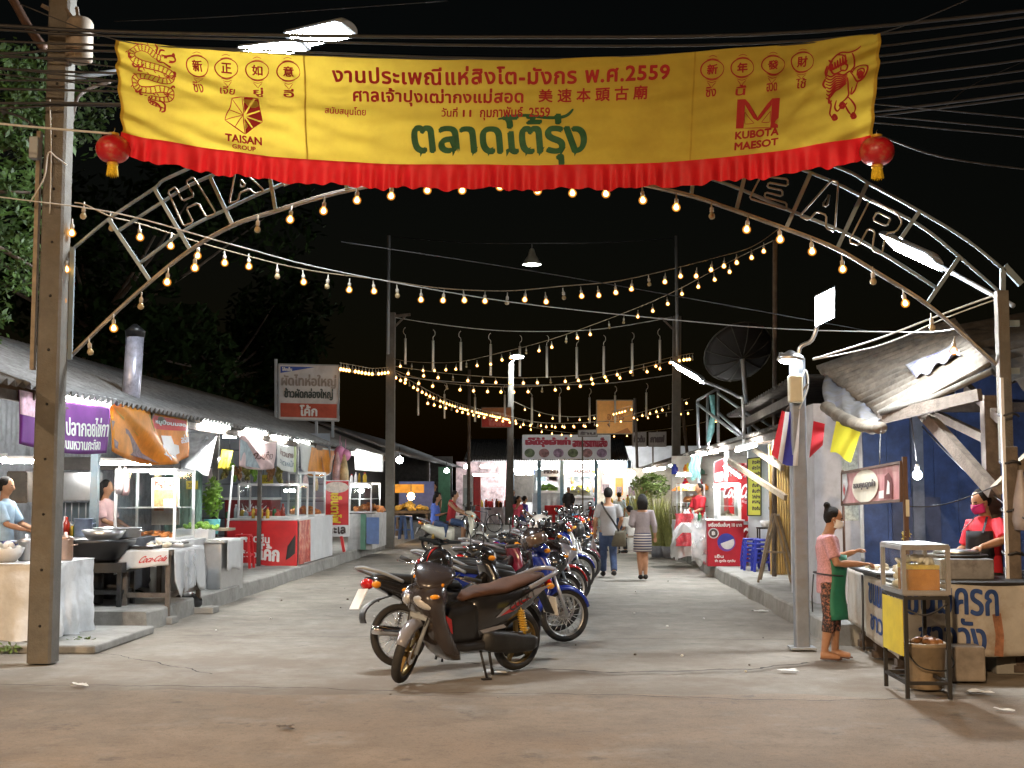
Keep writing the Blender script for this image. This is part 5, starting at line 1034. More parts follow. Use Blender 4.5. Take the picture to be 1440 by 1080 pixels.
# walking couple
jeans = mat('blue_jeans', (.045, .075, .16), .85, var=.3, scale=14, bump=.2, bscale=120); greyT = mat('grey_tshirt', (.3, .3, .31), .9, var=.1)
walk = dict(pL=(-.05, 0, .5), kL=(-.055, .06, .285), aL=(-.055, .07, .045), kR=(.052, .01, .275), aR=(.052, -.1, .06), eL=(-.15, -.02, .63), hL=(-.155, .04, .49), eR=(.15, .0, .64), hR=(.12, .10, .53))
man, P, FR, hr = person(gr(856, 811) + V((0, 0, 0)), R(3), 'man in grey t-shirt and jeans walking away with a shoulder bag', 1.68, walk, greyT, .8, .46, jeans, .97, shoes=blackm, group='couple walking away')
sw = mat('grey_long_sweater', (.27, .235, .25), .9, var=.1, scale=30, bump=.2, bscale=120)
def stripes(name, cols, n):
    m = mat(name, cols[0]); N = m.node_tree.nodes; l = m.node_tree.links; tc = N.new('ShaderNodeTexCoord'); sx = N.new('ShaderNodeSeparateXYZ'); l.new(tc.outputs['Object'], sx.inputs[0])
    mu = N.new('ShaderNodeMath'); mu.operation = 'MULTIPLY'; mu.inputs[1].default_value = n; l.new(sx.outputs[2], mu.inputs[0]); fr = N.new('ShaderNodeMath'); fr.operation = 'FRACT'; l.new(mu.outputs[0], fr.inputs[0])
    gt = N.new('ShaderNodeMath'); gt.operation = 'GREATER_THAN'; gt.inputs[1].default_value = .5; l.new(fr.outputs[0], gt.inputs[0]); mx = N.new('ShaderNodeMix'); mx.data_type = 'RGBA'; l.new(gt.outputs[0], mx.inputs[0])
    mx.inputs[6].default_value = [*cols[0], 1]; mx.inputs[7].default_value = [*cols[1], 1]; l.new(mx.outputs[2], N['Principled BSDF'].inputs['Base Color']); return m
walk2 = dict(kL=(-.035, .02, .28), aL=(-.025, .0, .045), kR=(.035, .05, .285), aR=(.03, -.05, .05), eL=(-.135, -.03, .64), hL=(-.10, .08, .62), eR=(.14, -.03, .63), hR=(.15, .03, .5))
person(gr(904, 815), R(0), 'woman with bobbed hair in grey sweater and striped skirt walking away', 1.56, walk2, sw, 1.6, .40, skirt=(stripes('striped_skirt', [(.5, .47, .45), (.03, .035, .1)], 21), .33, .1), hair='long', shoes=blackm, group='couple walking away', fem=True, build=1.02)
b_ = gr(856, 811); t = thing('shoulder_bag', b_ + V((.2, 0, .7)), 'olive canvas shoulder bag with black strap on the walking man', 'bag')
mb = MB(); mb.sl([(-.15, 0, .13, .03), (-.12, 0, .14, .045), (.1, 0, .14, .045), (.15, 0, .12, .03)], ex=4, axis='z'); mb.v = [M.Rotation(R(80), 3, 'Z') @ v + b_ + V((.19, -.06, .72)) for v in mb.v]; mb.build('pouch', mat('olive_canvas', (.12, .11, .08), .9, var=.2), t)
mb = MB(); sp_ = catm([b_ + V(q) for q in [(.19, -.1, .86), (.08, -.15, 1.05), (-.06, -.155, 1.25), (-.13, -.06, 1.40), (-.09, .06, 1.36), (.06, .15, 1.1), (.2, .08, .86)]], 4)
for p0, p1 in zip(sp_, sp_[1:]): mb.bar(p0, p1 + (p1 - p0) * .1, .035, .008, up=V((0, 1, 0)))
mb.build('strap', black, t)
t = thing('carrier_bag', b_ + V((-.28, 0, .45)), 'white plastic carrier bag hanging from the walking man left hand', 'bag')
mb = MB(); mb.sl([(.28, 0, .03, .02), (.36, 0, .1, .05), (.46, 0, .11, .07), (.56, 0, .07, .05), (.66, 0, .02, .012), (.74, 0, .012, .008)], axis='z', ex=2.4); mb.v = [v + b_ + V((-.29, .06, .04)) for v in mb.v]; mb.build('sack', mat('thin_white_plastic', (.6, .55, .56), .4, trl=.4), t)
# riders on the pale scooter
sc_loc = gr(640, 778); rzs = R(-4)
scooter((sc_loc.x, sc_loc.y, 0), rzs, 'cream retro scooter with pink tail ridden by two people', P_['cream'], P_['cream'], mat('brown_seat'), chrome, retro=True, stand=False, front=P_['white'], steer=-.12)
ride = dict(hip=(0, 0, .52), waist=(0, .01, .61), chest=(0, .035, .73), neck=(0, .05, .82), head=(0, .07, .92), pL=(-.06, .02, .5), pR=(.06, .02, .5), kL=(-.09, .22, .46), kR=(.09, .22, .46), aL=(-.08, .2, .22), aR=(.08, .2, .22))
fw = M.Rotation(rzs, 3, 'Z')
redT = mat('red_tank', (.35, .015, .02), .8, var=.1); blueT = mat('blue_shirt', (.08, .14, .5), .8, var=.12); whitem = mat('white_mask', (.75, .75, .76), .8, var=.05)
person(V((sc_loc.x, sc_loc.y, 0)) + fw @ V((-.12, 0, .02)), rzs - PI / 2, 'young man in red tank top steering the cream scooter', 1.6, {**ride, 'eL': (-.17, .14, .67), 'hL': (-.19, .26, .62), 'eR': (.17, .14, .67), 'hR': (.19, .26, .62)}, redT, 0., .5, jeans, .6, shoes=blackm, curl=(0, 0, -1), grip=True)
person(V((sc_loc.x, sc_loc.y, 0)) + fw @ V((-.55, 0, .0)), rzs - PI / 2, 'passenger in blue shirt and jeans sitting behind on the cream scooter', 1.55, {**ride, 'chest': (0, .02, .73), 'neck': (0, .03, .82), 'head': (0, .05, .92), 'eL': (-.13, .06, .63), 'hL': (-.06, .17, .66), 'eR': (.13, .06, .63), 'hR': (.06, .17, .66)}, blueT, .9, .48, jeans, .9, hair='long', shoes=blackm)
# vendor in pink
H = 1.48; base = gr(1168, 926)
pinkT = mat('pink_check', (.52, .27, .29), .9, var=.3, scale=55); flor = mat('floral_cloth', (.03, .025, .025), .9, var=.3, scale=10, stain=(.5, .2, .13), stamt=1., stscale=34)
tan = mat('green_apron', (.02, .17, .1), .6, var=.2, scale=5)
lady, P, FR, hr = person(base, R(-101), 'woman in pink shirt with white face mask and green apron filling pancakes', H, dict(head=(0, .035, .918), neck=(0, .005, .825), face=(0, 1, -.35), eL=(-.14, .03, .645), hL=(-.06, .17, .70), eR=(.135, .05, .63), hR=(.05, .215, .625), chest=(0, -.005, .73), kL=(-.05, .03, .28), aL=(-.055, .03, .045), aR=(.055, -.04, .045), kR=(.05, .0, .28)),
    pinkT, .78, .43, flor, .72, hair='bun', vox=.009, fem=True, build=1.08, curl=(.3, .2, -.9), grip=True)
eyes(lady, P, FR, hr); facemask(lady, P, FR, hr, whitem); apron(lady, P, tan, .106, -.115, .115, .26, .68, H)
mb = MB()
for z in (.555,): mb.tube([V((.118 * H * math.cos(a), .1 * H * math.sin(a), (z - .01 * math.sin(a)) * H)) for a in [i * PI / 12 for i in range(24)]], .008, 6, closed=True)
mb.tube([V((-.03, -.1 * H, .55 * H)), V((-.04, -.112 * H, .4 * H)), V((-.045, -.11 * H, .3 * H))], .007, 6); mb.build('apron_string', cable_m, lady)
for s in 'LR':
    q = P['a' + s]; mb = MB(); mb.sl([(-.05, .0, .03, .006), (-.02, 0, .042, .009), (.08, 0, .045, .008), (.16, 0, .03, .006)], ex=3); mb.v = [V((-v.y + q.x, v.x + q.y + .01, v.z + .008)) for v in mb.v]; mb.build('sandal', mat('brown_sandal', (.12, .06, .04), .7), lady)
# vendor in red
H = 1.66; base = at(1391, 920, 12.85); base.z = 0
apb = mat('black_apron', (.02, .022, .028), .8, var=.2)
redS = mat('red_shirt', (.55, .02, .035), .85, var=.1)
man2, P, FR, hr = person(base, R(118), 'man in red t-shirt with pink face mask and black apron tending the griddle', H, dict(face=(.12, 1, -.4), head=(0, .03, .918), eL=(-.20, .06, .70), hL=(-.19, .235, .665), eR=(.14, .03, .64), hR=(.09, .15, .62)), redS, .88, .46, blackm, .55, hair='short', vox=.009, curl=(0, .1, -1), grip=True, build=1.05)
eyes(man2, P, FR, hr); facemask(man2, P, FR, hr, mat('pink_mask', (.6, .03, .2), .8, var=.08)); ao = apron(man2, P, apb, .128, -.09, .09, .3, .75, H)
mb = MB()
for k, tx in enumerate(["เรื่องราวดีๆ", "อร่อยทุกคำ", "ขนมครกชาววัง", "แม่สอด"]): lettering(mb, tx, lambda x, y, d: V((-x, .135 * H - .9 * (x / (.18 * H)) ** 2 * .25 * H * .5 + d + .01, y)), -.10 if k else -.07, .08, (.60 - k * .028) * H, (.618 - k * .028) * H, .002)
mb.build('print', white, ao)
mb = MB()
for s in (1, -1): mb.bar(V((s * .085 * H, .11 * H, .74 * H)), V((s * .045 * H, .03 * H, .832 * H)), .022, .006)
mb.build('apron_strap', apb, man2)
# ---------------------------------------------------------------- fluorescent tubes under the roofs
def ftube(a, b, label, r=.022):
    a = V(a); b = V(b); t = thing('fluorescent_tube', (a + b) / 2, label, 'tube lamp', 'fluorescent tubes of the stalls'); ax = (b - a).normalized()
    mb = MB(); mb.bar(a + V((0, 0, r + .028)), b + V((0, 0, r + .028)), .05, .035); mb.bar(a + V((0, 0, .01)) - ax * .01, a + V((0, 0, .01)) + ax * .015, .04, .05); mb.bar(b + V((0, 0, .01)) - ax * .015, b + V((0, 0, .01)) + ax * .01, .04, .05); mb.build('batten', white, t)
    mb = MB(); mb.tube([a, b], r, 10); mb.build('lit_tube', M_tube, t)
TL = [((88, 556), (163, 569), 13.4, 15.0, 'lit tube hanging at the roof edge above the purple cloth'), ((283, 594), (322, 602), 18.5, 20.1, 'lit tube at the roof edge above the clear plastic sheet'),
      ((343, 604), (374, 610), 21, 22.6, 'lit tube at the roof edge above the pale pink cloth'), ((380, 613), (404, 617), 23.2, 24.6, 'lit tube at the roof edge right of the pale pink cloth'),
      ((412, 620), (434, 625), 25.3, 26.8, 'lit tube at the roof edge left of the orange and white cloth'), ((500, 634), (518, 638), 32.5, 34.2, 'lit tube at the roof edge above the white lightbox'),
      ((4, 649), (50, 649), 15.6, 15.6, 'lit tube hanging inside the stall to the left of the utility pole'), ((142, 651), (212, 652), 17.0, 17.0, 'lit tube hanging above the tall glass display case'),
      ((-22, 648), (9, 646), 13.6, 13.8, 'lit tube cut by the left picture edge'), ((314, 614), (332, 614), 22, 22, 'short lit tube behind the yellow sign'), ((300, 646), (312, 646), 23, 23, 'short lit tube low behind the clear plastic sheet'),
      ((452, 690), (470, 690), 30.5, 30.5, 'lit tube low behind the red standing sign')]
for a, b, y0, y1, lb in TL: ftube(at(*a, y0), at(*b, y1), lb)
for (a, b, Y, lb) in [((720, 661), (742, 661), 71.5, 'lit tube at the left of the back restaurant'), ((752, 660), (785, 660), 71, 'lit tube above the left display case of the back restaurant'), ((796, 650), (834, 650), 70.2, 'lit tube under the roof edge of the back restaurant'), ((840, 650), (873, 650), 70.2, 'rightmost lit tube under the roof edge of the back restaurant'),
        ((676, 656), (688, 657), 70, 'lit tube over the back tables on the left')]: ftube(at(*a, Y), at(*b, Y), lb, .06)
for k, (px, py, Y) in enumerate([(944, 653, 40), (955, 649, 37), (966, 645, 34), (977, 641, 31), (989, 637, 28.5), (1004, 634, 26.5)]):
    a = at(px, py + 2, Y); ftube(a + V((-.0, -.5, 0)), a + V((0, .5, .02)), ['last', 'fifth', 'fourth', 'third', 'second', 'nearest'][k] + ' lit tube in the line under the right awning', .03)
ftube(at(1036, 633, 22.6), at(1062, 626, 21.4), 'bright lit tube under the awning above the menu board', .03)
ftube(at(1018, 655, 24.5), at(1042, 672, 24.5), 'slanting lit tube over the red drinks fridge on the right')
for px, py, Y, lb in [(889, 666, 44, 'warm bulb glowing in the stall behind the walking woman'), (855, 681, 62, 'warm bulb glowing over the red baskets at the back'), (578, 698, 39, 'warm bulb glowing in the orange stall behind the riders'), (562, 647, 40, 'white bulb under the roof behind the left tall pole'), (628, 662, 50, 'white lamp above the green door'), (655, 656, 58, 'white lamp beside the dark thin pole'), (797, 660, 69, 'orange lantern bulb hanging in the back restaurant')]:
    p = at(px, py, Y); w_ = 'warm' in lb or 'orange' in lb; t = thing('hanging_bulb', p, lb, 'bulb'); r = .09 if 'white lamp' in lb else .11
    mb = MB(); mb.sph(p, r, 12, 8); mb.build('lit_globe', emit('bulb_warm_big', (1, .62, .28), 60.) if w_ else emit('bulb_cool_big', (.95, .97, 1), 60.), t); mb = MB(); mb.tube([p + V((0, 0, r * .9)), p + V((0, 0, r + .3))], .012, 6); mb.build('cord', cable_m, t)
for (a, b, Y, lb, r_) in [((212, 665), (250, 665), 18.2, 'lit tube inside the top of the tall display case', .02), ((400, 690), (416, 690), 26.5, 'lit tube inside the bright glass case on the drinks counter', .025), ((494, 684), (520, 684), 31.6, 'lit tube inside the case on the white counter', .025), ((1003, 684), (1025, 684), 25.0, 'lit tube inside the white framed snack cabinet', .02), ((952, 668), (980, 668), 29.6, 'added lit tube over the glass case of the right stalls', .03), ((905, 662), (935, 658), 46, 'added tube over the long counter of the far right stalls', .05), ((850, 664), (880, 662), 50.5, 'second added tube over the long counter of the far right stalls', .05), ((60, 660), (76, 660), 17.6, 'added lit tube in front of the cooker hood', .02),  # tubes over the counters and by the hood are added to brighten the stalls
        ((725, 668), (750, 668), 74.5, 'added deep lit tube on the left of the back restaurant wall', .045), ((795, 664), (830, 664), 74.5, 'added deep lit tube in the middle of the back restaurant wall', .045), ((835, 668), (868, 668), 74.5, 'added deep lit tube on the right of the back restaurant wall', .045), ((664, 668), (700, 668), 69.5, 'added lit tube above the posters at the back left', .03)]: ftube(at(*a, Y), at(*b, Y), lb, r_)  # deep tubes and the poster tube are added to brighten the back restaurant
# ---------------------------------------------------------------- hanging cloth banners of the left stalls
def cloth(name, quad, label, mats, cat='banner', group=None, sag=.05, fold=.02, fr=9, pulls=(), nu=28, nv=14, dip=0.):
    """quad: top-left, top-right, bottom-right, bottom-left"""
    a, b, c, d = [V(q) for q in quad]; nn = (b - a).cross(d - a).normalized()
    if nn.dot(CAM - a) < 0: nn = -nn
    def fn(u, v, dd=0.):
        p = a.lerp(b, u).lerp(d.lerp(c, u), v); k = fold * (.3 + .7 * v)
        p = p + nn * (k * math.sin(fr * u + 2.3 * v) + .5 * k * math.sin(fr * 2.3 * u - 3 * v + 1) + dd) + V((0, 0, -sag * math.sin(PI * u) * (.4 + .6 * v) - dip * v * u * (1 - u) * 4))
        for q in pulls: p = p + nn * (fold * 1.6 * math.exp(-((u - q[0] - q[1] * v) * 9) ** 2))
        return p
    t = thing(name, a.lerp(b, .5), label, cat, group); mb = MB(); mb.grid(lambda u, v: fn(u, v), nu, nv); mb.build('cloth', mats, t, sol=.003)
    return t, fn
def patch(t, fn, u0, u1, v0, v1, m, name='panel', d=.006, n=10): mb = MB(); mb.grid(lambda u, v: fn(u0 + (u1 - u0) * u, v0 + (v1 - v0) * v, d), n, n); return mb.build(name, m, t)
def blob(t, fn, poly, m, name, d=.008): mb = MB(); c = [fn(u, v, d) for u, v in poly]; mb.add(c, [tuple(range(len(c)))]); return mb.build(name, m, t)
def words(t, fn, body, u0, u1, v0, v1, m, bold=.004, name='lettering', d=.01, ys=1.): mb = MB(); lettering(mb, body, lambda x, y, dd: fn(x, -y, d + dd), u0, u1, -v1, -v0, bold, ys=ys); return mb.build(name, m, t)
gb = 'cloth banners hanging from the left roof edge'
purple = mat('purple_vinyl', (.2, .035, .3), .5, var=.15, trl=.3); whitep = mat('white_print', (.8, .8, .8), .6, var=.04)
X0 = -5.28
qd = lambda pts, X=X0: [atx(px, py, X) for px, py in pts]
t, fn = cloth('purple_banner', qd([(26, 548), (155, 570), (152, 637), (26, 624)]), 'purple cloth banner with white lettering behind the utility pole', purple, group=gb)
patch(t, fn, .0, .24, .0, .45, mat('pink_picture', (.7, .45, .55), .6, var=.4, scale=9), 'picture')
words(t, fn, "ปลากอยไข่กา", .48, .98, .28, .66, whitep); words(t, fn, "ขนมหวานกะทิสด", .42, .9, .72, .92, whitep, .003)
orng = mat('orange_vinyl', (.75, .3, .03), .45, var=.25, scale=4, trl=.3)
t, fn = cloth('orange_banner', qd([(153, 566), (263, 590), (263, 642), (156, 634)]), 'orange and red sagging banner with a white tuk-tuk picture', orng, group=gb, sag=.02, fold=.035, fr=7, dip=.12, pulls=((.1, .6), (.3, .4)))
blob(t, fn, [(.0, .05), (.45, .06), (.5, .35), (.3, .5), (.1, .25)], mat('olive_vinyl', (.42, .36, .06), .5, trl=.3), 'olive_panel')
patch(t, fn, .5, .98, .04, .3, mat('red_vinyl', (.6, .02, .02), .45, trl=.3), 'red_panel'); words(t, fn, "หมูปิ้งนมสด", .55, .95, .1, .22, whitep, .003)
blob(t, fn, [(.0, .35), (.18, .45), (.4, .8), (.55, .97), (.25, .9), (.03, .9)], mat('food_picture', (.16, .11, .12), .5, var=.7, scale=14), 'food_picture')
tk = [(.56, .80), (.56, .62), (.60, .60), (.63, .42), (.76, .42), (.79, .6), (.84, .64), (.85, .82), (.80, .84), (.78, .92), (.74, .84), (.66, .84), (.63, .92), (.60, .84)]
blob(t, fn, tk, whitep, 'vehicle_picture'); blob(t, fn, [(.62, .58), (.645, .46), (.69, .46), (.69, .58)], mat('dark_print', (.08, .06, .06)), 'window_print', .012); blob(t, fn, [(.71, .58), (.71, .46), (.75, .46), (.77, .58)], mat('dark_print'), 'window_print', .012)
words(t, fn, "อร่อย", .87, .98, .4, .6, whitep, .004)
t, fn = cloth('clear_sheet', [at(255, 612, 19.8), at(308, 604, 19.8), at(292, 666, 18.8), at(232, 655, 18.8)], 'clear plastic rain sheet tilted below the roof edge beside the orange banner', glass('clear_plastic_sheet', (.85, .87, .9), .1, .42), cat='sheet', sag=.0, fold=.03)
patch(t, fn, .0, 1, .95, 1., white, 'hem', .004)
t, fn = cloth('yellow_sign', [at(312, 632, 22.2), at(328, 634, 22.2), at(322, 660, 22.0), at(306, 659, 22.0)], 'small yellow sign board hung beside the clear plastic sheet', yellowp, cat='sign', sag=0, fold=.004)
t, fn = cloth('pink_white_banner', qd([(335, 612), (388, 622), (388, 658), (335, 655)]), 'pale pink cloth banner with dark lettering between two tubes', mat('pale_pink_vinyl', (.7, .55, .55), .5, var=.2, scale=3, trl=.35), group=gb, pulls=((.05, .8),), fold=.04)
words(t, fn, "ก๋วยเตี๋ยว", .35, .9, .35, .65, mat('brown_print', (.12, .06, .05)), .004); blob(t, fn, [(.0, .1), (.12, .2), (.5, .95), (.2, .95), (.0, .8)], mat('grey_blue_print', (.25, .32, .36), .6, var=.4, scale=8), 'picture')
t, fn = cloth('menu_banner', qd([(389, 622), (416, 628), (417, 664), (389, 655)]), 'white menu banner with green edge next to the pale pink one', mat('white_vinyl', (.72, .74, .72), .5, var=.08, trl=.35), group=gb)
words(t, fn, "ข้าวแกง", .1, .8, .2, .45, mat('brown_print'), .005); words(t, fn, "ราดหน้า", .1, .8, .55, .8, mat('grey_blue_print'), .005); patch(t, fn, .86, 1, .0, 1, mat('leaf_green_vinyl', (.3, .4, .12), .5), 'edge')
t, fn = cloth('orange_white_banner', qd([(420, 621), (470, 632), (468, 660), (422, 658)]), 'bunched orange and white cloth banner at the far end of the left roof', mat('white_vinyl'), group=gb, fold=.06, fr=8, dip=.15)
patch(t, fn, .3, .98, .06, .95, orng, 'orange_panel', .008); blob(t, fn, [(.62, .3), (.95, .3), (.93, .9), (.62, .85)], mat('brown_orange', (.45, .15, .03), .5, var=.5, scale=10), 'picture', .014)
# ---------------------------------------------------------------- white tin sign on the left roof
S0 = 31.0
def flat_sign(name, c4, label, m, frame_m, cat='sign', depth=.08, fr=.03, group=None, kind=None):
    a, b, c, d = [V(q) for q in c4]; ux = (b - a).normalized(); uy = (a - d).normalized(); nn = ux.cross(uy).normalized()
    if nn.dot(CAM - a) < 0: nn = -nn
    t = thing(name, (a + b + c + d) / 4, label, cat, group); mb = MB(); mb.poly([a, b, c, d], -nn * depth); mb.build('panel', m, t)
    if fr:
        for p, q in ((a, b), (b, c), (c, d), (d, a)): MB().bar(p + nn * .004, q + nn * .004, fr, fr * 1.2, up=nn).build('frame_bar', frame_m, t)
    w_ = (b - a).length; h_ = (a - d).length
    fn = lambda x, y, dd=0.: d.lerp(c, x).lerp(a.lerp(b, x), y) + nn * (.004 + dd)
    return t, fn, nn
def sgrid(t, fn, x0, x1, y0, y1, m, name, d=.004, n=1): mb = MB(); mb.grid(lambda u, v: fn(x0 + (x1 - x0) * u, y0 + (y1 - y0) * v, d), n, n, 0, False); return mb.build(name, m, t)
def sword(t, fn, body, x0, x1, y0, y1, m, bold=.004, name='lettering', d=.01, sp=1.): mb = MB(); lettering(mb, body, lambda x, y, dd: fn(x, y, d + dd), x0, x1, y0, y1, bold, sp=sp); return mb.build(name, m, t)
signw = mat('sign_white', (.58, .57, .58), .5, var=.08, stain=(.4, .37, .35), stamt=.5, stscale=2)
t, fn, nn = flat_sign('shop_sign', [at(392, 512, S0), at(477, 514, S0), at(476, 592, S0), at(392, 590, S0)], 'white tin shop sign with red lower panel standing on the left roof', signw, greym)
blob2 = lambda t, fn, pts, m, nm, d=.006: (lambda mb: (mb.add([fn(x, y, d) for x, y in pts], [tuple(range(len(pts)))]), mb.build(nm, m, t))[1])(MB())
blob2(t, fn, [(.03, .96), (.6, .96), (.03, .84)], mat('sign_blue', (.03, .08, .4)), 'corner_flash'); sword(t, fn, "โค้กเย็น", .06, .22, .88, .945, whitep, .003, d=.012)
sword(t, fn, "ผัดไทห่อใหญ่", .05, .95, .58, .82, mat('faded_grey_print', (.3, .26, .24), .7, var=.2), .007); sword(t, fn, "ข้าวผัดกล่องใหญ่", .1, .9, .37, .57, mat('dark_green_print', (.05, .07, .07)), .006)
sgrid(t, fn, .03, .97, .05, .30, mat('faded_red', (.45, .07, .04), .5, var=.2), 'red_panel'); sword(t, fn, "โค้ก", .36, .64, .08, .27, whitep, .008, d=.012)
mb = MB(); mb.bar(at(388, 505, S0), at(388, 600, S0), .06); 
for px in (445, 468): mb.bar(at(px, 590, S0 + .1), at(px, 615, S0 + .1), .06)
mb.build('post', greym, t)
# chimney
p = at(183, 545, 16.9); q = at(190, 472, 16.9); t = thing('flue_pipe', p, 'pale metal stove pipe with cap rising through the left roof', 'chimney')
mb = MB(); mb.tube([p + V((0, 0, -.5)), q], .118, 18); mb.build('pipe', mat('flue_metal', (.5, .5, .6), .35, .3, var=.2, stain=(.1, .1, .13), stamt=.8, stscale=4), t); mb = MB(); mb.lathe([(.125, -.02), (.13, .05), (.14, .06), (.02, .16)], q, 16); mb.build('cap', black, t)
# ---------------------------------------------------------------- left stalls
def drape(name, x0, x1, y0, y1, z0, z1, label, m, cat='table', fold=.032, hemv=.05, over=.0):
    t = thing(name, ((x0 + x1) / 2, (y0 + y1) / 2, z0), label, cat); mb = MB(); mb.bx(x0 + .03, x1 - .03, y0 + .03, y1 - .03, z1 - .06, z1 - .012); mb.build('table_top', wood, t)
    mb = MB(); P = 2 * ((x1 - x0) + (y1 - y0)); n = 120
    def per(s):
        s = (s % 1) * P; w_ = x1 - x0; d_ = y1 - y0
        if s < w_: return V((x0 + s, y0, 0)), V((0, -1, 0))
        s -= w_
        if s < d_: return V((x1, y0 + s, 0)), V((1, 0, 0))
        s -= d_
        if s < w_: return V((x1 - s, y1, 0)), V((0, 1, 0))
        s -= w_; return V((x0, y1 - s, 0)), V((-1, 0, 0))
    def fn(u, v):
        p, nn = per(u); w_ = v * v
        return p + nn * (fold * v * (1 + math.sin(u * 97) + .5 * math.sin(u * 41 + 2)) + .008 * math.sin(31 * v + 50 * u) + .012 * math.sin(9 * v + 19 * u)) + V((0, 0, z1 - (z1 - z0) * v + hemv * v * math.sin(u * 23)))
    mb.grid(fn, n, 12); mb.bx(x0 - .004, x1 + .004, y0 - .004, y1 + .004, z1 - .008, z1 + .004); mb.build('table_cloth', m, t); return t
def legs(t, x0, x1, y0, y1, z0, z1, wd=.05, m=wood):
    for x in (x0, x1):
        for y in (y0, y1): MB().bx(x - wd / 2, x + wd / 2, y - wd / 2, y + wd / 2, z0, z1).build('leg', m, t)
drape('draped_table', -7.6, -5.36, 13.4, 14.65, .06, .86, 'big table covered to the ground in white cloth behind the utility pole', mat('white_vinyl_cloth', (.62, .63, .64), .5, var=.1, bump=1., bscale=5, stain=(.45, .43, .4), stamt=.5), fold=.05, hemv=.04)
struct(MB().bx(-6.2, -4.72, 13.0, 14.9, -.02, .07).build('kerb_slab', pave, bev=.02))
def pot(c, r, h, label, m=stainless, lid=False, name='cooking_pot', handles=True, cat='pot'):
    t = thing(name, c, label, cat); mb = MB(); mb.lathe([(r * .9, 0), (r, .02), (r, h), (r + .012, h + .006), (r + .012, h + .012), (r - .008, h + .012), (r - .008, .02), (0, .015)], c, 24); mb.build('body', m, t)
    if handles:
        for s in (1, -1): mb = MB(); mb.tube(catm([V(c) + V((s * r, -.05, h * .75)), V(c) + V((s * (r + .04), -.03, h * .78)), V(c) + V((s * (r + .04), .03, h * .78)), V(c) + V((s * r, .05, h * .75))], 4), .007, 6); mb.build('handle', m, t)
    if lid: mb = MB(); mb.lathe([(r + .01, h + .014), (r * .7, h + .045), (.02, h + .06), (.02, h + .09), (0, h + .095)], c, 24); mb.build('lid', m, t)
    return t
def bowl(c, r, h, label, m, fill=None, cat='bowl', name='bowl'):
    t = thing(name, c, label, cat); mb = MB(); mb.lathe([(r * .5, 0), (r * .8, h * .4), (r, h), (r - .012, h), (r * .78, h * .42), (0, h * .1)], c, 24); mb.build('body', m, t)
    if fill: mb = MB(); [mb.sph(V(c) + V((random.uniform(-.6, .6) * r, random.uniform(-.6, .6) * r, h * random.uniform(.75, 1.15))), r * random.uniform(.16, .3), 8, 6) for _ in range(14)]; mb.build('filling', fill, t)
    return t
ztop = .866
bowl(at(8, 770, 13.7) * 0 + V((at(8, 770, 13.75).x, 13.75, ztop)), .2, .15, 'large white basin heaped with pale noodles on the draped table', white, white)
pot((at(38, 760, 14.0).x, 14.0, ztop), .09, .2, 'tall steel pot on the draped table left of the utility pole', lid=True)
pot((at(92, 760, 14.1).x, 14.1, ztop), .085, .22, 'steel pot with copper side on the draped table right of the utility pole', mat('copper_steel', (.5, .35, .28), .3, .8), lid=True)
mb = MB(); c = V((at(20, 700, 14.5).x, 14.5, ztop)); mb.sl([(0, 0, .12, .09), (.18, 0, .12, .09), (.2, 0, .1, .07)], axis='z', ex=5); mb.v = [v + c for v in mb.v]; mb.build('tin', mat('blue_printed_tin', (.04, .05, .2), .4, var=.6, scale=9, stain=(.5, .45, .1), stamt=1., stscale=6), loc=c, label='blue and yellow printed tin at the back of the draped table', cat='tin')
# wok stove
t = thing('wok_stove', (at(140, 800, 16.0).x, 16.0, .2), 'black iron wok stove with wide rim between the draped table and the wooden table', 'stove')
x0, x1 = at(92, 760, 16).x, at(188, 760, 16).x; cx = (x0 + x1) / 2
mb = MB(); mb.lathe([(.1, .72), (.3, .78), (.44, .98), (.45, 1.03), (.43, 1.03), (.29, .82), (0, .8)], (cx, 16, 0), 28); mb.build('rim', black, t)
mb = MB(); mb.bx(x0 + .06, x1 - .06, 15.75, 16.35, .62, .74); mb.build('stove_body', blackm, t); mb = MB(); mb.bx(x0 + .1, x1 - .1, 15.8, 16.3, .35, .40); mb.build('frame', blackm, t); legs(t, x0 + .1, x1 - .1, 15.8, 16.3, .2, .66, .05, blackm)
mb = MB(); mb.lathe([(.0, .22), (.14, .22), (.15, .6), (.13, .62), (0, .6)], (cx - .1, 16.05, 0), 18); mb.build('gas_ring', blackm, t)
bowl((cx + .05, 16.0, .98), .27, .16, 'wide steel pan sitting on the black wok stove', stainless, cat='pan', name='pan')
pot((at(165, 740, 16.6).x, 16.6, 1.02), .3, .12, 'broad low steel tray pan behind the wok stove', handles=True, cat='pan', name='tray_pan')
pot((at(118, 720, 17.4).x, 17.4, 1.0), .12, .24, 'blue enamel pot standing behind the wok stove', mat('blue_enamel', (.25, .32, .45), .3, var=.3))
drape('side_table', -6.9, -5.6, 16.3, 17.9, .3, 1.0, 'cluttered side table behind the wok stove', mat('dark_cloth', (.06, .065, .08), .7, var=.4), fold=.015)
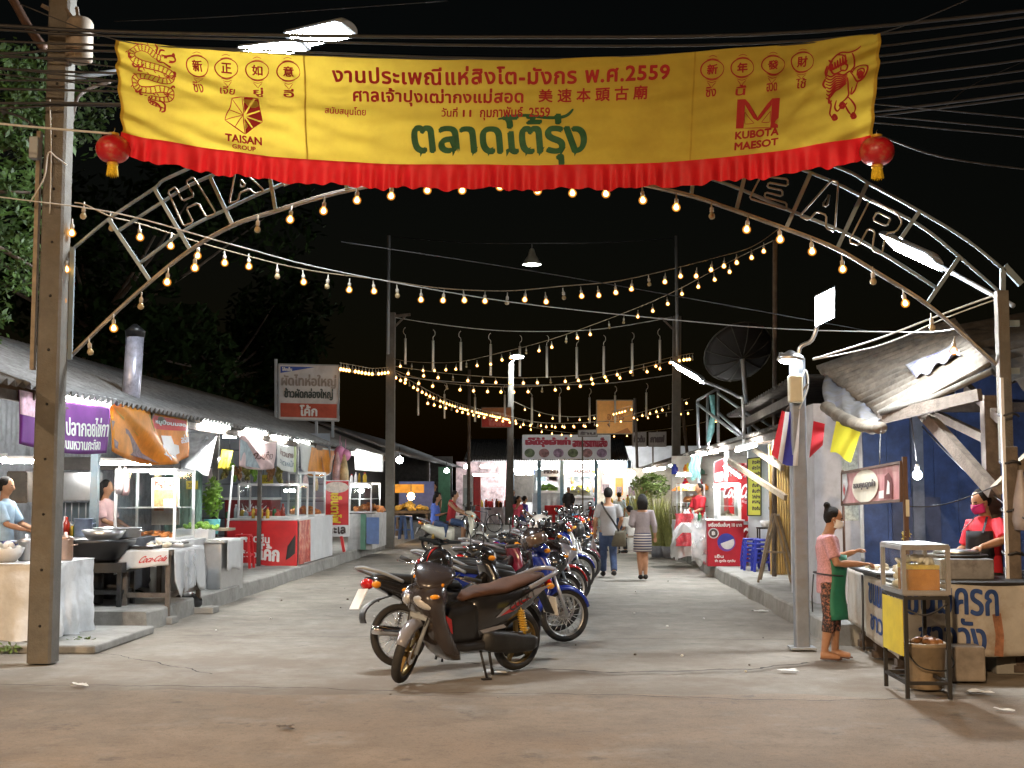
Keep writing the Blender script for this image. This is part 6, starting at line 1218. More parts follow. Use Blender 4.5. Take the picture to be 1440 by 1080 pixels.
# stainless hood / cupboard at the back of the stall
t = thing('steel_hood', (at(105, 700, 18.5).x, 18.5, 1.0), 'stainless cooker hood on the back wall between utility pole and roof post', 'hood')
a = at(80, 664, 18.5); b = at(130, 704, 18.5); mb = MB(); mb.bx(a.x - .3, b.x, 18.4, 18.9, b.z, a.z); mb.build('canopy', stainless, t, bev=.01)
mb = MB(); mb.bx(a.x - .3, b.x, 18.9, 18.95, .9, b.z - .03); mb.build('splash_panel', blue_steel, t)
mb = MB(); mb.bx(a.x - .3, b.x + 1.2, 18.45, 18.8, a.z + .03, a.z + .22); mb.build('shelf', dk, t)
flat_sign('wall_cabinet', [at(12, 664, 17.4), at(38, 664, 17.4), at(38, 706, 17.4), at(12, 706, 17.4)], 'small dark wall cabinet behind the man in pale blue', mat('cabinet_brown', (.12, .1, .08), .5, var=.3), wood, 'cabinet', .2)
# persons in the left stall
eyes(*person((at(12, 700, 15.5).x - .05, 15.5, .2), R(-90), 'man in pale blue shirt cooking at the left picture edge', 1.6, dict(eL=(-.13, .08, .64), hL=(-.08, .2, .6), eR=(.13, .08, .64), hR=(.08, .2, .6)), mat('pale_blue_shirt', (.35, .5, .65), .8, var=.2), .9, .46, jeans, .95, shoes=blackm))
person((at(148, 700, 18.0).x, 18.0, .2), R(-95), 'woman with long brown hair in pink shirt and lime apron behind the display case', 1.58, dict(eL=(-.13, .05, .64), hL=(-.07, .19, .58), eR=(.13, .05, .64), hR=(.07, .19, .58), face=(0, 1, -.3)), mat('pale_pink_shirt', (.65, .42, .42), .8), .9, .46, mat('lime_cloth', (.42, .6, .04), .7), .5, hair='long', fem=True)
def case(name, x0, x1, y0, y1, z0, z1, label, m=white, shelves=(.45,), fill=None, fw=.035, g=glassm, cat='display case', top=True):
    t = thing(name, ((x0 + x1) / 2, (y0 + y1) / 2, z0), label, cat); mb = MB()
    for x in (x0, x1):
        for y in (y0, y1): mb.bx(x - fw / 2, x + fw / 2, y - fw / 2, y + fw / 2, z0, z1)
    for z in (z0 + fw / 2, z1 - fw / 2):
        for y in (y0, y1): mb.bx(x0 + fw / 2, x1 - fw / 2, y - fw / 2 + .002, y + fw / 2 - .002, z - fw / 2, z + fw / 2)
        for x in (x0, x1): mb.bx(x - fw / 2 + .002, x + fw / 2 - .002, y0 + fw / 2, y1 - fw / 2, z - fw / 2, z + fw / 2)
    mb.build('frame', m, t); mb = MB(); mb.bx(x0, x1, y0, y1, z0 - .01, z0 + .006); mb.build('base_board', m, t)
    if top: mb = MB(); mb.bx(x0 - .01, x1 + .01, y0 - .01, y1 + .01, z1 + .001, z1 + .012); mb.build('top_board', m, t)
    for s in shelves: mb = MB(); z = z0 + (z1 - z0) * s; mb.bx(x0 + .02, x1 - .02, y0 + .02, y1 - .02, z, z + .012); mb.build('shelf', stainless, t)
    for nm, q in (('front', [(x0, y0), (x1, y0)]), ('right', [(x1, y0), (x1, y1)]), ('left', [(x0, y1), (x0, y0)])):
        mb = MB(); (a0, b0), (a1, b1) = q; mb.add([V((a0, b0, z0 + fw)), V((a1, b1, z0 + fw)), V((a1, b1, z1 - fw)), V((a0, b0, z1 - fw))], [(0, 1, 2, 3)]); mb.build('pane', g, t)
    return t
def heap(c, w, d, h, n, m, label, r=(.03, .05), name='food_heap', cat='food', parent=None):
    mb = MB(); c = V(c)
    for _ in range(n):
        x, y = random.uniform(-1, 1), random.uniform(-1, 1); rr = random.uniform(*r)
        mb.sph(c + V((x * w / 2, y * d / 2, rr * .6 + h * (1 - max(abs(x), abs(y))) * random.uniform(.3, 1))), (rr * random.uniform(.8, 1.6), rr * random.uniform(.8, 1.4), rr * .7), 7, 5, rot=Euler((random.random(), random.random(), random.random() * 6)).to_matrix())
    return mb.build(name, m, loc=c, label=label, cat=cat)
orgf = mat('orange_food', (.65, .22, .06), .5, var=.5, scale=14); grnf = mat('green_veg', (.2, .38, .05), .6, var=.5, scale=18); palef = mat('pale_food', (.65, .6, .48), .6, var=.3, scale=14); brnf = mat('brown_food', (.3, .14, .05), .45, var=.4, scale=14); redf = mat('red_food', (.5, .05, .03), .4, var=.4, scale=10)
cx0, cx1 = at(163, 700, 17.6).x, at(210, 700, 17.6).x
case('display_case', cx0, cx1 + .36, 17.6, 18.5, .95, 1.92, 'tall white framed glass display case left of the green metal sheet')
t, fn, nn = flat_sign('price_board', [at(213, 672, 18.45), at(252, 672, 18.45), at(252, 738, 18.45), at(213, 738, 18.45)], 'white and orange price board inside the tall display case', mat('price_white', (.75, .72, .66), .6), white, fr=0, depth=.02)
sgrid(t, fn, .1, .95, .3, .75, mat('price_orange', (.7, .28, .12), .6, var=.5, scale=20), 'picture'); sgrid(t, fn, .45, .85, .25, .55, white, 'price_panel', .008); sword(t, fn, "หมูทอด", .15, .9, .78, .95, mat('price_red', (.5, .05, .02)), .008)
heap((cx0 + .45, 17.95, .97), .5, .5, .1, 26, orgf, 'heap of fried orange snacks in the bottom of the tall display case')
drape('case_table', cx0 - .1, cx1 + .5, 17.4, 18.7, .25, .94, 'white covered table carrying the tall display case', whitecloth)
# wooden table with printed cloth
wx0, wx1, wy0, wy1, wz = -5.5, -4.86, 15.95, 17.4, .88
t = thing('wooden_table', ((wx0 + wx1) / 2, 16.6, 0), 'old wooden table with white printed cloths and trays at the kerb', 'table')
mb = MB(); mb.bx(wx0, wx1, wy0, wy1, wz - .05, wz); mb.build('table_top', wood, t); legs(t, wx0 + .05, wx1 - .05, wy0 + .05, wy1 - .05, .07, wz - .05, .055)
mb = MB(); mb.bx(wx0 + .08, wx1 - .08, wy0 + .03, wy0 + .06, .3, .36); mb.bx(wx1 - .065, wx1 - .04, wy0 + .08, wy1 - .08, .3, .36); mb.build('rail', wood, t)
struct(MB().bx(wx0 - .1, wx1 + .05, wy0 - .08, wy0 + .2, -.02, .068).build('kerb_slab', pave, bev=.015)); struct(MB().bx(wx0 + .2, wx1 + .2, wy1 - .2, wy1 + .1, -.02, .068).build('kerb_slab', pave, bev=.015))
def cornercloth(name, pts, label, m, top):
    t = thing(name, V(pts[0]), label, 'cloth'); return t
t = thing('table_cloth', (wx0, wy0, .7), 'white cloth printed in red script hanging from the front of the wooden table', 'cloth')
fnc = lambda u, v, d=0.: V((wx0 - .03 + (wx1 - wx0 - .0) * u + .0 * v - .05 * v * (1 - u), wy0 - .012 - .012 * math.sin(8 * u + 3 * v) * v - .01 - d, wz + .012 - (.21 + .1 * max(0, .3 - u) / .3 + .02 * math.sin(5 * u)) * v))
mb = MB(); mb.grid(lambda u, v: fnc(u, v), 20, 8); mb.grid(lambda u, v: V((wx0 - .03 + (wx1 - wx0) * u, wy0 - .02 + .5 * v, wz + .012 + .003 * math.sin(9 * u + 5 * v))), 8, 6); mb.build('cloth', whitecloth, t, sol=.003)
mb = MB(); lettering(mb, "Coca-Cola", lambda x, y, d: fnc(x, y, .004 + d), .42, .93, .72, .34, .004, slant=-.25); mb.build('lettering', mat('script_red', (.5, .02, .03)), t)
t = thing('table_cloth', (wx1, 16.6, .7), 'crumpled white cloth with clear plastic hanging from the street side of the wooden table', 'cloth')
mb = MB(); mb.grid(lambda u, v: V((wx1 + .015 + .03 * v * (1 + math.sin(14 * u)) * .6, wy0 + .06 + 1.35 * u, wz + .014 - v * (.3 + .2 * abs(math.sin(4.2 * u + .5)) + .12 * math.sin(9 * u)))), 34, 10); mb.grid(lambda u, v: V((wx1 + .015 - .35 * v, wy0 + .06 + 1.35 * u, wz + .014 + .004 * math.sin(9 * u + 5 * v))), 10, 5); mb.build('cloth', whitecloth, t, sol=.003)
mb = MB(); mb.grid(lambda u, v: V((wx1 + .07 + .03 * math.sin(11 * u), wy0 + .35 + .5 * u, wz - .02 - .55 * v * (1 - .2 * u))), 12, 8); mb.build('plastic_film', plasticm, t)
for i, (x, y, m, lb) in enumerate([(-5.3, 16.15, blackm, 'black oven tray on the front of the wooden table'), (-5.08, 16.75, stainless, 'steel baking tray with white paper on the wooden table'), (-5.25, 17.15, black, 'black lidded grill tray at the back of the wooden table')]):
    t = thing('tray', (x, y, wz + .02), lb, 'tray'); mb = MB(); mb.bx(x - .2, x + .2, y - .2, y + .2, wz + .022, wz + .035); mb.bx(x - .2, x + .2, y - .2, y - .185, wz + .035, wz + .06); mb.bx(x + .185, x + .2, y - .185, y + .2, wz + .035, wz + .06); mb.build('pan', m, t, bev=.004)
    mb = MB(); mb.grid(lambda u, v: V((x - .15 + .3 * u, y - .16 + .3 * v, wz + .045 + .02 * math.sin(6 * u + i) * math.sin(5 * v))), 8, 8); mb.build('paper', white if i < 2 else blackm, t)
heap((-5.2, 16.45, wz + .02), .25, .2, .06, 9, palef, 'little heap of pale dough balls on the wooden table')
# green sheet and veg cart
gx0, gx1 = at(257, 700, 20.6).x, at(284, 700, 20.6).x
mb = MB(); corr(mb, (gx0 - .3, 20.6, .2), (gx1, 20.6, .2), (gx1, 20.6, 1.95), (gx0 - .3, 20.6, 1.95), 6, .02, seg=8, nv=1); mb.build('metal_sheet', mat('green_sheet', (.2, .33, .27), .5, .2, var=.15), loc=(gx0, 20.6, .2), sol=.006, label='green corrugated metal screen behind the vegetable cart', cat='screen')
vx0, vx1 = at(262, 800, 18.6).x, at(311, 800, 18.6).x
t = thing('food_cart', (vx0, 18.6, 0), 'steel sided food cart with white towel and green vegetables at the kerb', 'cart')
mb = MB(); mb.bx(vx0 - .1, vx1, 18.6, 19.9, .12, .86); mb.build('cabinet', alum, t, bev=.01); mb = MB(); mb.bx(vx0 - .15, vx1 + .05, 18.55, 19.95, .87, .9); mb.build('counter_top', stainless, t)
mb = MB(); mb.grid(lambda u, v: V((vx0 - .05 + (vx1 - vx0 - .2) * u, 18.592 - .01 * math.sin(7 * u), .84 - .55 * v + .1 * u)), 8, 6); mb.build('notice_sheet', mat('grey_sheet', (.3, .31, .27), .5, var=.3, stain=(.15, .16, .3), stamt=.7, stscale=3), t)
mb = MB(); mb.grid(lambda u, v: V((vx1 + .06 + .015 * math.sin(9 * u) * v, 18.7 + .75 * u, .91 - .46 * v + .03 * math.sin(4 * u) * v)), 14, 8); mb.grid(lambda u, v: V((vx1 - .25 + .31 * u, 18.7 + .75 * v, .91)), 3, 3); mb.build('towel', whitecloth, t, sol=.006)
t = thing('white_box', (at(275, 745, 19.2).x, 19.2, .9), 'white foam box of green vegetables on the food cart', 'box'); bx_ = at(275, 745, 19.2).x; mb = MB(); mb.bx(bx_ - .25, bx_ + .25, 19.0, 19.4, .902, 1.06); mb.build('box', white, t, bev=.01)
heap((bx_ + .1, 19.2, 1.05), .5, .35, .08, 50, grnf, 'pile of green leaf vegetables in the white foam box', (.025, .05))
MB().bx(at(245, 748, 20).x, at(322, 748, 20).x, 20.0, 20.4, 1.0, 1.04).build('plank_shelf', woodl, loc=(at(280, 748, 20).x, 20.2, 1.), label='long wooden plank shelf behind the food cart', cat='shelf')
mb = MB(); mb.tube([at(320, 742, 21.5), at(328, 655, 22)], .02, 8); mb.build('white_pipe', white, loc=at(320, 742, 21.5), label='thin slanting white pipe in front of the block wall', cat='pipe')
def stool(c, m, label, h=.42, r=.15, group=None):
    t = thing('plastic_stool', c, label, 'stool', group); c = V(c); mb = MB(); mb.sl([(h - .04, 0, r * .95, r * .95), (h - .01, 0, r, r), (h, 0, r * .93, r * .93)], axis='z', ex=5, n=20); mb.v = [v + V((c.x, c.y, c.z)) for v in mb.v]; mb.build('seat', m, t)
    for sx_, sy in ((1, 1), (1, -1), (-1, 1), (-1, -1)): MB().bar(c + V((sx_ * r * 1.15, sy * r * 1.15, 0)), c + V((sx_ * r * .8, sy * r * .8, h - .03)), .045, .03).build('leg', m, t)
    mb = MB()
    for s in (1, -1): mb.bar(c + V((-r, s * r, h * .4)), c + V((r, s * r, h * .4)), .02, .035); mb.bar(c + V((s * r, -r, h * .4)), c + V((s * r, r, h * .4)), .02, .035)
    mb.build('rung', m, t); return t
stool((at(342, 795, 23.6).x, 23.6, .2), redp, 'red plastic stool in front of the red drinks counter', .62, .14)
# block wall + red drinks stall
blockm = mat('grey_block', (.36, .39, .44), .85, var=.12, scale=2, bump=.2); gro = mat('mortar', (.1, .1, .11), .9)
t = thing('block_wall', (-6.8, 29.6, .2), 'grey concrete block wall behind the red drinks stall', 'wall'); mb = MB(); mb.bx(-9.3, -5.35, 29.65, 29.75, .2, 2.7, 1); r_ = 0; z = .2
while z < 2.6:
    x = -9.3 - (.4 if r_ % 2 else 0)
    while x < -5.4: mb.bx(max(x, -9.3), min(x + .78, -5.36), 29.62, 29.66, z, z + .375, 0); x += .8
    z += .395; r_ += 1
mb.build('blocks', [blockm, gro], t)
cxa, cxb = at(320, 760, 24.4).x, at(417, 760, 24.4).x
t = thing('drinks_counter', (cxa, 24.4, .2), 'red drinks counter with white slogan facing the street end', 'counter'); mb = MB(); mb.bx(cxa, cxb, 24.42, 28.2, .2, 1.06); mb.build('cabinet', white, t); mb = MB(); mb.bx(cxa - .02, cxb + .03, 24.38, 28.25, 1.062, 1.09); mb.build('counter_top', white, t)
cf = lambda u, v, d=0.: V((cxa + (cxb - cxa + .02) * u, 24.4 - .02 - d - .02 * v * math.sin(9 * u + 2 * v) - .015 * math.sin(3 * u + 5 * v), 1.05 - (.84 + .0 * u) * v + .04 * math.sin(6 * u) * v))
redv = mat('red_vinyl_skirt', (.58, .02, .025), .4, var=.15, scale=3); mb = MB(); mb.grid(lambda u, v: cf(u, v), 30, 14); mb.build('skirt', redv, t)
for tx, u0, u1, v0, v1, b_2 in [("ซ่าสดชื่น", .16, .6, .3, .5, .006), ("ต้อง", .18, .42, .68, .86, .005), ("โค้ก", .46, .74, .52, .88, .012)]: words(t, cf, tx, u0, u1, v0, v1, whitep, b_2)
blob(t, cf, [(.86, .55), (.97, .3), (.97, .72), (.9, .8), (.84, .85)], black, 'bottle_print'); 
sf = lambda u, v, d=0.: V((cxb + .03 + d + .03 * math.sin(22 * u) * (.3 + v), 24.4 + 3.7 * u, 1.05 - .83 * v))
mb = MB(); mb.grid(lambda u, v: sf(u, v), 60, 8); mb.build('side_skirt', whitecloth, t); mb = MB(); mb.grid(lambda u, v: sf(.0 + .3 * u, v, .015), 20, 8); mb.build('red_side_skirt', mat('patterned_red', (.5, .06, .04), .5, var=.6, scale=5, stain=(.6, .5, .35), stamt=.9, stscale=5), t)
case('display_case', cxa + .15, cxb - .02, 24.6, 25.5, 1.1, 1.75, 'low glass case with white frame on the red drinks counter', shelves=())
case('display_case', cxb - .55, cxb - .02, 26.2, 27.4, 1.1, 2.0, 'bright glass case on the far end of the red drinks counter', shelves=(.4,))
heap((cxb - .3, 26.8, 1.12), .4, .9, .12, 30, orgf, 'orange snacks stacked in the bright far glass case', (.05, .09)); heap((cxa + .5, 25.0, 1.11), .8, .5, .12, 30, redf, 'red fruit cups in the low glass case', (.05, .08))
t = thing('chest_cooler', (at(345, 715, 28).x, 28, .2), 'dark red chest cooler with white splash print against the block wall', 'cooler'); a = at(316, 703, 28); b = at(382, 735, 28); mb = MB(); mb.bx(a.x, b.x, 28, 28.9, .2, a.z); mb.build('body', mat('dark_red_cooler', (.2, .015, .015), .35, var=.2), t, bev=.02); mb = MB(); mb.bx(a.x - .02, b.x + .02, 27.98, 28.92, a.z + .002, a.z + .05); mb.build('lid', white, t)
mb = MB(); strokes(mb, [[(340 + 2 * k, 733), (344 + 2 * k + 6 * math.sin(k * 2), 722), (340 + k * 5, 708 + 3 * (k % 3))] for k in range(8)], 1.6, fn=lambda x, y, d: at(x, y, 27.98)); mb.build('splash_print', whitep, t)
# hanging fruit bunches
for i, (px, py) in enumerate([(318, 662), (327, 664), (336, 663), (346, 664), (356, 665), (381, 664), (392, 668)]):
    p = at(px, py, 25.2); mb = MB(); [mb.sph(p + V((random.uniform(-.06, .06), random.uniform(-.06, .06), random.uniform(-.14, .14))), (.035, .035, .07), 7, 5, rot=Euler((random.uniform(-.5, .5), random.uniform(-.5, .5), 0)).to_matrix()) for _ in range(12)]; mb.tube([p + V((0, 0, .12)), p + V((0, 0, .35))], .006, 5)
    mb.build('fruit_bunch', [mat('olive_fruit', (.22, .2, .05), .6, var=.6, scale=14), grnf, brnf][i % 3], loc=p, label='bunch of fruit hanging from the roof above the red drinks stall', cat='fruit', group='fruit bunches above the drinks stall')
p = at(290, 705, 21); t = thing('potted_plant', (p.x, 21.4, .9), 'bright green bushy plant beside the green metal screen', 'plant'); mb = MB()
def leafcloud(mb, c, rx, ry, rz, n, s=(.03, .06), mi=0):
    c = V(c)
    for _ in range(n):
        d = V((random.gauss(0, 1), random.gauss(0, 1), random.gauss(0, 1))).normalized() * random.random() ** .45; q = c + V((d.x * rx, d.y * ry, d.z * rz)); a = V((random.gauss(0, 1), random.gauss(0, 1), random.gauss(0, .6))).normalized(); b = a.orthogonal().normalized(); k = random.uniform(*s)
        mb.add([q - a * k, q + b * k * .4, q + a * k, q - b * k * .4], [(0, 1, 2, 3)], mi)
leafcloud(mb, p + V((0, .4, .05)), .16, .16, .35, 260, (.04, .08)); mb.build('foliage', mat('bright_leaf', (.16, .3, .03), .6, var=.5, scale=20), t); mb = MB(); mb.lathe([(.1, .9), (.14, 1.15), (.12, 1.15), (0, 1.1)], (p.x, 21.4, 0), 14); mb.build('pot', mat('teal_pot', (.1, .4, .42), .4), t)
# red standing sign
t, fn, nn = flat_sign('standing_sign', [at(456, 676, 28.2), at(491, 676, 28.2), at(491, 754, 28.2), at(456, 754, 28.2)], 'tall red standing sign with yellow vertical lettering and white foot panel', redv, white, depth=.05, fr=.02)
sgrid(t, fn, .0, 1, .0, .2, white, 'foot_panel'); sword(t, fn, "ทะเล", .15, .85, .05, .16, mat('dark_print'), .012)
blob2(t, fn, [(.5 + .48 * math.cos(a), .88 + .1 * math.sin(a)) for a in [i * PI / 12 for i in range(24)]], mat('cream_oval', (.65, .55, .48), .5, var=.3, scale=12), 'oval_print', .008)
vs, fs, _ = tmesh("เย็นตาโฟ"); mb = MB()
for k, (ox, oy) in enumerate([(0, 0), (.02, 0), (-.02, 0), (0, .008), (0, -.008)]): mb.add([fn(.28 + .42 * v + ox, .77 - .53 * u + oy, .01 + k * .0004) for u, v in vs], fs)
mb.build('lettering', mat('yellow_print', (.8, .6, .05)), t); mb = MB(); [mb.bar(at(px, 754, 28.2), at(px + dx, 776, 28.2), .06) for px, dx in ((460, -2), (480, 4))]; mb.build('leg', redp, t)
# balloons / bags
for i, (px, py, r) in enumerate([(478, 636, .13), (486, 640, .12), (480, 644, .11)]):
    p = at(px, py, 29.5); mb = MB(); mb.sph(p, (r, r, r * 1.15), 14, 10); mb.tube([p + V((0, 0, r)), p + V((0, 0, r + .25))], .006, 5); mb.build('paper_ball', mat('pink_paper', (.75, .3, .5), .6, var=.2), loc=p, label='pink paper ball hanging above the red standing sign', cat='decoration', group='pink paper balls')
for i, (px, py) in enumerate([(474, 660), (484, 664)]):
    p = at(px, py, 29); mb = MB(); mb.sl([(-.35, 0, .06, .05), (-.25, 0, .13, .1), (0, 0, .12, .1), (.3, 0, .06, .05), (.4, 0, .02, .02)], axis='z', ex=2.3); mb.v = [v + p for v in mb.v]; mb.build('plastic_bag', [mat('bag_pink', (.7, .5, .5), .3, var=.4, scale=6, trl=.3), mat('bag_yellow', (.7, .55, .3), .3, var=.4, scale=6, trl=.3)][i], loc=p, label=['pale pink', 'yellowish'][i] + ' plastic bag of toys hanging over the red standing sign', cat='bag')
t, fn, nn = flat_sign('light_box', [at(500, 634, 33), at(538, 640, 33), at(538, 663, 33), at(500, 660, 33)], 'lit white lightbox sign under the roof left of the tall pole', emit('lightbox', (.95, .97, 1), 1.1), white, depth=.12, fr=.03); sgrid(t, fn, .45, .6, .1, .9, mat('pale_pink_vinyl'), 'picture')
x0, x1 = at(490, 720, 31).x, at(541, 720, 31).x
t = thing('tiled_counter', (x0, 31, .2), 'white counter with blue side board left of the tall pole', 'counter'); mb = MB(); mb.bx(x0, x1 - .3, 31, 33.5, .2, 1.05); mb.build('cabinet', mat('dull_white', (.5, .5, .5), .6, var=.2, stain=(.25, .25, .25), stamt=.6), t); mb = MB(); mb.bx(at(523, 0, 31).x, at(540, 0, 31).x, 30.9, 30.95, at(0, 764, 31).z, at(0, 727, 31).z); mb.build('blue_board', mat('light_blue_board', (.16, .25, .5), .5), t); mb = MB(); mb.bx(at(515, 0, 31).x, at(522, 0, 31).x, 30.9, 30.98, .2, 1.05); mb.build('green_end', greenp, t)
case('display_case', x0 + .02, x1 - .35, 31.1, 32.6, 1.08, 1.8, 'bright glass case on the white counter with the blue board', shelves=(.45,), m=alum); heap((x0 + .4, 31.8, 1.1), .6, 1., .15, 26, orgf, 'orange fried food in the case on the white counter', (.06, .1))
t = thing('mini_lamp', at(508, 690, 31.5), 'small bright lamp inside the case on the white counter', 'lamp'); mb = MB(); mb.sph(at(508, 690, 31.6), .06, 10, 6); mb.build('lit_globe', emit('bulb_cool_big'), t); mb = MB(); mb.tube([at(508, 688, 31.6), at(508, 680, 31.6)], .01, 5); mb.build('cord', cable_m, t)
# orange stall behind pole
x0, x1 = at(553, 730, 40).x, at(604, 730, 40).x
t = thing('fruit_stall', (x0, 40, .2), 'dim fruit stall with orange awning behind the left tall pole', 'stall'); mb = MB(); mb.bx(x0, x1, 40, 41.5, .9, .98); mb.build('table_top', wood, t); legs(t, x0 + .1, x1 - .1, 40.1, 41.4, .2, .9, .08); mb = MB(); mb.bx(x0, x1 - .2, 40.2, 40.25, at(0, 693, 40).z, at(0, 681, 40).z); mb.build('sign_board', mat('orange_board', (.75, .35, .03), .5, var=.3, scale=4), t); mb = MB(); mb.bx(x0, x1, 41.4, 41.45, 1., 1.9); mb.build('back_board', mat('blue_grey_board', (.12, .14, .3), .6), t)
heap((x0 + .5, 40.5, .99), .9, .7, .25, 40, mat('yellow_fruit', (.65, .42, .08), .5, var=.4, scale=7), 'heap of yellow fruit on the dim fruit stall', (.06, .1))
for i, (px, Y) in enumerate([(562, 37.5), (571, 37.5)]): stool((at(px, 760, Y).x, Y, .2), mat('pale_blue_plastic', (.12, .2, .42), .4), ['left', 'right'][i] + ' one of two tall pale blue stools by the fruit stall', .68, .17, 'pale blue stools')
person((at(611, 720, 44).x, 44, .2), R(170), 'person with dark hair standing in shadow behind the riders', 1.65, {}, mat('dark_shirt', (.03, .03, .035), .8), .9, .46, jeans, .95)
# ---------------------------------------------------------------- pancake stall on the right
blue_let = mat('blue_letter_paint', (.02, .06, .22), .7, var=.3, scale=12); vinyl_old = mat('old_white_vinyl', (.5, .47, .42), .55, var=.15, scale=4, bump=.2, bscale=8, stain=(.3, .2, .12), stamt=.7, stscale=3)
F0, F1, B0, B1 = V((2.99, 11.62, 0)), V((4.75, 11.75, 0)), V((3.12, 14.1, 0)), V((4.75, 14.1, 0)); CT = .82
t = thing('pancake_stall', (3.6, 12.6, 0), 'pancake stall counter wrapped in old white vinyl with blue lettering', 'stall')
up = lambda p, z: V((p.x, p.y, z))
mb = MB(); mb.poly([up(F0, CT - .04), up(F1, CT - .04), up(B1, CT - .04), up(B0, CT - .04)], (0, 0, .04)); mb.build('counter_top', blackm, t)
mb = MB(); mb.poly([up(F0, .2) + V((.06, .06, 0)), up(F1, .2) + V((0, .06, 0)), up(B1, .2), up(B0, .2) + V((.06, 0, 0))], (0, 0, .55)); mb.build('cabinet', wood, t)
ff = lambda u, v, d=0.: up(F0.lerp(F1, u), CT - .02 - .62 * v + .012 * math.sin(9 * u)) + V((0, -.01 - d - .016 * v * math.sin(14 * u + 2 * v) - .008 * math.sin(31 * u), 0))
fs_ = lambda u, v, d=0.: up(B0.lerp(F0, u), CT - .02 - (.55 + .1 * u) * v) + V((-.01 - d - .02 * v * math.sin(11 * u + v) - .03 * math.exp(-((u - .45) * 14) ** 2), 0, 0))
mb = MB(); mb.grid(lambda u, v: ff(u, v), 40, 14); mb.build('front_skirt', vinyl_old, t, sol=.003); mb = MB(); mb.grid(lambda u, v: fs_(u, v), 40, 14); mb.build('side_skirt', vinyl_old, t, sol=.003)
fu = lambda px: (at(px, 850, 11.65).x - F0.x) / (F1.x - F0.x)
words(t, ff, "ขนมครก", fu(1272), fu(1404), .05, .42, blue_let, .005, ys=1.4); words(t, ff, "ชาววัง", fu(1290), fu(1384), .48, .95, blue_let, .005, ys=1.4)
words(t, fs_, "ขนมครก", .52, .98, .10, .42, blue_let, .006); words(t, fs_, "ชาววัง", .55, .95, .5, .82, blue_let, .006)
blob(t, ff, [(fu(1395), .4), (fu(1408), .38), (fu(1412), .7), (fu(1410), 1.0), (fu(1396), .98), (fu(1399), .7)], mat('figure_print', (.35, .16, .09), .6, var=.5, scale=12), 'figure_print')
mb = MB(); mb.tube([fs_(.45, 0, .02), fs_(.46, .5, .03), fs_(.44, 1, .03), fs_(.45, 1.25, .02)], .012, 6); mb.build('lashing', cable_m, t)
for i, (x, y) in enumerate([(3.1, 11.8), (3.18, 12.9), (3.25, 13.8), (4.2, 11.95)]):
    q = thing('brick_pier', (x, y, 0), ['loose brick pier under the near corner of the pancake stall', 'loose brick pier under the middle of the pancake stall side', 'loose brick pier under the far corner of the pancake stall', 'loose brick pier under the right end of the pancake stall'][i], 'bricks')
    for k in range(3): mb = MB(); mb.bx(x - .11 + .02 * k, x + .11 + .02 * k, y - .06, y + .06, .068 * k, .066 + .068 * k); mb.build('brick', mat('dark_brick', (.1, .075, .06), .9, var=.4, scale=12), q, bev=.004)
t = thing('paper_tray', (3.3, 12.75, CT), 'tray with white paper and half made pancakes in front of the woman in pink', 'tray'); mb = MB(); mb.bx(2.98, 3.55, 12.3, 13.2, CT + .004, CT + .03); mb.build('tray', blackm, t, bev=.005); mb = MB(); mb.grid(lambda u, v: V((3.0 + .5 * u, 12.35 + .8 * v, CT + .04 + .012 * math.sin(8 * u) * math.sin(9 * v))), 10, 10); mb.build('paper', white, t)
heap((3.25, 12.75, CT + .045), .4, .6, .02, 22, palef, 'small coconut pancakes spread on the white paper tray', (.02, .03), 'pancake_pile')
t = thing('griddle', (3.95, 12.2, CT), 'steel box griddle with round dark lid in front of the man in red', 'griddle'); a = at(1322, 790, 12.0).x; b = at(1398, 790, 12.0).x; mb = MB(); mb.bx(a, b, 12.0, 12.75, CT + .002, CT + .19); mb.build('fire_box', mat('sooty_steel', (.42, .42, .43), .4, .7, var=.25, stain=(.12, .11, .1), stamt=.7, stscale=5), t, bev=.01)
c = ((a + b) / 2 + .02, 12.36, CT + .192); mb = MB(); mb.lathe([(.0, 0), (.27, 0), (.285, .015), (.27, .03), (0, .032)], c, 30); mb.build('hot_plate', blackm, t); mb = MB(); mb.lathe([(.2, .033), (.22, .05), (.14, .07), (0, .078)], c, 30); mb.build('lid', stainless, t)
bowl((3.62, 12.9, CT), .11, .07, 'small white batter bowl beside the griddle', white)
# glass food case on its iron stand
t = thing('iron_stand', (2.9, 10.75, 0), 'black iron stand with yellow side panel carrying the glass food case', 'stand'); sx0, sx1, sy0, sy1 = 2.735, 3.065, 10.38, 11.05
legs(t, sx0, sx1, sy0, sy1, 0, .80, .03, blackm)
for z in (.11, .775):
    mb = MB()
    for y in (sy0, sy1): mb.bx(sx0 + .016, sx1 - .016, y - .013, y + .013, z, z + .026)
    for x in (sx0, sx1): mb.bx(x - .013, x + .013, sy0 + .016, sy1 - .016, z, z + .026)
    mb.build('frame', blackm, t)
mb = MB(); mb.bx(sx0 - .022, sx0 - .017, sy0 + .02, sy1 - .02, .33, .77); mb.build('yellow_panel', yellowp, t)
mb = MB(); mb.tube(catm([V((2.74, 10.36, .7)), V((2.85, 10.34, .66)), V((2.95, 10.35, .68)), V((3.06, 10.36, .75))], 5), .008, 6); mb.build('hanging_wire', cable_m, t)
case('glass_food_case', sx0 - .01, sx1 + .01, sy0, sy1 - .02, .815, 1.2, 'aluminium glass case of orange syrup and white foam boxes on the iron stand', alum, (), fw=.034, g=glass('dirty_glass', (.92, .94, .9), .08, .07))
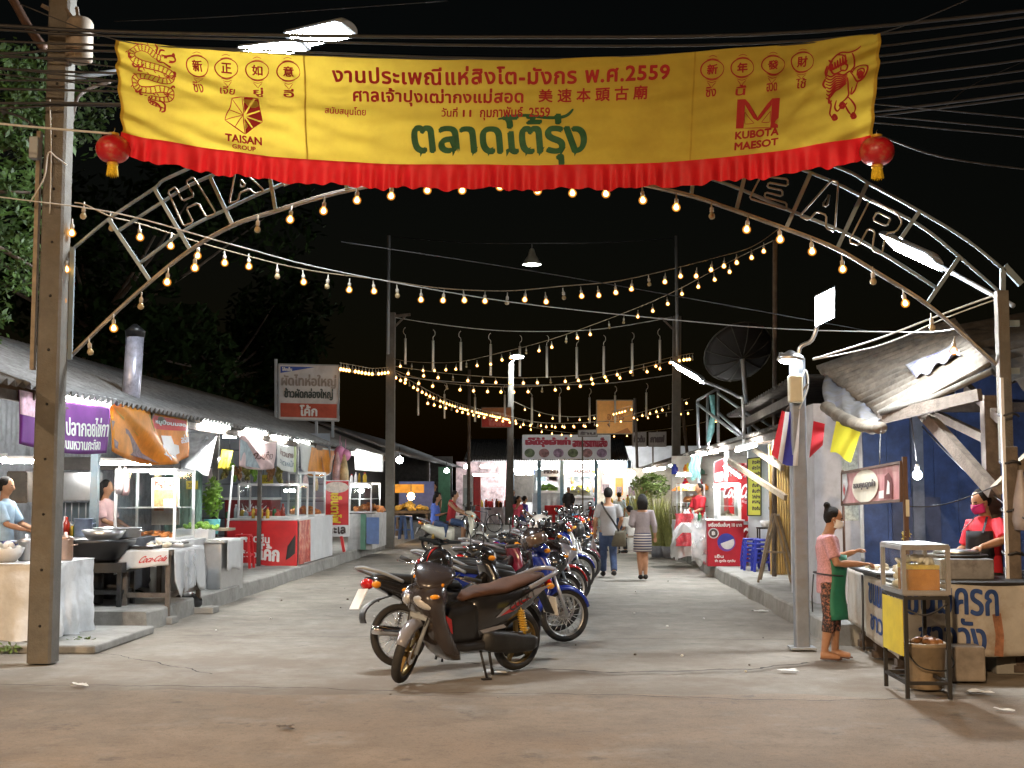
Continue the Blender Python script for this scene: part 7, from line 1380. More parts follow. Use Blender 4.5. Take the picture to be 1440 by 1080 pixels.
t = thing('syrup_tank', (2.9, 10.7, .83), 'clear tank of orange brown syrup inside the glass food case', 'tank'); mb = MB(); mb.bx(sx0 + .04, sx1 - .04, sy0 + .05, sy1 - .3, .826, 1.01); mb.build('liquid', mat('syrup', (.5, .2, .012), .15, var=.3, scale=6, coat=.5), t, bev=.006); mb = MB(); mb.bx(sx0 + .04, sx1 - .04, sy0 + .05, sy1 - .3, 1.012, 1.045); mb.build('foam_layer', mat('yellow_foam', (.65, .5, .1), .5, var=.3, scale=20), t)
heap((2.9, 10.62, 1.045), .22, .3, .05, 16, white, 'white wrapped cakes stacked above the syrup tank', (.025, .04), 'wrapped_cake_pile'); heap((2.86, 10.92, .83), .12, .1, .25, 14, palef, 'pale snacks at the back of the glass food case', (.03, .05))
c = at(1302, 960, 10.95); c.z = 0; c.y = 10.95
t = thing('bucket', c, 'dirty beige plastic bucket under the glass food case', 'bucket'); bkm = mat('dirty_bucket', (.32, .24, .15), .6, var=.25, scale=5, stain=(.12, .08, .05), stamt=.8, stscale=4); mb = MB(); mb.lathe([(.13, .0), (.145, .01), (.165, .34), (.178, .345), (.178, .375), (.165, .38), (.155, .37), (.135, .02), (0, .015)], c, 28); mb.build('body', bkm, t); mb = MB(); mb.tube(catm([c + V((.17, 0, .33)), c + V((.2, -.12, .22)), c + V((.1, -.2, .17)), c + V((-.1, -.2, .2)), c + V((-.17, 0, .33))], 5), .006, 6); mb.build('handle', blackm, t)
heap((c.x, c.y, .36), .2, .2, .03, 12, brnf, 'brown husks filling the beige bucket', (.03, .05), 'husk_heap')
mb = MB(); mb.bx(3.35, 3.65, 11.3, 11.55, 0, .3); mb.build('clay_block', mat('grey_beige_block', (.28, .24, .2), .9, var=.3), loc=(3.5, 11.4, 0), bev=.02, label='grey beige block standing beside the bucket under the stall', cat='block')
# pink sign parallel to the street
a, b, c_, d = at(1185, 665, 14.6), at(1268, 650, 11.75), at(1268, 704, 11.75), at(1185, 710, 14.6)
pinks = mat('faded_pink_sign', (.55, .22, .23), .5, var=.2, scale=3, stain=(.65, .5, .48), stamt=.8, stscale=1.5)
t, fn, nn = flat_sign('pink_sign', [a, b, c_, d], 'faded pink sign with pale disc on a pole above the woman in pink', pinks, mat('rusty_frame', (.12, .07, .05), .8), depth=.03, fr=.025)
blob2(t, fn, [(.44 + .23 * math.cos(q), .5 + .48 * math.sin(q)) for q in [i * PI / 16 for i in range(32)]], mat('cream_disc', (.72, .68, .55), .5, var=.1), 'disc', .006); sword(t, fn, "ขอบคุณลูกค้า", .25, .63, .4, .66, mat('dark_print'), .006, d=.012)
blob2(t, fn, [(.0, .95), (.1, .95), (.13, .6), (.06, .2), (.0, .1)], white, 'white_shape'); blob2(t, fn, [(.05, .65), (.08, .45), (.06, .25), (.03, .45)], redv, 'red_shape', .01); blob2(t, fn, [(.76, .08), (.88, .08), (.88, .6), (.83, .78), (.77, .7)], mat('dark_red_print', (.14, .02, .02)), 'bottle_print'); blob2(t, fn, [(.8, .2), (.85, .2), (.85, .5), (.82, .58)], whitep, 'bottle_label', .01); blob2(t, fn, [(.68, .1), (.76, .1), (.76, .32), (.68, .3)], whitep, 'glass_print', .008)
q = V((b.x + .02, b.y - .02, 0)); mb = MB(); mb.bx(q.x - .02, q.x + .02, q.y - .02, q.y + .02, CT, b.z + .05); mb.build('pole', mat('rusty_frame'), t); mb = MB(); mb.tube([a + V((0, 0, .03)), V((a.x, a.y, .84))], .015, 6); mb.build('pole', mat('rusty_frame'), t); mb = MB(); mb.tube([at(1237, 655, 12.8), at(1238, 610, 13.2)], .006, 5); mb.build('hanging_wire', cable_m, t)
p = at(1272, 712, 11.75); mb = MB(); mb.bx(p.x, p.x + .03, 11.7, 11.74, p.z - .09, p.z + .06); mb.build('switch', mat('cream_box'), loc=p, label='small cream switch fixed to the pink sign pole', cat='switch')
p = at(1272, 752, 11.75); mb = MB(); leafcloud(mb, p, .05, .05, .06, 26, (.02, .035)); mb.build('flower_sprig', mat('yellow_petal', (.6, .5, .12), .6, var=.4, scale=30), loc=p, label='sprig of yellow flowers tied to the pink sign pole', cat='flowers')
cable([at(1275, 712, 11.8), at(1310, 712, 12.2), at(1350, 703, 12.4), at(1408, 680, 12.4)], .006, cable_m, 'twisted wire drooping from the pink sign pole to the right post')
cable([at(1297, 600, 15), at(1350, 655, 13.5), at(1420, 715, 12.3), at(1450, 735, 12)], .009, cable_m, 'dark wire slanting down in front of the blue boards')
p = at(1428, 700, 12.2); mb = MB(); mb.sl([(-.3, 0, .1, .07), (-.2, 0, .12, .09), (0, 0, .09, .07), (.2, 0, .035, .03), (.26, 0, .05, .02)], axis='z', ex=2.3); mb.v = [v + p + V((.05, 0, 0)) for v in mb.v]; mb.build('plastic_bag', mat('thin_white_plastic'), loc=p, label='crumpled white plastic bag hanging on the right timber post', cat='bag')
# flags
t = thing('national_flag', at(1125, 575, 13.6), 'red white and blue striped flag hanging beside the lamp post', 'flag'); fcols = [('flag_red', (.45, .02, .03)), ('flag_white', (.62, .62, .64)), ('flag_blue', (.04, .04, .28))]
ql = [at(1100, 577, 13.7), at(1122, 570, 13.55), at(1119, 655, 13.5), at(1086, 640, 13.7)]
for i, (n0, col, u0, u1) in enumerate([('red_stripe', 0, -.02, .22), ('white_stripe', 1, .22, .44), ('blue_stripe', 2, .44, .86), ('white_stripe', 1, .86, 1.1)]):
    mb = MB(); mb.grid(lambda u, v: (lambda U: ql[0].lerp(ql[1], U).lerp(ql[3].lerp(ql[2], U), v) + V((0, .03 * math.sin(9 * U + 3 * v), -.04 * math.sin(PI * U))))(u0 + (u1 - u0) * u), 8, 14); mb.build(n0, mat(fcols[col][0], fcols[col][1], .8, var=.12, trl=.3), t)
mb = MB(); mb.tube([at(1136, 540, 13.4), at(1102, 582, 13.8)], .012, 6); mb.build('staff', wood, t)
mb = MB(); mb.grid(lambda u, v: at(1144 + 16 * u - 6 * v + 3 * u * v, 592 + 4 * u + 52 * v - 22 * u * v, 13.8 + .03 * math.sin(6 * v)), 6, 10); mb.build('red_pennant', mat('flag_red'), loc=at(1150, 590, 13.8), label='dark red cloth pennant just right of the lamp post', cat='flag')
mb = MB(); mb.grid(lambda u, v: at(1176, 592, 14.6).lerp(at(1213, 603, 14.2), u).lerp(at(1168, 636, 14.5).lerp(at(1196, 648, 14.2), u), v) + V((0, .03 * math.sin(8 * u + 2 * v), .02 * math.sin(5 * u) * v)), 14, 14); mb.build('yellow_flag', mat('flag_yellow', (.72, .66, .05), .8, var=.06, trl=.35), loc=at(1190, 600, 14.4), label='plain yellow flag hanging under the rolled awning', cat='flag')
# ---------------------------------------------------------------- shops on the right pavement
bamb = mat('bamboo', (.45, .3, .1), .55, var=.3, scale=4, stain=(.2, .12, .04), stamt=.5, stscale=8)
t = thing('bamboo_screen', (at(1085, 800, 22.2).x, 22.2, .2), 'tall screen of split bamboo poles beside the menu board', 'screen'); a = at(1070, 0, 22.2).x; b = at(1101, 0, 22.2).x; z1 = at(0, 632, 22.2).z
mb = MB(); n = 9
for k in range(n):
    x = a + (b - a) * (k + .5) / n; zz = .2; pts = []; rr = []
    while zz < z1: pts += [V((x, 22.2, zz)), V((x, 22.2, zz + .02)), V((x, 22.2, zz + .26))]; rr += [.024, .021, .021]; zz += .28 + .03 * (k % 3)
    mb.tube(pts, rr, 8)
mb.build('pole_row', bamb, t); mb = MB(); [mb.bx(a, b, 22.23, 22.26, z, z + .05) for z in (.6, 1.3, 2.0)]; mb.build('batten', wood, t)
t = thing('carved_panel', (at(1115, 800, 20).x, 20, .2), 'gilded carved wooden panel on black board left of the lamp post', 'panel'); a = at(1103, 0, 20).x; b = at(1146, 0, 20).x
mb = MB(); mb.bx(a, b, 20.05, 20.1, .2, 2.35); mb.build('backing', black, t); gl = mat('gilt_carving', (.55, .3, .05), .35, .6, var=.5, scale=30); mb = MB(); x0, x1, z0, z1 = at(1109, 0, 20).x, at(1127, 0, 20).x, at(0, 736, 20).z, at(0, 640, 20).z; mb.bx(x0, x1, 20.03, 20.045, z0, z1)
for i in range(60): mb.sph((random.uniform(x0 + .02, x1 - .02), 20.025, random.uniform(z0 + .03, z1 - .03)), (random.uniform(.01, .025), .02, random.uniform(.01, .025)), 7, 5)
mb.build('carving', gl, t)
t = thing('easel', (at(1085, 805, 20.3).x, 20.3, .2), 'pale wooden folding easel on the right pavement', 'easel'); zb = .2
def e_(px, py): return at(px, py, 20.3)
for a, b in (((1066, 818), (1086, 722)), ((1112, 820), (1089, 722))): q0 = e_(*a); q0.z = .2; MB().bar(q0, e_(*b), .045, .03).build('leg', woodl, t)
for a, b in (((1069, 800), (1091, 724)), ((1120, 812), (1094, 724))): q0 = at(*a, 20.9); q0.z = .2; MB().bar(q0, e_(*b), .035, .03).build('back_leg', woodl, t)
MB().bar(e_(1075, 776), e_(1105, 777), .05, .03).build('cross_bar', woodl, t)
t = thing('folding_rack', (at(1128, 800, 18.5).x, 18.5, .2), 'thin white folding rack half hidden by the lamp post', 'rack'); [MB().tube([at(a, b, 18.5), at(c2, d2, 18.5)], .018, 6).build('bar', white, t) for a, b, c2, d2 in ((1113, 748, 1126, 800), (1118, 748, 1131, 805), (1114, 815, 1136, 785), (1120, 818, 1138, 795))]
for k, (px, Y) in enumerate([(1045, 23.4), (1059, 23.0)]):
    x = at(px, 0, Y).x
    for i in range(3): stool((x, Y + .02 * i, .2 + .075 * i), bluep, ['left', 'right'][k] + ' stack of dark blue stools, ' + ['bottom', 'middle', 'top'][i] + ' stool of three', .42, .14, 'stacked dark blue stools')
t = thing('panel_wall', (at(1055, 0, 24.6).x, 24.6, .2), 'pale blue white wall panel behind the stacked blue stools', 'wall'); a, b = at(1042, 0, 24.6).x, at(1071, 0, 24.6).x; mb = MB(); mb.bx(a, b, 24.6, 24.7, .2, 2.5); mb.build('panel', mat('pale_blue_panel', (.6, .65, .75), .5, var=.06), t)
t, fn, nn = flat_sign('menu_board', [at(1051, 645, 24.4), at(1070, 643, 24.4), at(1070, 725, 24.4), at(1051, 725, 24.4)], 'tall yellow menu board with dark lettering on the pale wall panel', mat('yellow_menu', (.75, .78, .12), .5, var=.05), black, depth=.03, fr=.02)
for k, tx in enumerate(["ข้าวผัด", "ผัดไท", "ราดหน้า", "ผัดซีอิ๊ว", "ต้มยำ", "ส้มตำ", "ไก่ย่าง", "ลาบหมู", "ข้าวต้ม"]): sword(t, fn, tx, .35, .92, .9 - k * .1, .955 - k * .1, mat('dark_print'), .008)
t = thing('side_table', (at(1062, 0, 23.9).x, 23.9, .2), 'small dark side table holding a bowl by the pale wall panel', 'table'); x = at(1063, 0, 23.9).x; mb = MB(); mb.bx(x - .12, x + .14, 23.8, 24.1, .92, .95); mb.build('table_top', blackm, t); legs(t, x - .1, x + .1, 23.82, 24.08, .2, .92, .025, blackm)
bowl((x + .02, 23.95, .95), .09, .12, 'white bowl on the small dark side table', white)
# fridge, counter, cart
fr_m = mat('fridge_red', (.5, .015, .02), .3, var=.1, coat=.3); x0, x1 = at(1018, 0, 25.6).x, at(1046, 0, 25.6).x; z1 = at(0, 652, 25.6).z
t = thing('drinks_fridge', (x0, 25.6, .2), 'tall red drinks fridge with white script facing the street', 'fridge'); mb = MB(); mb.bx(x0 - .05, x1, 25.6, 26.3, .2, z1); mb.build('body', fr_m, t, bev=.02)
fpl = plane_fn((x0 - .05, 25.595, .2), (1, 0, 0), (0, 0, 1)); mb = MB(); mb.bx(x0 - .03, x1 - .02, 25.585, 25.597, .95, 1.02); mb.build('shelf_strip', mat('grey_blue_strip', (.3, .36, .4)), t)
for zz in (.42, 1.28): mb = MB(); lettering(mb, "Coca-Cola", fpl, -.12, .47, zz, zz + .27, .008, slant=.3, depth=.012); mb.build('script', whitep, t)
for k, (u0, v0) in enumerate([(.05, .08), (.08, 1.05), (.05, 1.7)]): mb = MB(); [mb.sph(fpl(u0 + random.random() * .32, v0 + random.random() * .25, .004), (.03, .006, .03), 8, 5) for _ in range(16)]; mb.build('bubble_print', mat('bubble_pink', (.6, .3, .3), .4, var=.6, scale=20), t)
x0, x1 = at(985, 0, 24.5).x, at(1035, 0, 24.5).x
t = thing('red_counter', (x0, 24.5, .2), 'red drinks counter with a round tricolour emblem at the right kerb', 'counter'); mb = MB(); mb.bx(x0, x1, 24.5, 25.3, .2, 1.05); mb.build('cabinet', mat('counter_red', (.42, .012, .03), .4, var=.15), t, bev=.01); mb = MB(); mb.bx(x0 - .02, x1 + .02, 24.48, 25.32, 1.052, 1.075); mb.build('counter_top', white, t)
fp = plane_fn((x0, 24.497, .2), (1, 0, 0), (0, 0, 1)); W_ = x1 - x0
def disc(t, fp, cx, cy, r, a0, a1, m, nm, d): mb = MB(); mb.add([fp(cx + r * math.cos(R(a0 + (a1 - a0) * i / 14)), cy + r * math.sin(R(a0 + (a1 - a0) * i / 14)), d) for i in range(15)], [tuple(range(15))]); return mb.build(nm, m, t)
disc(t, fp, .36, .45, .17, 20, 200, mat('emblem_blue', (.03, .04, .3)), 'emblem', .004); disc(t, fp, .36, .45, .17, 200, 380, mat('emblem_purple', (.15, .05, .3)), 'emblem', .005); disc(t, fp, .38, .45, .13, 190, 390, mat('emblem_silver', (.6, .6, .62)), 'emblem', .008); disc(t, fp, .12, .62, .1, 0, 350, mat('emblem_silver'), 'badge', .006); disc(t, fp, .12, .62, .08, 0, 350, mat('dark_print'), 'badge', .009)
for tx, u0, u1, v0, v1 in [("เครื่องดื่มเย็นๆ 10 บาท", .03, W_ - .04, .73, .82), ("เย็น", .14, .3, .16, .22), ("ซ่า ถูกใจ ทุกวัน", .14, .52, .07, .13), ("฿", .09, .15, .58, .66)]: mb = MB(); lettering(mb, tx, fp, u0, u1, v0, v1, .003, depth=.01); mb.build('lettering', whitep, t)
case('white_cart_cabinet', at(1000, 0, 24.9).x, at(1028, 0, 24.9).x, 24.75, 25.25, 1.08, at(0, 680, 24.9).z, 'white framed snack cabinet on the red drinks counter', white, (.35,), fw=.06); heap((at(1013, 0, 24.9).x, 25., 1.1), .25, .3, .12, 16, palef, 'snacks in the white framed cabinet', (.03, .05))
mb = MB(); mb.grid(lambda u, v: V((x0 - .05 - .12 * u + .03 * math.sin(9 * v), 24.5 + .3 * u, 1.1 - .88 * v + .05 * math.sin(7 * u))), 8, 14); mb.grid(lambda u, v: V((x0 - .3 + .28 * u, 24.45 + .03 * math.sin(8 * v), 1.05 - .8 * v + .06 * math.sin(9 * u))), 8, 12); mb.build('plastic_curtain', plasticm, loc=(x0, 24.5, .2), label='crumpled clear plastic hanging at the left end of the red counter', cat='plastic sheet')
t = thing('flower_cloth', (at(970, 0, 26).x, 26, .3), 'white frilled cloth spread over a table at the right kerb', 'cloth'); mb = MB(); c = at(976, 742, 26.2)
mb.grid(lambda u, v: c + V(((u - .5) * .8, (v - .5) * .6 + .05 * math.sin(8 * u), .1 * math.sin(9 * u + 7 * v) - .9 * max(0, abs(u - .5) - .3))), 24, 14); mb.build('cloth', whitecloth, t)
t = thing('red_drape', (at(958, 0, 27).x, 27, .25), 'dark red patterned cloth draped from a table at the right kerb', 'cloth'); mb = MB(); mb.grid(lambda u, v: at(949 + 26 * u - 4 * v * u, 722 + 0 * u, 27) + V((.02 * math.sin(9 * v), -.03 * math.sin(11 * u), -.68 * v)), 14, 10); mb.build('cloth', mat('dark_red_pattern', (.4, .03, .04), .7, var=.5, scale=9, stain=(.6, .3, .3), stamt=.5, stscale=8), t)
drape('stall_table', at(944, 0, 27.3).x, at(985, 0, 27.3).x, 27.2, 28.4, .2, .98, 'white covered stall table on the right pavement behind the red cloth', whitecloth)
person((at(985, 700, 28.6).x, 28.8, .2), R(120), 'seller in red shirt behind the white table on the right', 1.58, dict(eL=(-.13, .06, .64), hL=(-.1, .18, .6), eR=(.13, .06, .64), hR=(.1, .18, .6)), redS, .9, .46, jeans, .95)
case('display_case', at(950, 0, 29).x, at(982, 0, 29).x, 29, 30, 1.0, 1.75, 'glass case with orange tray in the middle of the right stalls', alum); heap((at(966, 0, 29.4).x, 29.4, 1.36), .35, .5, .08, 18, orgf, 'orange snack heap on the glass case shelf at the right stalls', (.05, .08))
t = thing('orange_umbrella', at(966, 672, 31), 'small orange parasol over the right stalls', 'umbrella'); c = at(966, 690, 31); mb = MB(); mb.lathe([(.38, 0), (.25, .1), (.0, .18)], c, 12, sm=False); mb.build('canopy', orangep, t); mb = MB(); mb.tube([c + V((0, 0, .17)), V((c.x, c.y, .2))], .015, 6); mb.build('pole', alum, t)
t = thing('grocery_shop', (4.2, 33, .2), 'pale shopfront of shelves and boards behind the right stalls', 'shop'); mb = MB(); mb.bx(at(938, 0, 33).x, 6.3, 33, 33.1, .2, 2.5); mb.build('wall', mat('shop_cream', (.55, .53, .48), .7, var=.25, scale=3), t)
for k in range(4): mb = MB(); mb.bx(at(940, 0, 33).x, at(985, 0, 33).x, 32.75, 32.99, .8 + .4 * k, .83 + .4 * k); mb.build('shelf', woodl, t)
cols = [redp, orangep, white, bluep, yellowp, greenp, mat('teal_pot'), brnf]
for k in range(26):
    a = random.uniform(942, 984); z = .83 + .4 * random.randint(0, 3); p = at(a, 0, 32.85); h = random.uniform(.12, .3); r = random.uniform(.05, .09); mb = MB(); c = V((p.x, 32.87, z + .002)); mb.lathe([(r, 0), (r, h * .65), (r * .45, h * .8), (r * .45, h), (0, h)], c, 10); mb.build('jar', random.choice(cols), loc=c, label='jar or bottle on the shelves of the right shopfront', cat='jar', group='jars on the right shop shelves')
mb = MB(); mb.grid(lambda u, v: at(970 + 14 * u + 2 * math.sin(9 * v), 640 + 34 * v + 2 * math.sin(7 * u), 26.5 + .03 * math.sin(20 * u)), 10, 8); mb.build('plastic_fringe', mat('teal_plastic', (.3, .6, .6), .3, var=.4, trl=.4), loc=at(976, 640, 26.5), label='turquoise plastic strands hanging from the right awning', cat='plastic strands')
t, fn, nn = flat_sign('red_poster', [at(1004, 650, 27), at(1018, 644, 27), at(1018, 690, 27), at(1004, 690, 27)], 'red poster board between the brace and the drinks fridge', fr_m, greym, depth=.02, fr=.01); sgrid(t, fn, .1, .9, .3, .6, whitep, 'picture')
# grasses, planter, bench, seated people
leafm = mat('street_leaf', (.1, .15, .03), .6, var=.5, scale=20); grassm = mat('tall_grass', (.26, .27, .08), .6, var=.4, scale=9)
def reeds(c, n, h, sp, label, m=grassm):
    t = thing('reed_plant', c, label, 'plant'); mb = MB()
    for _ in range(n):
        a = random.uniform(0, 2 * PI); b = random.uniform(0, .18); l = h * random.uniform(.5, 1.1); o = V(c) + V((b * math.cos(a), b * math.sin(a), .25)); d = V((math.cos(a), math.sin(a), 0)); s = V((-d.y, d.x, 0)) * .012; k = random.uniform(.1, 1) * sp
        pts = [o + d * (k * l * f * f) + V((0, 0, l * f * (1 - .25 * k * f))) for f in (0, .4, .75, 1)]
        mb.add([pts[0] - s, pts[0] + s, pts[1] - s, pts[1] + s, pts[2] - s * .7, pts[2] + s * .7, pts[3]], [(0, 1, 3, 2), (2, 3, 5, 4), (4, 5, 6)])
    mb.build('blades', m, t); mb = MB(); mb.lathe([(.15, 0), (.2, .28), (.17, .28), (0, .24)], c, 14); mb.build('pot', mat('dull_pot', (.2, .2, .22), .6, var=.3), t)
reeds((at(918, 0, 31.5).x, 31.5, 0), 170, 1.35, .5, 'tall yellow green reeds in a pot right of the walking woman'); reeds((at(935, 0, 31).x, 31.2, 0), 150, 1.2, .6, 'leaning tall reeds in a pot at the right kerb corner'); reeds((at(893, 0, 36).x, 36, 0), 150, 1.6, .6, 'bushy reeds in a pot between the walking man and woman')
mb = MB(); leafcloud(mb, at(915, 683, 38), .6, .4, .4, 700, (.05, .1)); t = thing('street_shrub', (at(915, 0, 38).x, 38, 0), 'yellow green shrub behind the walking woman', 'shrub'); mb.build('foliage', leafm, t); mb = MB(); mb.tube([V((at(915, 0, 38).x, 38, 0)), at(915, 690, 38)], .04, 6); mb.build('stem', wood, t)
t = thing('street_bench', (at(885, 0, 33).x, 33, 0), 'small pale bench behind the walking man bag', 'bench'); x = at(885, 0, 33).x; mb = MB(); mb.bx(x - .5, x + .5, 32.9, 33.25, .42, .47); mb.build('seat', woodl, t); legs(t, x - .42, x + .42, 32.95, 33.2, 0, .42, .06, woodl)
sit = dict(hip=(0, 0, .30), waist=(0, .01, .39), chest=(0, .03, .5), neck=(0, .04, .6), head=(0, .06, .695), sL=(-.108, .03, .575), sR=(.108, .03, .575), eL=(-.13, .04, .42), eR=(.13, .04, .42), hL=(-.08, .15, .36), hR=(.08, .15, .36), pL=(-.06, .02, .29), pR=(.06, .02, .29), kL=(-.08, .24, .28), kR=(.08, .24, .28), aL=(-.08, .24, .045), aR=(.08, .24, .045))
person((at(883, 0, 33).x, 33.05, 0), R(40), 'seated person in white t-shirt on the small bench', 1.6, sit, mat('white_tshirt', (.65, .64, .62), .8), .9, .27, mat('dark_shirt'), .95, shoes=blackm)
person((at(726, 0, 44).x, 44, .18), R(-130), 'girl in pink shirt with hand raised to her face among the motorbikes', 1.6, {**sit, 'eR': (.14, .1, .5), 'hR': (.05, .14, .63)}, mat('pink_shirt', (.65, .08, .14), .8), .9, .27, jeans, .95, hair='long', fem=True, shoes=blackm)
person((at(734, 0, 44.6).x, 44.8, .18), R(-60), 'person in violet blue and yellow jersey behind the girl in pink', 1.6, sit, mat('violet_jersey', (.08, .05, .4), .7, var=.2, scale=5, stain=(.6, .45, .05), stamt=1., stscale=4), .9, .27, jeans, .95, shoes=blackm)
person((at(722, 0, 62).x, 62, 0), R(180), 'dark haired customer facing the street by the back tables', 1.6, {}, mat('dark_shirt'), .9, .46, jeans, .95)
person((at(797, 0, 66).x, 66, 0), R(170), 'person in black riding gear standing before the back restaurant', 1.75, dict(eL=(-.16, 0, .65), eR=(.16, 0, .65)), blackm, 1.7, .44, blackm, .97, shoes=blackm, build=1.2)
person((at(775, 0, 70.5).x, 71.2, .16), R(175), 'cook in white working at the back restaurant display case', 1.6, {}, white, .9, .46, jeans, .95)
person((at(866, 0, 45).x, 45, 0), R(20), 'person in pale blue shirt partly hidden by the walking man', 1.55, {}, mat('pale_blue_shirt'), .9, .46, jeans, .95)
# ---------------------------------------------------------------- back of the street
t = thing('back_restaurant', (.5, 71, .16), 'bright open fronted restaurant closing the end of the street', 'restaurant')
xl, xr = at(655, 0, 70).x, at(1005, 0, 70).x; zr = at(0, 648, 69.5).z
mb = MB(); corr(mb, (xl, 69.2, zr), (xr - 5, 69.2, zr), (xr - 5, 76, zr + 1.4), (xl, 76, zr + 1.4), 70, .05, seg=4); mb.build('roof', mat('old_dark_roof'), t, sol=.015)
mb = MB(); mb.bx(xl, xr, 75.9, 76.1, .16, 4.2); mb.build('back_wall', mat('restaurant_white', (.5, .52, .55), .7, var=.2, scale=1.2), t)
for px in (720, 757, 788, 835, 880): x = at(px, 0, 70).x; MB().bx(x - .1, x + .1, 70, 70.2, .16, zr).build('post', mat('blue_post', (.1, .2, .3), .5), t)
mb = MB(); mb.bx(at(722, 0, 74).x, at(750, 0, 74).x, 73.9, 74, .9, 2.5); mb.build('shelf_unit', dk, t); mb = MB(); mb.bx(at(640, 0, 70.6).x, at(716, 0, 70.6).x, 72.5, 72.6, .16, 3.2); mb.build('notice_wall', mat('poster_wall', (.4, .3, .32), .6, var=.7, scale=3), t)
sb = [at(735, 612, 69), at(858, 612, 69), at(858, 645, 69), at(735, 645, 69)]
t, fn, nn = flat_sign('restaurant_sign', sb, 'wide white restaurant sign with red lettering and dish pictures on the back roof', mat('sign_cool_white', (.7, .71, .74), .5, var=.06), white, depth=.08, fr=.05)
rp = mat('red_sign_print', (.4, .03, .06), .6); sword(t, fn, "เจ๊โต้รุ่งเจ้าเก่า", .04, .54, .5, .9, rp, .012); sword(t, fn, "อาหารตามสั่ง", .58, .96, .5, .9, rp, .012)
for k in range(6):
    mb = MB(); cx = .08 + k * .165
    mb.add([fn(cx + .06 * math.cos(a), .24 + .19 * math.sin(a), .012) for a in [i * PI / 8 for i in range(16)]], [tuple(range(16))]); mb.build('dish_picture', mat('dish_%d' % (k % 3), [(.12, .16, .08), (.3, .15, .15), (.3, .2, .3)][k % 3], .5, var=.8, scale=4), t)
for (x0, x1, y0, y1, Y, lb, hd2) in [(752, 786, 667, 693, 70.4, 'white framed display case with green herbs at the back restaurant', "MENU"), (792, 832, 666, 700, 70.4, 'long white display case with lettered header at the back restaurant', "FOOD")]:
    a = at(x0, y1, Y); b = at(x1, y0, Y); case('display_case', a.x, b.x, Y, Y + 1, a.z, b.z, lb, white, (.3,), fw=.12)
    t, fn, nn = flat_sign('case_header', [at(x0, y0 - 7, Y), at(x1, y0 - 7, Y), at(x1, y0, Y), at(x0, y0, Y)], 'lettered header board above the ' + ('left' if x0 < 760 else 'right') + ' case of the back restaurant', white, white, depth=.05, fr=0); sword(t, fn, hd2, .4, .95, .15, .85, mat('dark_print'), .03)
    heap(((a.x + b.x) / 2, Y + .4, a.z + .1), (b.x - a.x) * .8, .5, .4, 40, grnf if x0 < 760 else palef, 'food heaped in the ' + ('left' if x0 < 760 else 'right') + ' case of the back restaurant', (.08, .14))
    drape('stall_table', a.x - .1, b.x + .1, Y - .05, Y + 1.1, .2, a.z - .02, 'covered table under the ' + ('left' if x0 < 760 else 'right') + ' case of the back restaurant', mat('steel_cloth', (.4, .42, .45), .5, .3))
for k, (px, Y) in enumerate([(672, 60), (692, 61), (712, 62)]): x = at(px, 0, Y).x; drape('dining_table', x - .5, x + .5, Y, Y + .8, .05, .8, ['left', 'middle', 'right'][k] + ' one of three pale cloth dining tables at the back left', mat('pale_table_cloth', (.55, .5, .52), .7, var=.2, scale=4))
for k, (px, py) in enumerate([(689, 692), (701, 694)]): p = at(px, py + 2, 60.5 + k * .5); bowl((p.x, p.y, .8), .15, .3, ['left', 'right'][k] + ' red and white jar on the pale dining tables', [redp, orangep][k])
def chair(c, rz, label): 
    t = thing('plastic_chair', (0, 0, 0), label, 'chair', 'red chairs before the back restaurant'); mb = MB(); mb.bx(-.23, .23, -.22, .22, .42, .46); mb.build('seat', redp, t); mb = MB(); mb.grid(lambda u, v: V(((u - .5) * .46, .21 + .05 * v + .04 * math.cos(PI * (u - .5)), .46 + .42 * v)), 6, 6); mb.build('backrest', redp, t, sol=.02)
    legs(t, -.2, .2, -.19, .19, 0, .42, .05, redp); t.location = c; t.rotation_euler = (0, 0, rz); return t
for k, (px, Y, lb) in enumerate([(771, 62, 'red chair left of the black clad person'), (782, 62.4, 'red chair directly beside the black clad person'), (827, 58, 'red chair at the left of the pair near the walking man'), (838, 58.3, 'red chair at the right of the pair near the walking man')]): chair((at(px, 0, Y).x, Y, 0), R(180 + k * 14), lb)
t = thing('drinks_cabinet', (at(664, 0, 57).x, 57, .1), 'tall white and red drinks cabinet beside the dark thin pole', 'cabinet'); a, b = at(653, 0, 57).x, at(667, 0, 57).x; mb = MB(); mb.bx(a, b, 57, 57.6, .0, 2.3); mb.build('body', white, t); mb = MB(); mb.bx(b + .01, b + .32, 57, 57.5, .2, 2.2); mb.build('red_front', redp, t); mb = MB(); mb.bx(a + .05, b - .05, 56.97, 56.99, .4, 1.7); mb.build('door_glass', mat('pale_glass', (.5, .58, .6), .2), t)
mb = MB(); mb.bx(at(782, 0, 69).x, at(880, 0, 69).x, 64.5, 69.5, .02, .15); struct(mb.build('front_step', pave))
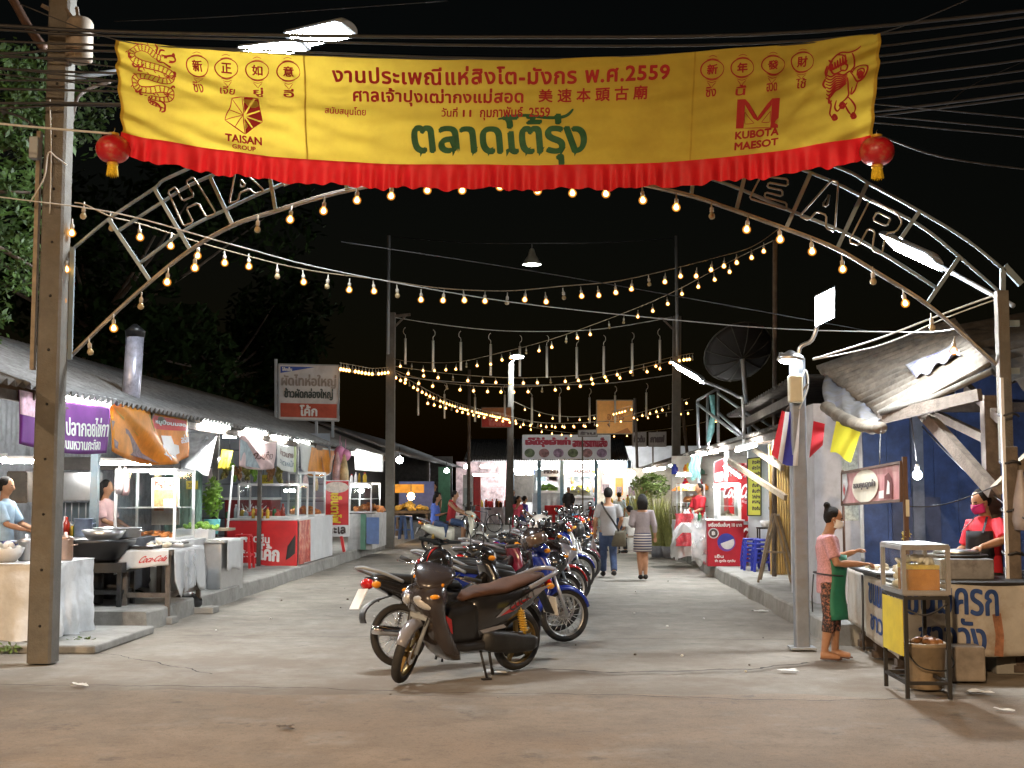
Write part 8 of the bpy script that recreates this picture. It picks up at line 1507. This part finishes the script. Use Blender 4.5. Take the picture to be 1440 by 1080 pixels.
# signs hanging over the street
t, fn, nn = flat_sign('orange_sign', [at(839, 563, 55), at(890, 563, 55), at(890, 610, 55), at(839, 610, 55)], 'square orange sign board lit by the string bulbs', mat('orange_sign_board', (.75, .36, .09), .5, var=.12), woodl, depth=.1, fr=.04); sgrid(t, fn, .02, .98, .36, .38, wood, 'line'); sword(t, fn, "อาหาร", .3, .75, .42, .58, mat('faded_orange_print', (.42, .16, .04)), .01); blob2(t, fn, [(.28, .3), (.36, .3), (.36, .18)], mat('brown_print'), 'mark', .008); blob2(t, fn, [(.5, .02), (.85, .18), (.95, .03)], mat('faded_orange_print'), 'mark', .008)
mb = MB(); mb.tube([at(893, 560, 55.2), V((at(893, 0, 55.2).x, 55.2, 0))], .06, 8); mb.build('post', wood, t)
t, fn, nn = flat_sign('red_sign', [at(677, 573, 59), at(719, 573, 59), at(719, 601, 59), at(677, 601, 59)], 'brown and red sign board on the far lamp post', mat('brown_sign', (.4, .16, .06), .5, var=.2), wood, depth=.1, fr=.03); sgrid(t, fn, .02, .98, .03, .5, mat('faded_red_sign', (.45, .03, .02), .5), 'red_panel'); sword(t, fn, "โค้ก", .25, .75, .1, .4, mat('pink_red_print', (.55, .15, .12)), .03)
for c4, lb, wd in [([(813, 605), (840, 604), (840, 614), (813, 614)], 'narrow grey sign peeping over the restaurant sign', "ร้าน"), ([(889, 608), (909, 607), (909, 628), (889, 628)], 'small grey sign left of the right tall pole', "ข้าวต้ม"), ([(912, 608), (937, 607), (937, 628), (912, 628)], 'pale sign with dark lettering beside the right tall pole', "กาแฟ")]:
    t, fn, nn = flat_sign('shop_sign', [at(x, y, 66) for x, y in c4], lb, mat('dim_sign', (.3, .28, .26), .6, var=.2), wood, depth=.08, fr=.03); sword(t, fn, wd, .12, .88, .3, .75, mat('dark_print'), .03); mb = MB(); p = at(c4[3][0] + 6, c4[3][1], 66.1); mb.bar(p, V((p.x, 66.1, .2)), .08); mb.build('post', wood, t)
t = thing('far_lamp_post', (at(717, 0, 60).x, 60, 0), 'tall concrete lamp post with small lit head in the middle of the street end', 'lamp post'); mb = MB(); q = at(719, 510, 60); mb.tube([V((q.x - .1, 60, 0)), q], [.2, .12], 10); mb.build('post', pole_c, t); mb = MB(); mb.bar(q, q + V((.35, -.3, .3)), .06); mb.build('arm', greym, t); mb = MB(); mb.sph(q + V((.3, -.35, .24)), (.3, .14, .09), 10, 6); mb.build('lit_head', emit('far_head', (.9, .97, 1), 480.), t)
# ---------------------------------------------------------------- dish, cage, right roofs
t = thing('satellite_dish', at(1046, 580, 26), 'large dark mesh satellite dish tilted above the right roofs', 'satellite dish'); c = at(1040, 498, 26); ax = V((-.25, .8, .7)).normalized(); dm = mat('dish_mesh', (.02, .019, .018), .7, .3, var=.2)
mb = MB(); prof = [(.0, 0), (.2, .02), (.4, .07), (.6, .16), (.72, .23)]; mb.lathe(prof, c - ax * .15, 28, ax=ax); mb.build('reflector', dm, t, sol=.01)
mb = MB(); q = ax.orthogonal().normalized(); q2 = ax.cross(q); [mb.tube([c - ax * .15 + (q * math.cos(a) + q2 * math.sin(a)) * r - ax * .012 + ax * z for r, z in prof], .012, 5) for a in [i * PI / 6 for i in range(12)]]; mb.tube([c - ax * .15 + (q * math.cos(a) + q2 * math.sin(a)) * .72 + ax * .23 for a in [i * PI / 16 for i in range(32)]], .016, 6, closed=True); mb.build('rib_frame', mat('dish_rib', (.05, .047, .04), .6, .3), t)
mb = MB(); mb.tube([c - ax * .17, at(1046, 530, 26), V((at(1046, 0, 26).x, 26, 2.6))], .045, 8); mb.build('mast', greym, t); mb = MB(); mb.tube([c - ax * .1, c + ax * .55], .015, 6); mb.lathe([(.05, 0), (.06, .1), (0, .12)], c + ax * .5, 10); mb.build('feed_horn', greym, t)
t = thing('sign_cage', at(995, 625, 26), 'empty rusty steel frame standing on the right awning', 'frame'); mb = MB()
for a, b in (((981, 563), (982, 630)), ((1010, 546), (1010, 622)), ((995, 555), (995, 626)), ((981, 563), (1010, 546)), ((981, 568), (1075, 640)), ((1010, 553), (1065, 592)), ((1010, 580), (1045, 612)), ((1040, 582), (1088, 622)), ((1062, 585), (1098, 608))): mb.tube([at(*a, 26 if a[0] < 1015 else 25), at(*b, 26 if b[0] < 1015 else 23.5)], .03, 6)
mb.build('steel_frame', steel, t); mb = MB(); mb.tube([at(1001, 556, 25.9), at(1003, 580, 25.85), at(1000, 605, 25.9), at(996, 622, 25.9)], [.06, .04, .07, .04], 8); mb.build('knotted_rope', mat('teal_plastic'), t)
for k, (px, py) in enumerate([(995, 575), (980, 625)]): pass
# ---------------------------------------------------------------- trees
def tree(trunk, crowns, n, label, m, s, name='tree'):
    t = thing(name, trunk[0], label, 'tree'); mb = MB(); mb.tube(catm(trunk, 4), [.22 - .16 * i / (len(trunk) * 4 - 4) for i in range(len(trunk) * 4 - 3)], 8)
    for c, r in crowns: mb.tube([V(trunk[-1]), V(trunk[-1]).lerp(V(c), .6) + V((0, 0, -.1)), V(c)], [.07, .04, .015], 6)
    mb.build('trunk', wood, t); mb = MB()
    for c, r in crowns:
        for _ in range(max(1, int(n * r ** 2))):
            d = V((random.gauss(0, 1), random.gauss(0, 1), random.gauss(0, 1))).normalized(); q = V(c) + d * r * random.uniform(.55, 1.05); 
            for _ in range(7):
                o = q + V((random.gauss(0, .12), random.gauss(0, .12), random.gauss(0, .1))) * r; a = V((random.gauss(0, 1), random.gauss(0, 1), random.gauss(-.5, .6))).normalized(); b = a.orthogonal().normalized(); k = random.uniform(*s)
                mb.add([o - a * k, o + b * k * .38, o + a * k, o - b * k * .38], [(0, 1, 2, 3)])
    mb.build('crown', m, t)
lf1 = mat('lit_leaf', (.05, .1, .018), .55, var=.5, scale=3); lf2 = mat('shaded_leaf', (.012, .024, .007), .9, var=.5, scale=2, spec=.05)  # second leaf: unlit darkness of the back trees put into its colour
cr = [((random.uniform(-8.9, -6.35), random.uniform(14.2, 16.4), z), random.uniform(.45, .75)) for z in (4.6, 4.9, 5.2, 5.5, 5.9, 6.2, 6.5, 6.7, 4.3, 5.0, 6.4, 3.9)] + [((-6.3, 14.9, 6.4), .45), ((-6.35, 14.9, 5.2), .4), ((-6.3, 15, 4.3), .35), ((-6.2, 14.9, 5.9), .35)]
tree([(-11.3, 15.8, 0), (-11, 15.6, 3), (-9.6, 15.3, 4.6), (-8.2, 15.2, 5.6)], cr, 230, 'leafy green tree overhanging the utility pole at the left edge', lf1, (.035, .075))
cr = [((random.uniform(-15, -7.3), random.uniform(29, 34), random.uniform(4.2, 8.6)), random.uniform(.9, 1.5)) for _ in range(16)]
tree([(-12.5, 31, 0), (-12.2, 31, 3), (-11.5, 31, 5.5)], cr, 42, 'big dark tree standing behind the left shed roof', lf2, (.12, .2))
cr = [((random.uniform(-17, -10), random.uniform(46, 52), random.uniform(4.5, 9)), random.uniform(1.1, 1.7)) for _ in range(12)]
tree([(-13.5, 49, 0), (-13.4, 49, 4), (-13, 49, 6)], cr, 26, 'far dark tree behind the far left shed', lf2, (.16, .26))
mb = MB(); mb.tube(catm([at(-30, -60, 13.2), at(15, -5, 13), at(38, 35, 12.9), at(62, 68, 12.6)], 4), .045, 8); mb.build('lamp_bracket', mat('rusty_pipe', (.12, .07, .05), .6, .3, var=.3), loc=at(15, -5, 13), label='rusty pipe bracket slanting down to the top of the utility pole', cat='bracket')
# goods and posters on the walls of the back restaurant
for k in range(22):
    px = random.uniform(662, 870); py = random.uniform(662, 688); Y = 75.85; w_ = random.uniform(.3, .7); h_ = random.uniform(.3, .6); c = at(px, py, Y); m_ = random.choice(['poster_wall', 'white_vinyl', 'red_vinyl', 'yellow_sheet', 'food_picture', 'grey_blue_print', 'orange_vinyl', 'blue_boards'])
    mb = MB(); mb.bx(c.x - w_ / 2, c.x + w_ / 2, Y - .03, Y, c.z - h_ / 2, c.z + h_ / 2); mb.build('wall_poster', mat(m_), loc=c, label='poster or picture on the back wall of the bright restaurant', cat='poster', group='posters on the restaurant wall')
for k in range(4):
    z = .9 + .5 * k; a, b = at(795, 0, 75).x, at(870, 0, 75).x; mb = MB(); mb.bx(a, b, 75, 75.4, z, z + .05); mb.build('wall_shelf', greym, loc=(a, 75, z), label=['lowest', 'second', 'third', 'top'][k] + ' of four shelves on the restaurant back wall', cat='shelf')
    for i in range(9):
        x = random.uniform(a + .1, b - .1); h = random.uniform(.2, .4); mb = MB(); mb.lathe([(.1, 0), (.1, h * .7), (.05, h), (0, h)], (x, 75.2, z + .052), 8); mb.build('jar', random.choice(cols), loc=(x, 75.2, z), label='jar on the shelves of the restaurant back wall', cat='jar', group='jars on the restaurant shelves')
# ---------------------------------------------------------------- clutter of the stalls
def jar(c, r, h, m, label, group, cap=None):
    mb = MB(); mb.lathe([(r, 0), (r, h * .68), (r * .5, h * .84), (r * .5, h), (0, h)], c, 10, 0)
    if cap: mb.lathe([(r * .55, h * .9), (r * .55, h * 1.04), (0, h * 1.04)], c, 8, 1)
    return mb.build('bottle', [m, cap or m], loc=c, label=label, cat='bottle', group=group)
sauce = [mat('sauce_red', (.4, .03, .015), .2), mat('sauce_brown', (.1, .04, .015), .2), mat('water_clear', (.5, .56, .6), .1), mat('sauce_yellow', (.6, .4, .05), .2), mat('green_bottle', (.03, .16, .06), .15), white]
for lo, hi, Y, z, n, lb, gp in [(82, 130, 17.5, 1.0, 9, 'sauce bottle on the side table behind the wok stove', 'bottles behind the wok stove'), (326, 410, 24.55, 1.09, 9, 'drink bottle lined up on the red drinks counter', 'bottles on the drinks counter'),
        (492, 520, 31.05, 1.82, 5, 'bottle standing on top of the case on the white counter', 'bottles on the white counter case'), (950, 985, 27.4, .985, 9, 'bottle or cup on the white covered stall table at the right', 'bottles on the right stall table'), (660, 716, 60.6, .8, 8, 'bottle on the pale cloth dining tables', 'bottles on the dining tables'), (845, 905, 50, 1.0, 12, 'jar on the long counter of the far right stalls', 'jars on the far right counter')]:
    for k in range(n):
        x = at(lo + (hi - lo) * (k + random.uniform(.2, .8)) / n, 0, Y).x; f = 1.6 if Y > 45 else 1.; jar((x, Y + random.uniform(0, .25), z), random.uniform(.03, .05) * f, random.uniform(.14, .28) * f, random.choice(sauce), lb, gp, random.choice([white, redp, None]))
t = thing('long_counter', (at(870, 0, 50).x, 50, 0), 'long counter of the far right stalls behind the walking couple', 'counter'); a, b = at(838, 0, 50).x, at(915, 0, 50).x; mb = MB(); mb.bx(a, b, 49.95, 51, .2, .99); mb.build('cabinet', mat('pale_green_counter', (.4, .47, .42), .6, var=.2), t)
for px, w_, z0, z1, m, lb in [(848, 12, 1.5, 2.2, 'pale_pink_vinyl', 'pale pink poster at the back of the far right stalls'), (866, 10, 1.4, 2.1, 'orange_vinyl', 'orange poster at the back of the far right stalls'), (883, 12, 1.3, 2.2, 'white_vinyl', 'white price poster at the back of the far right stalls'), (901, 10, 1.5, 2.1, 'flag_red', 'red poster at the back of the far right stalls')]:
    a, b = at(px - w_ / 2, 0, 52).x, at(px + w_ / 2, 0, 52).x; t, fn, nn = flat_sign('wall_poster', [(a, 52, z1), (b, 52, z1), (b, 52, z0), (a, 52, z0)], lb, mat(m), wood, 'poster', .02, .0); sgrid(t, fn, .12, .88, .1, .5, mat('food_picture'), 'picture')
mb = MB(); mb.bx(at(836, 0, 52.2).x, 6.3, 52.1, 52.2, .2, 2.5); t = thing('market_stall', (3, 52, .2), 'warmly lit row of far stalls behind the walking couple', 'stall'); mb.build('back_wall', mat('stall_warm_white', (.55, .5, .42), .7, var=.2), t)
# left stall: hanging ladles, bags, posters and shelf goods
for k, px in enumerate((84, 92, 101, 111, 121)):
    p = at(px, 707, 18.35); mb = MB(); mb.tube([p, p + V((0, 0, -.28))], .007, 5); mb.sph(p + V((0, 0, -.31)), (.05, .03, .045), 8, 6); mb.build('ladle', stainless, loc=p, label='steel ladle hanging below the cooker hood', cat='ladle', group='ladles below the cooker hood')
gpl = 'thin plastic bags hanging in the left stalls'
for k, (px, py, Y) in enumerate([(168, 672, 17.2), (176, 674, 17.3), (222, 668, 18.9), (296, 672, 22.5), (430, 672, 27.5), (444, 676, 28)]):
    p = at(px, py, Y); mb = MB(); mb.sl([(-.22, 0, .07, .04), (-.15, 0, .09, .06), (0, 0, .07, .05), (.12, 0, .02, .02), (.17, 0, .03, .012)], axis='z', ex=2.2); mb.v = [v + p for v in mb.v]; mb.build('plastic_bag', [mat('thin_white_plastic'), mat('bag_pink'), mat('bag_yellow')][k % 3], loc=p, label='small plastic bag of food hanging inside the left stalls', cat='bag', group=gpl)
for k, (c4, Y, m, tx, lb) in enumerate([(((338, 668), (352, 684)), 29.5, 'white_vinyl', 'เมนู', 'white paper menu on the block wall left'), (((368, 668), (384, 682)), 29.5, 'yellow_sheet', '10.-', 'yellow price card on the block wall'), (((402, 676), (414, 690)), 29.5, 'pale_pink_vinyl', 'ชา', 'pink paper notice on the block wall right'), (((64, 668), (76, 690)), 18.3, 'white_vinyl', 'หมู', 'white paper notice beside the cooker hood'), (((262, 676), (278, 688)), 20.5, 'yellow_sheet', '20.-', 'yellow price card on the green metal screen')]):
    (x0, y0), (x1, y1) = c4; t, fn, nn = flat_sign('price_card', [at(x0, y0, Y), at(x1, y0, Y), at(x1, y1, Y), at(x0, y1, Y)], lb, mat(m), white, 'card', .012, .0); sword(t, fn, tx, .2, .8, .3, .72, mat('dark_print'), .006)
for k, (px, py, Y, r, m, lb) in enumerate([(420, 712, 27.6, .16, 'red_plastic', 'red plastic basin of greens at the end of the drinks counter'), (436, 716, 28.0, .13, 'white_paint', 'white basin on the end of the drinks counter')]):
    p = at(px, py, Y); bowl((p.x, Y, 1.09), r, .14, lb, mat(m), grnf if k == 0 else palef)
t = thing('gas_bottle', (at(218, 850, 17.6).x, 17.7, .2), 'dark gas bottle behind the wooden table', 'gas bottle'); c = (at(222, 0, 17.7).x, 17.7, .2); mb = MB(); mb.lathe([(.1, 0), (.15, .03), (.17, .1), (.17, .45), (.12, .55), (.05, .58), (.05, .64), (0, .64)], c, 18); mb.build('tank', mat('dark_green_tank', (.03, .08, .07), .4, .2), t); mb = MB(); mb.lathe([(.1, .56), (.1, .68), (.09, .68), (.09, .56)], c, 14); mb.build('collar', blackm, t)
t = thing('rubbish_bag', gr(262, 862), 'slumped black rubbish bag at the kerb below the food cart', 'bag'); c = gr(262, 860); mb = MB(); mb.grid(lambda u, v: c + V((.2 * math.sin(PI * v) * math.cos(2 * PI * u) * (1 + .12 * math.sin(17 * u + 5 * v)), .17 * math.sin(PI * v) * math.sin(2 * PI * u), .13 - .13 * math.cos(PI * (1 - v)) * (1 + .06 * math.sin(23 * u)))), 26, 12); mb.build('sack', black, t)
for k, (x, y, s) in enumerate([(-5.05, 13.5, .1), (-5.6, 12.9, .12), (-5.9, 13.0, .1)]):
    mb = MB(); leafcloud(mb, (x, y, .05), .16, .08, .05, 60, (.02, .04)); mb.build('weed_tuft', leafm, loc=(x, y, 0), label=['low green weeds at the right corner of the broken kerb slab', 'low weeds beside the foot of the utility pole', 'low weeds left of the utility pole foot'][k], cat='weeds')
# small stones and dry leaves scattered over the street
for k in range(30):
    x = random.uniform(-4.6, 2.8); y = random.uniform(9.0, 24); r = random.uniform(.008, .02); c = V((x, y, -.012)); mb = MB(); mb.sph(c, (r, r * random.uniform(.6, 1), r * .7), 6, 4); mb.build('road_pebble', [papm, dirt, wood, pave][k % 4] if k % 7 else papm, loc=c, label='small pebble or scrap lying on the street', cat='pebble', group='pebbles scattered on the street')
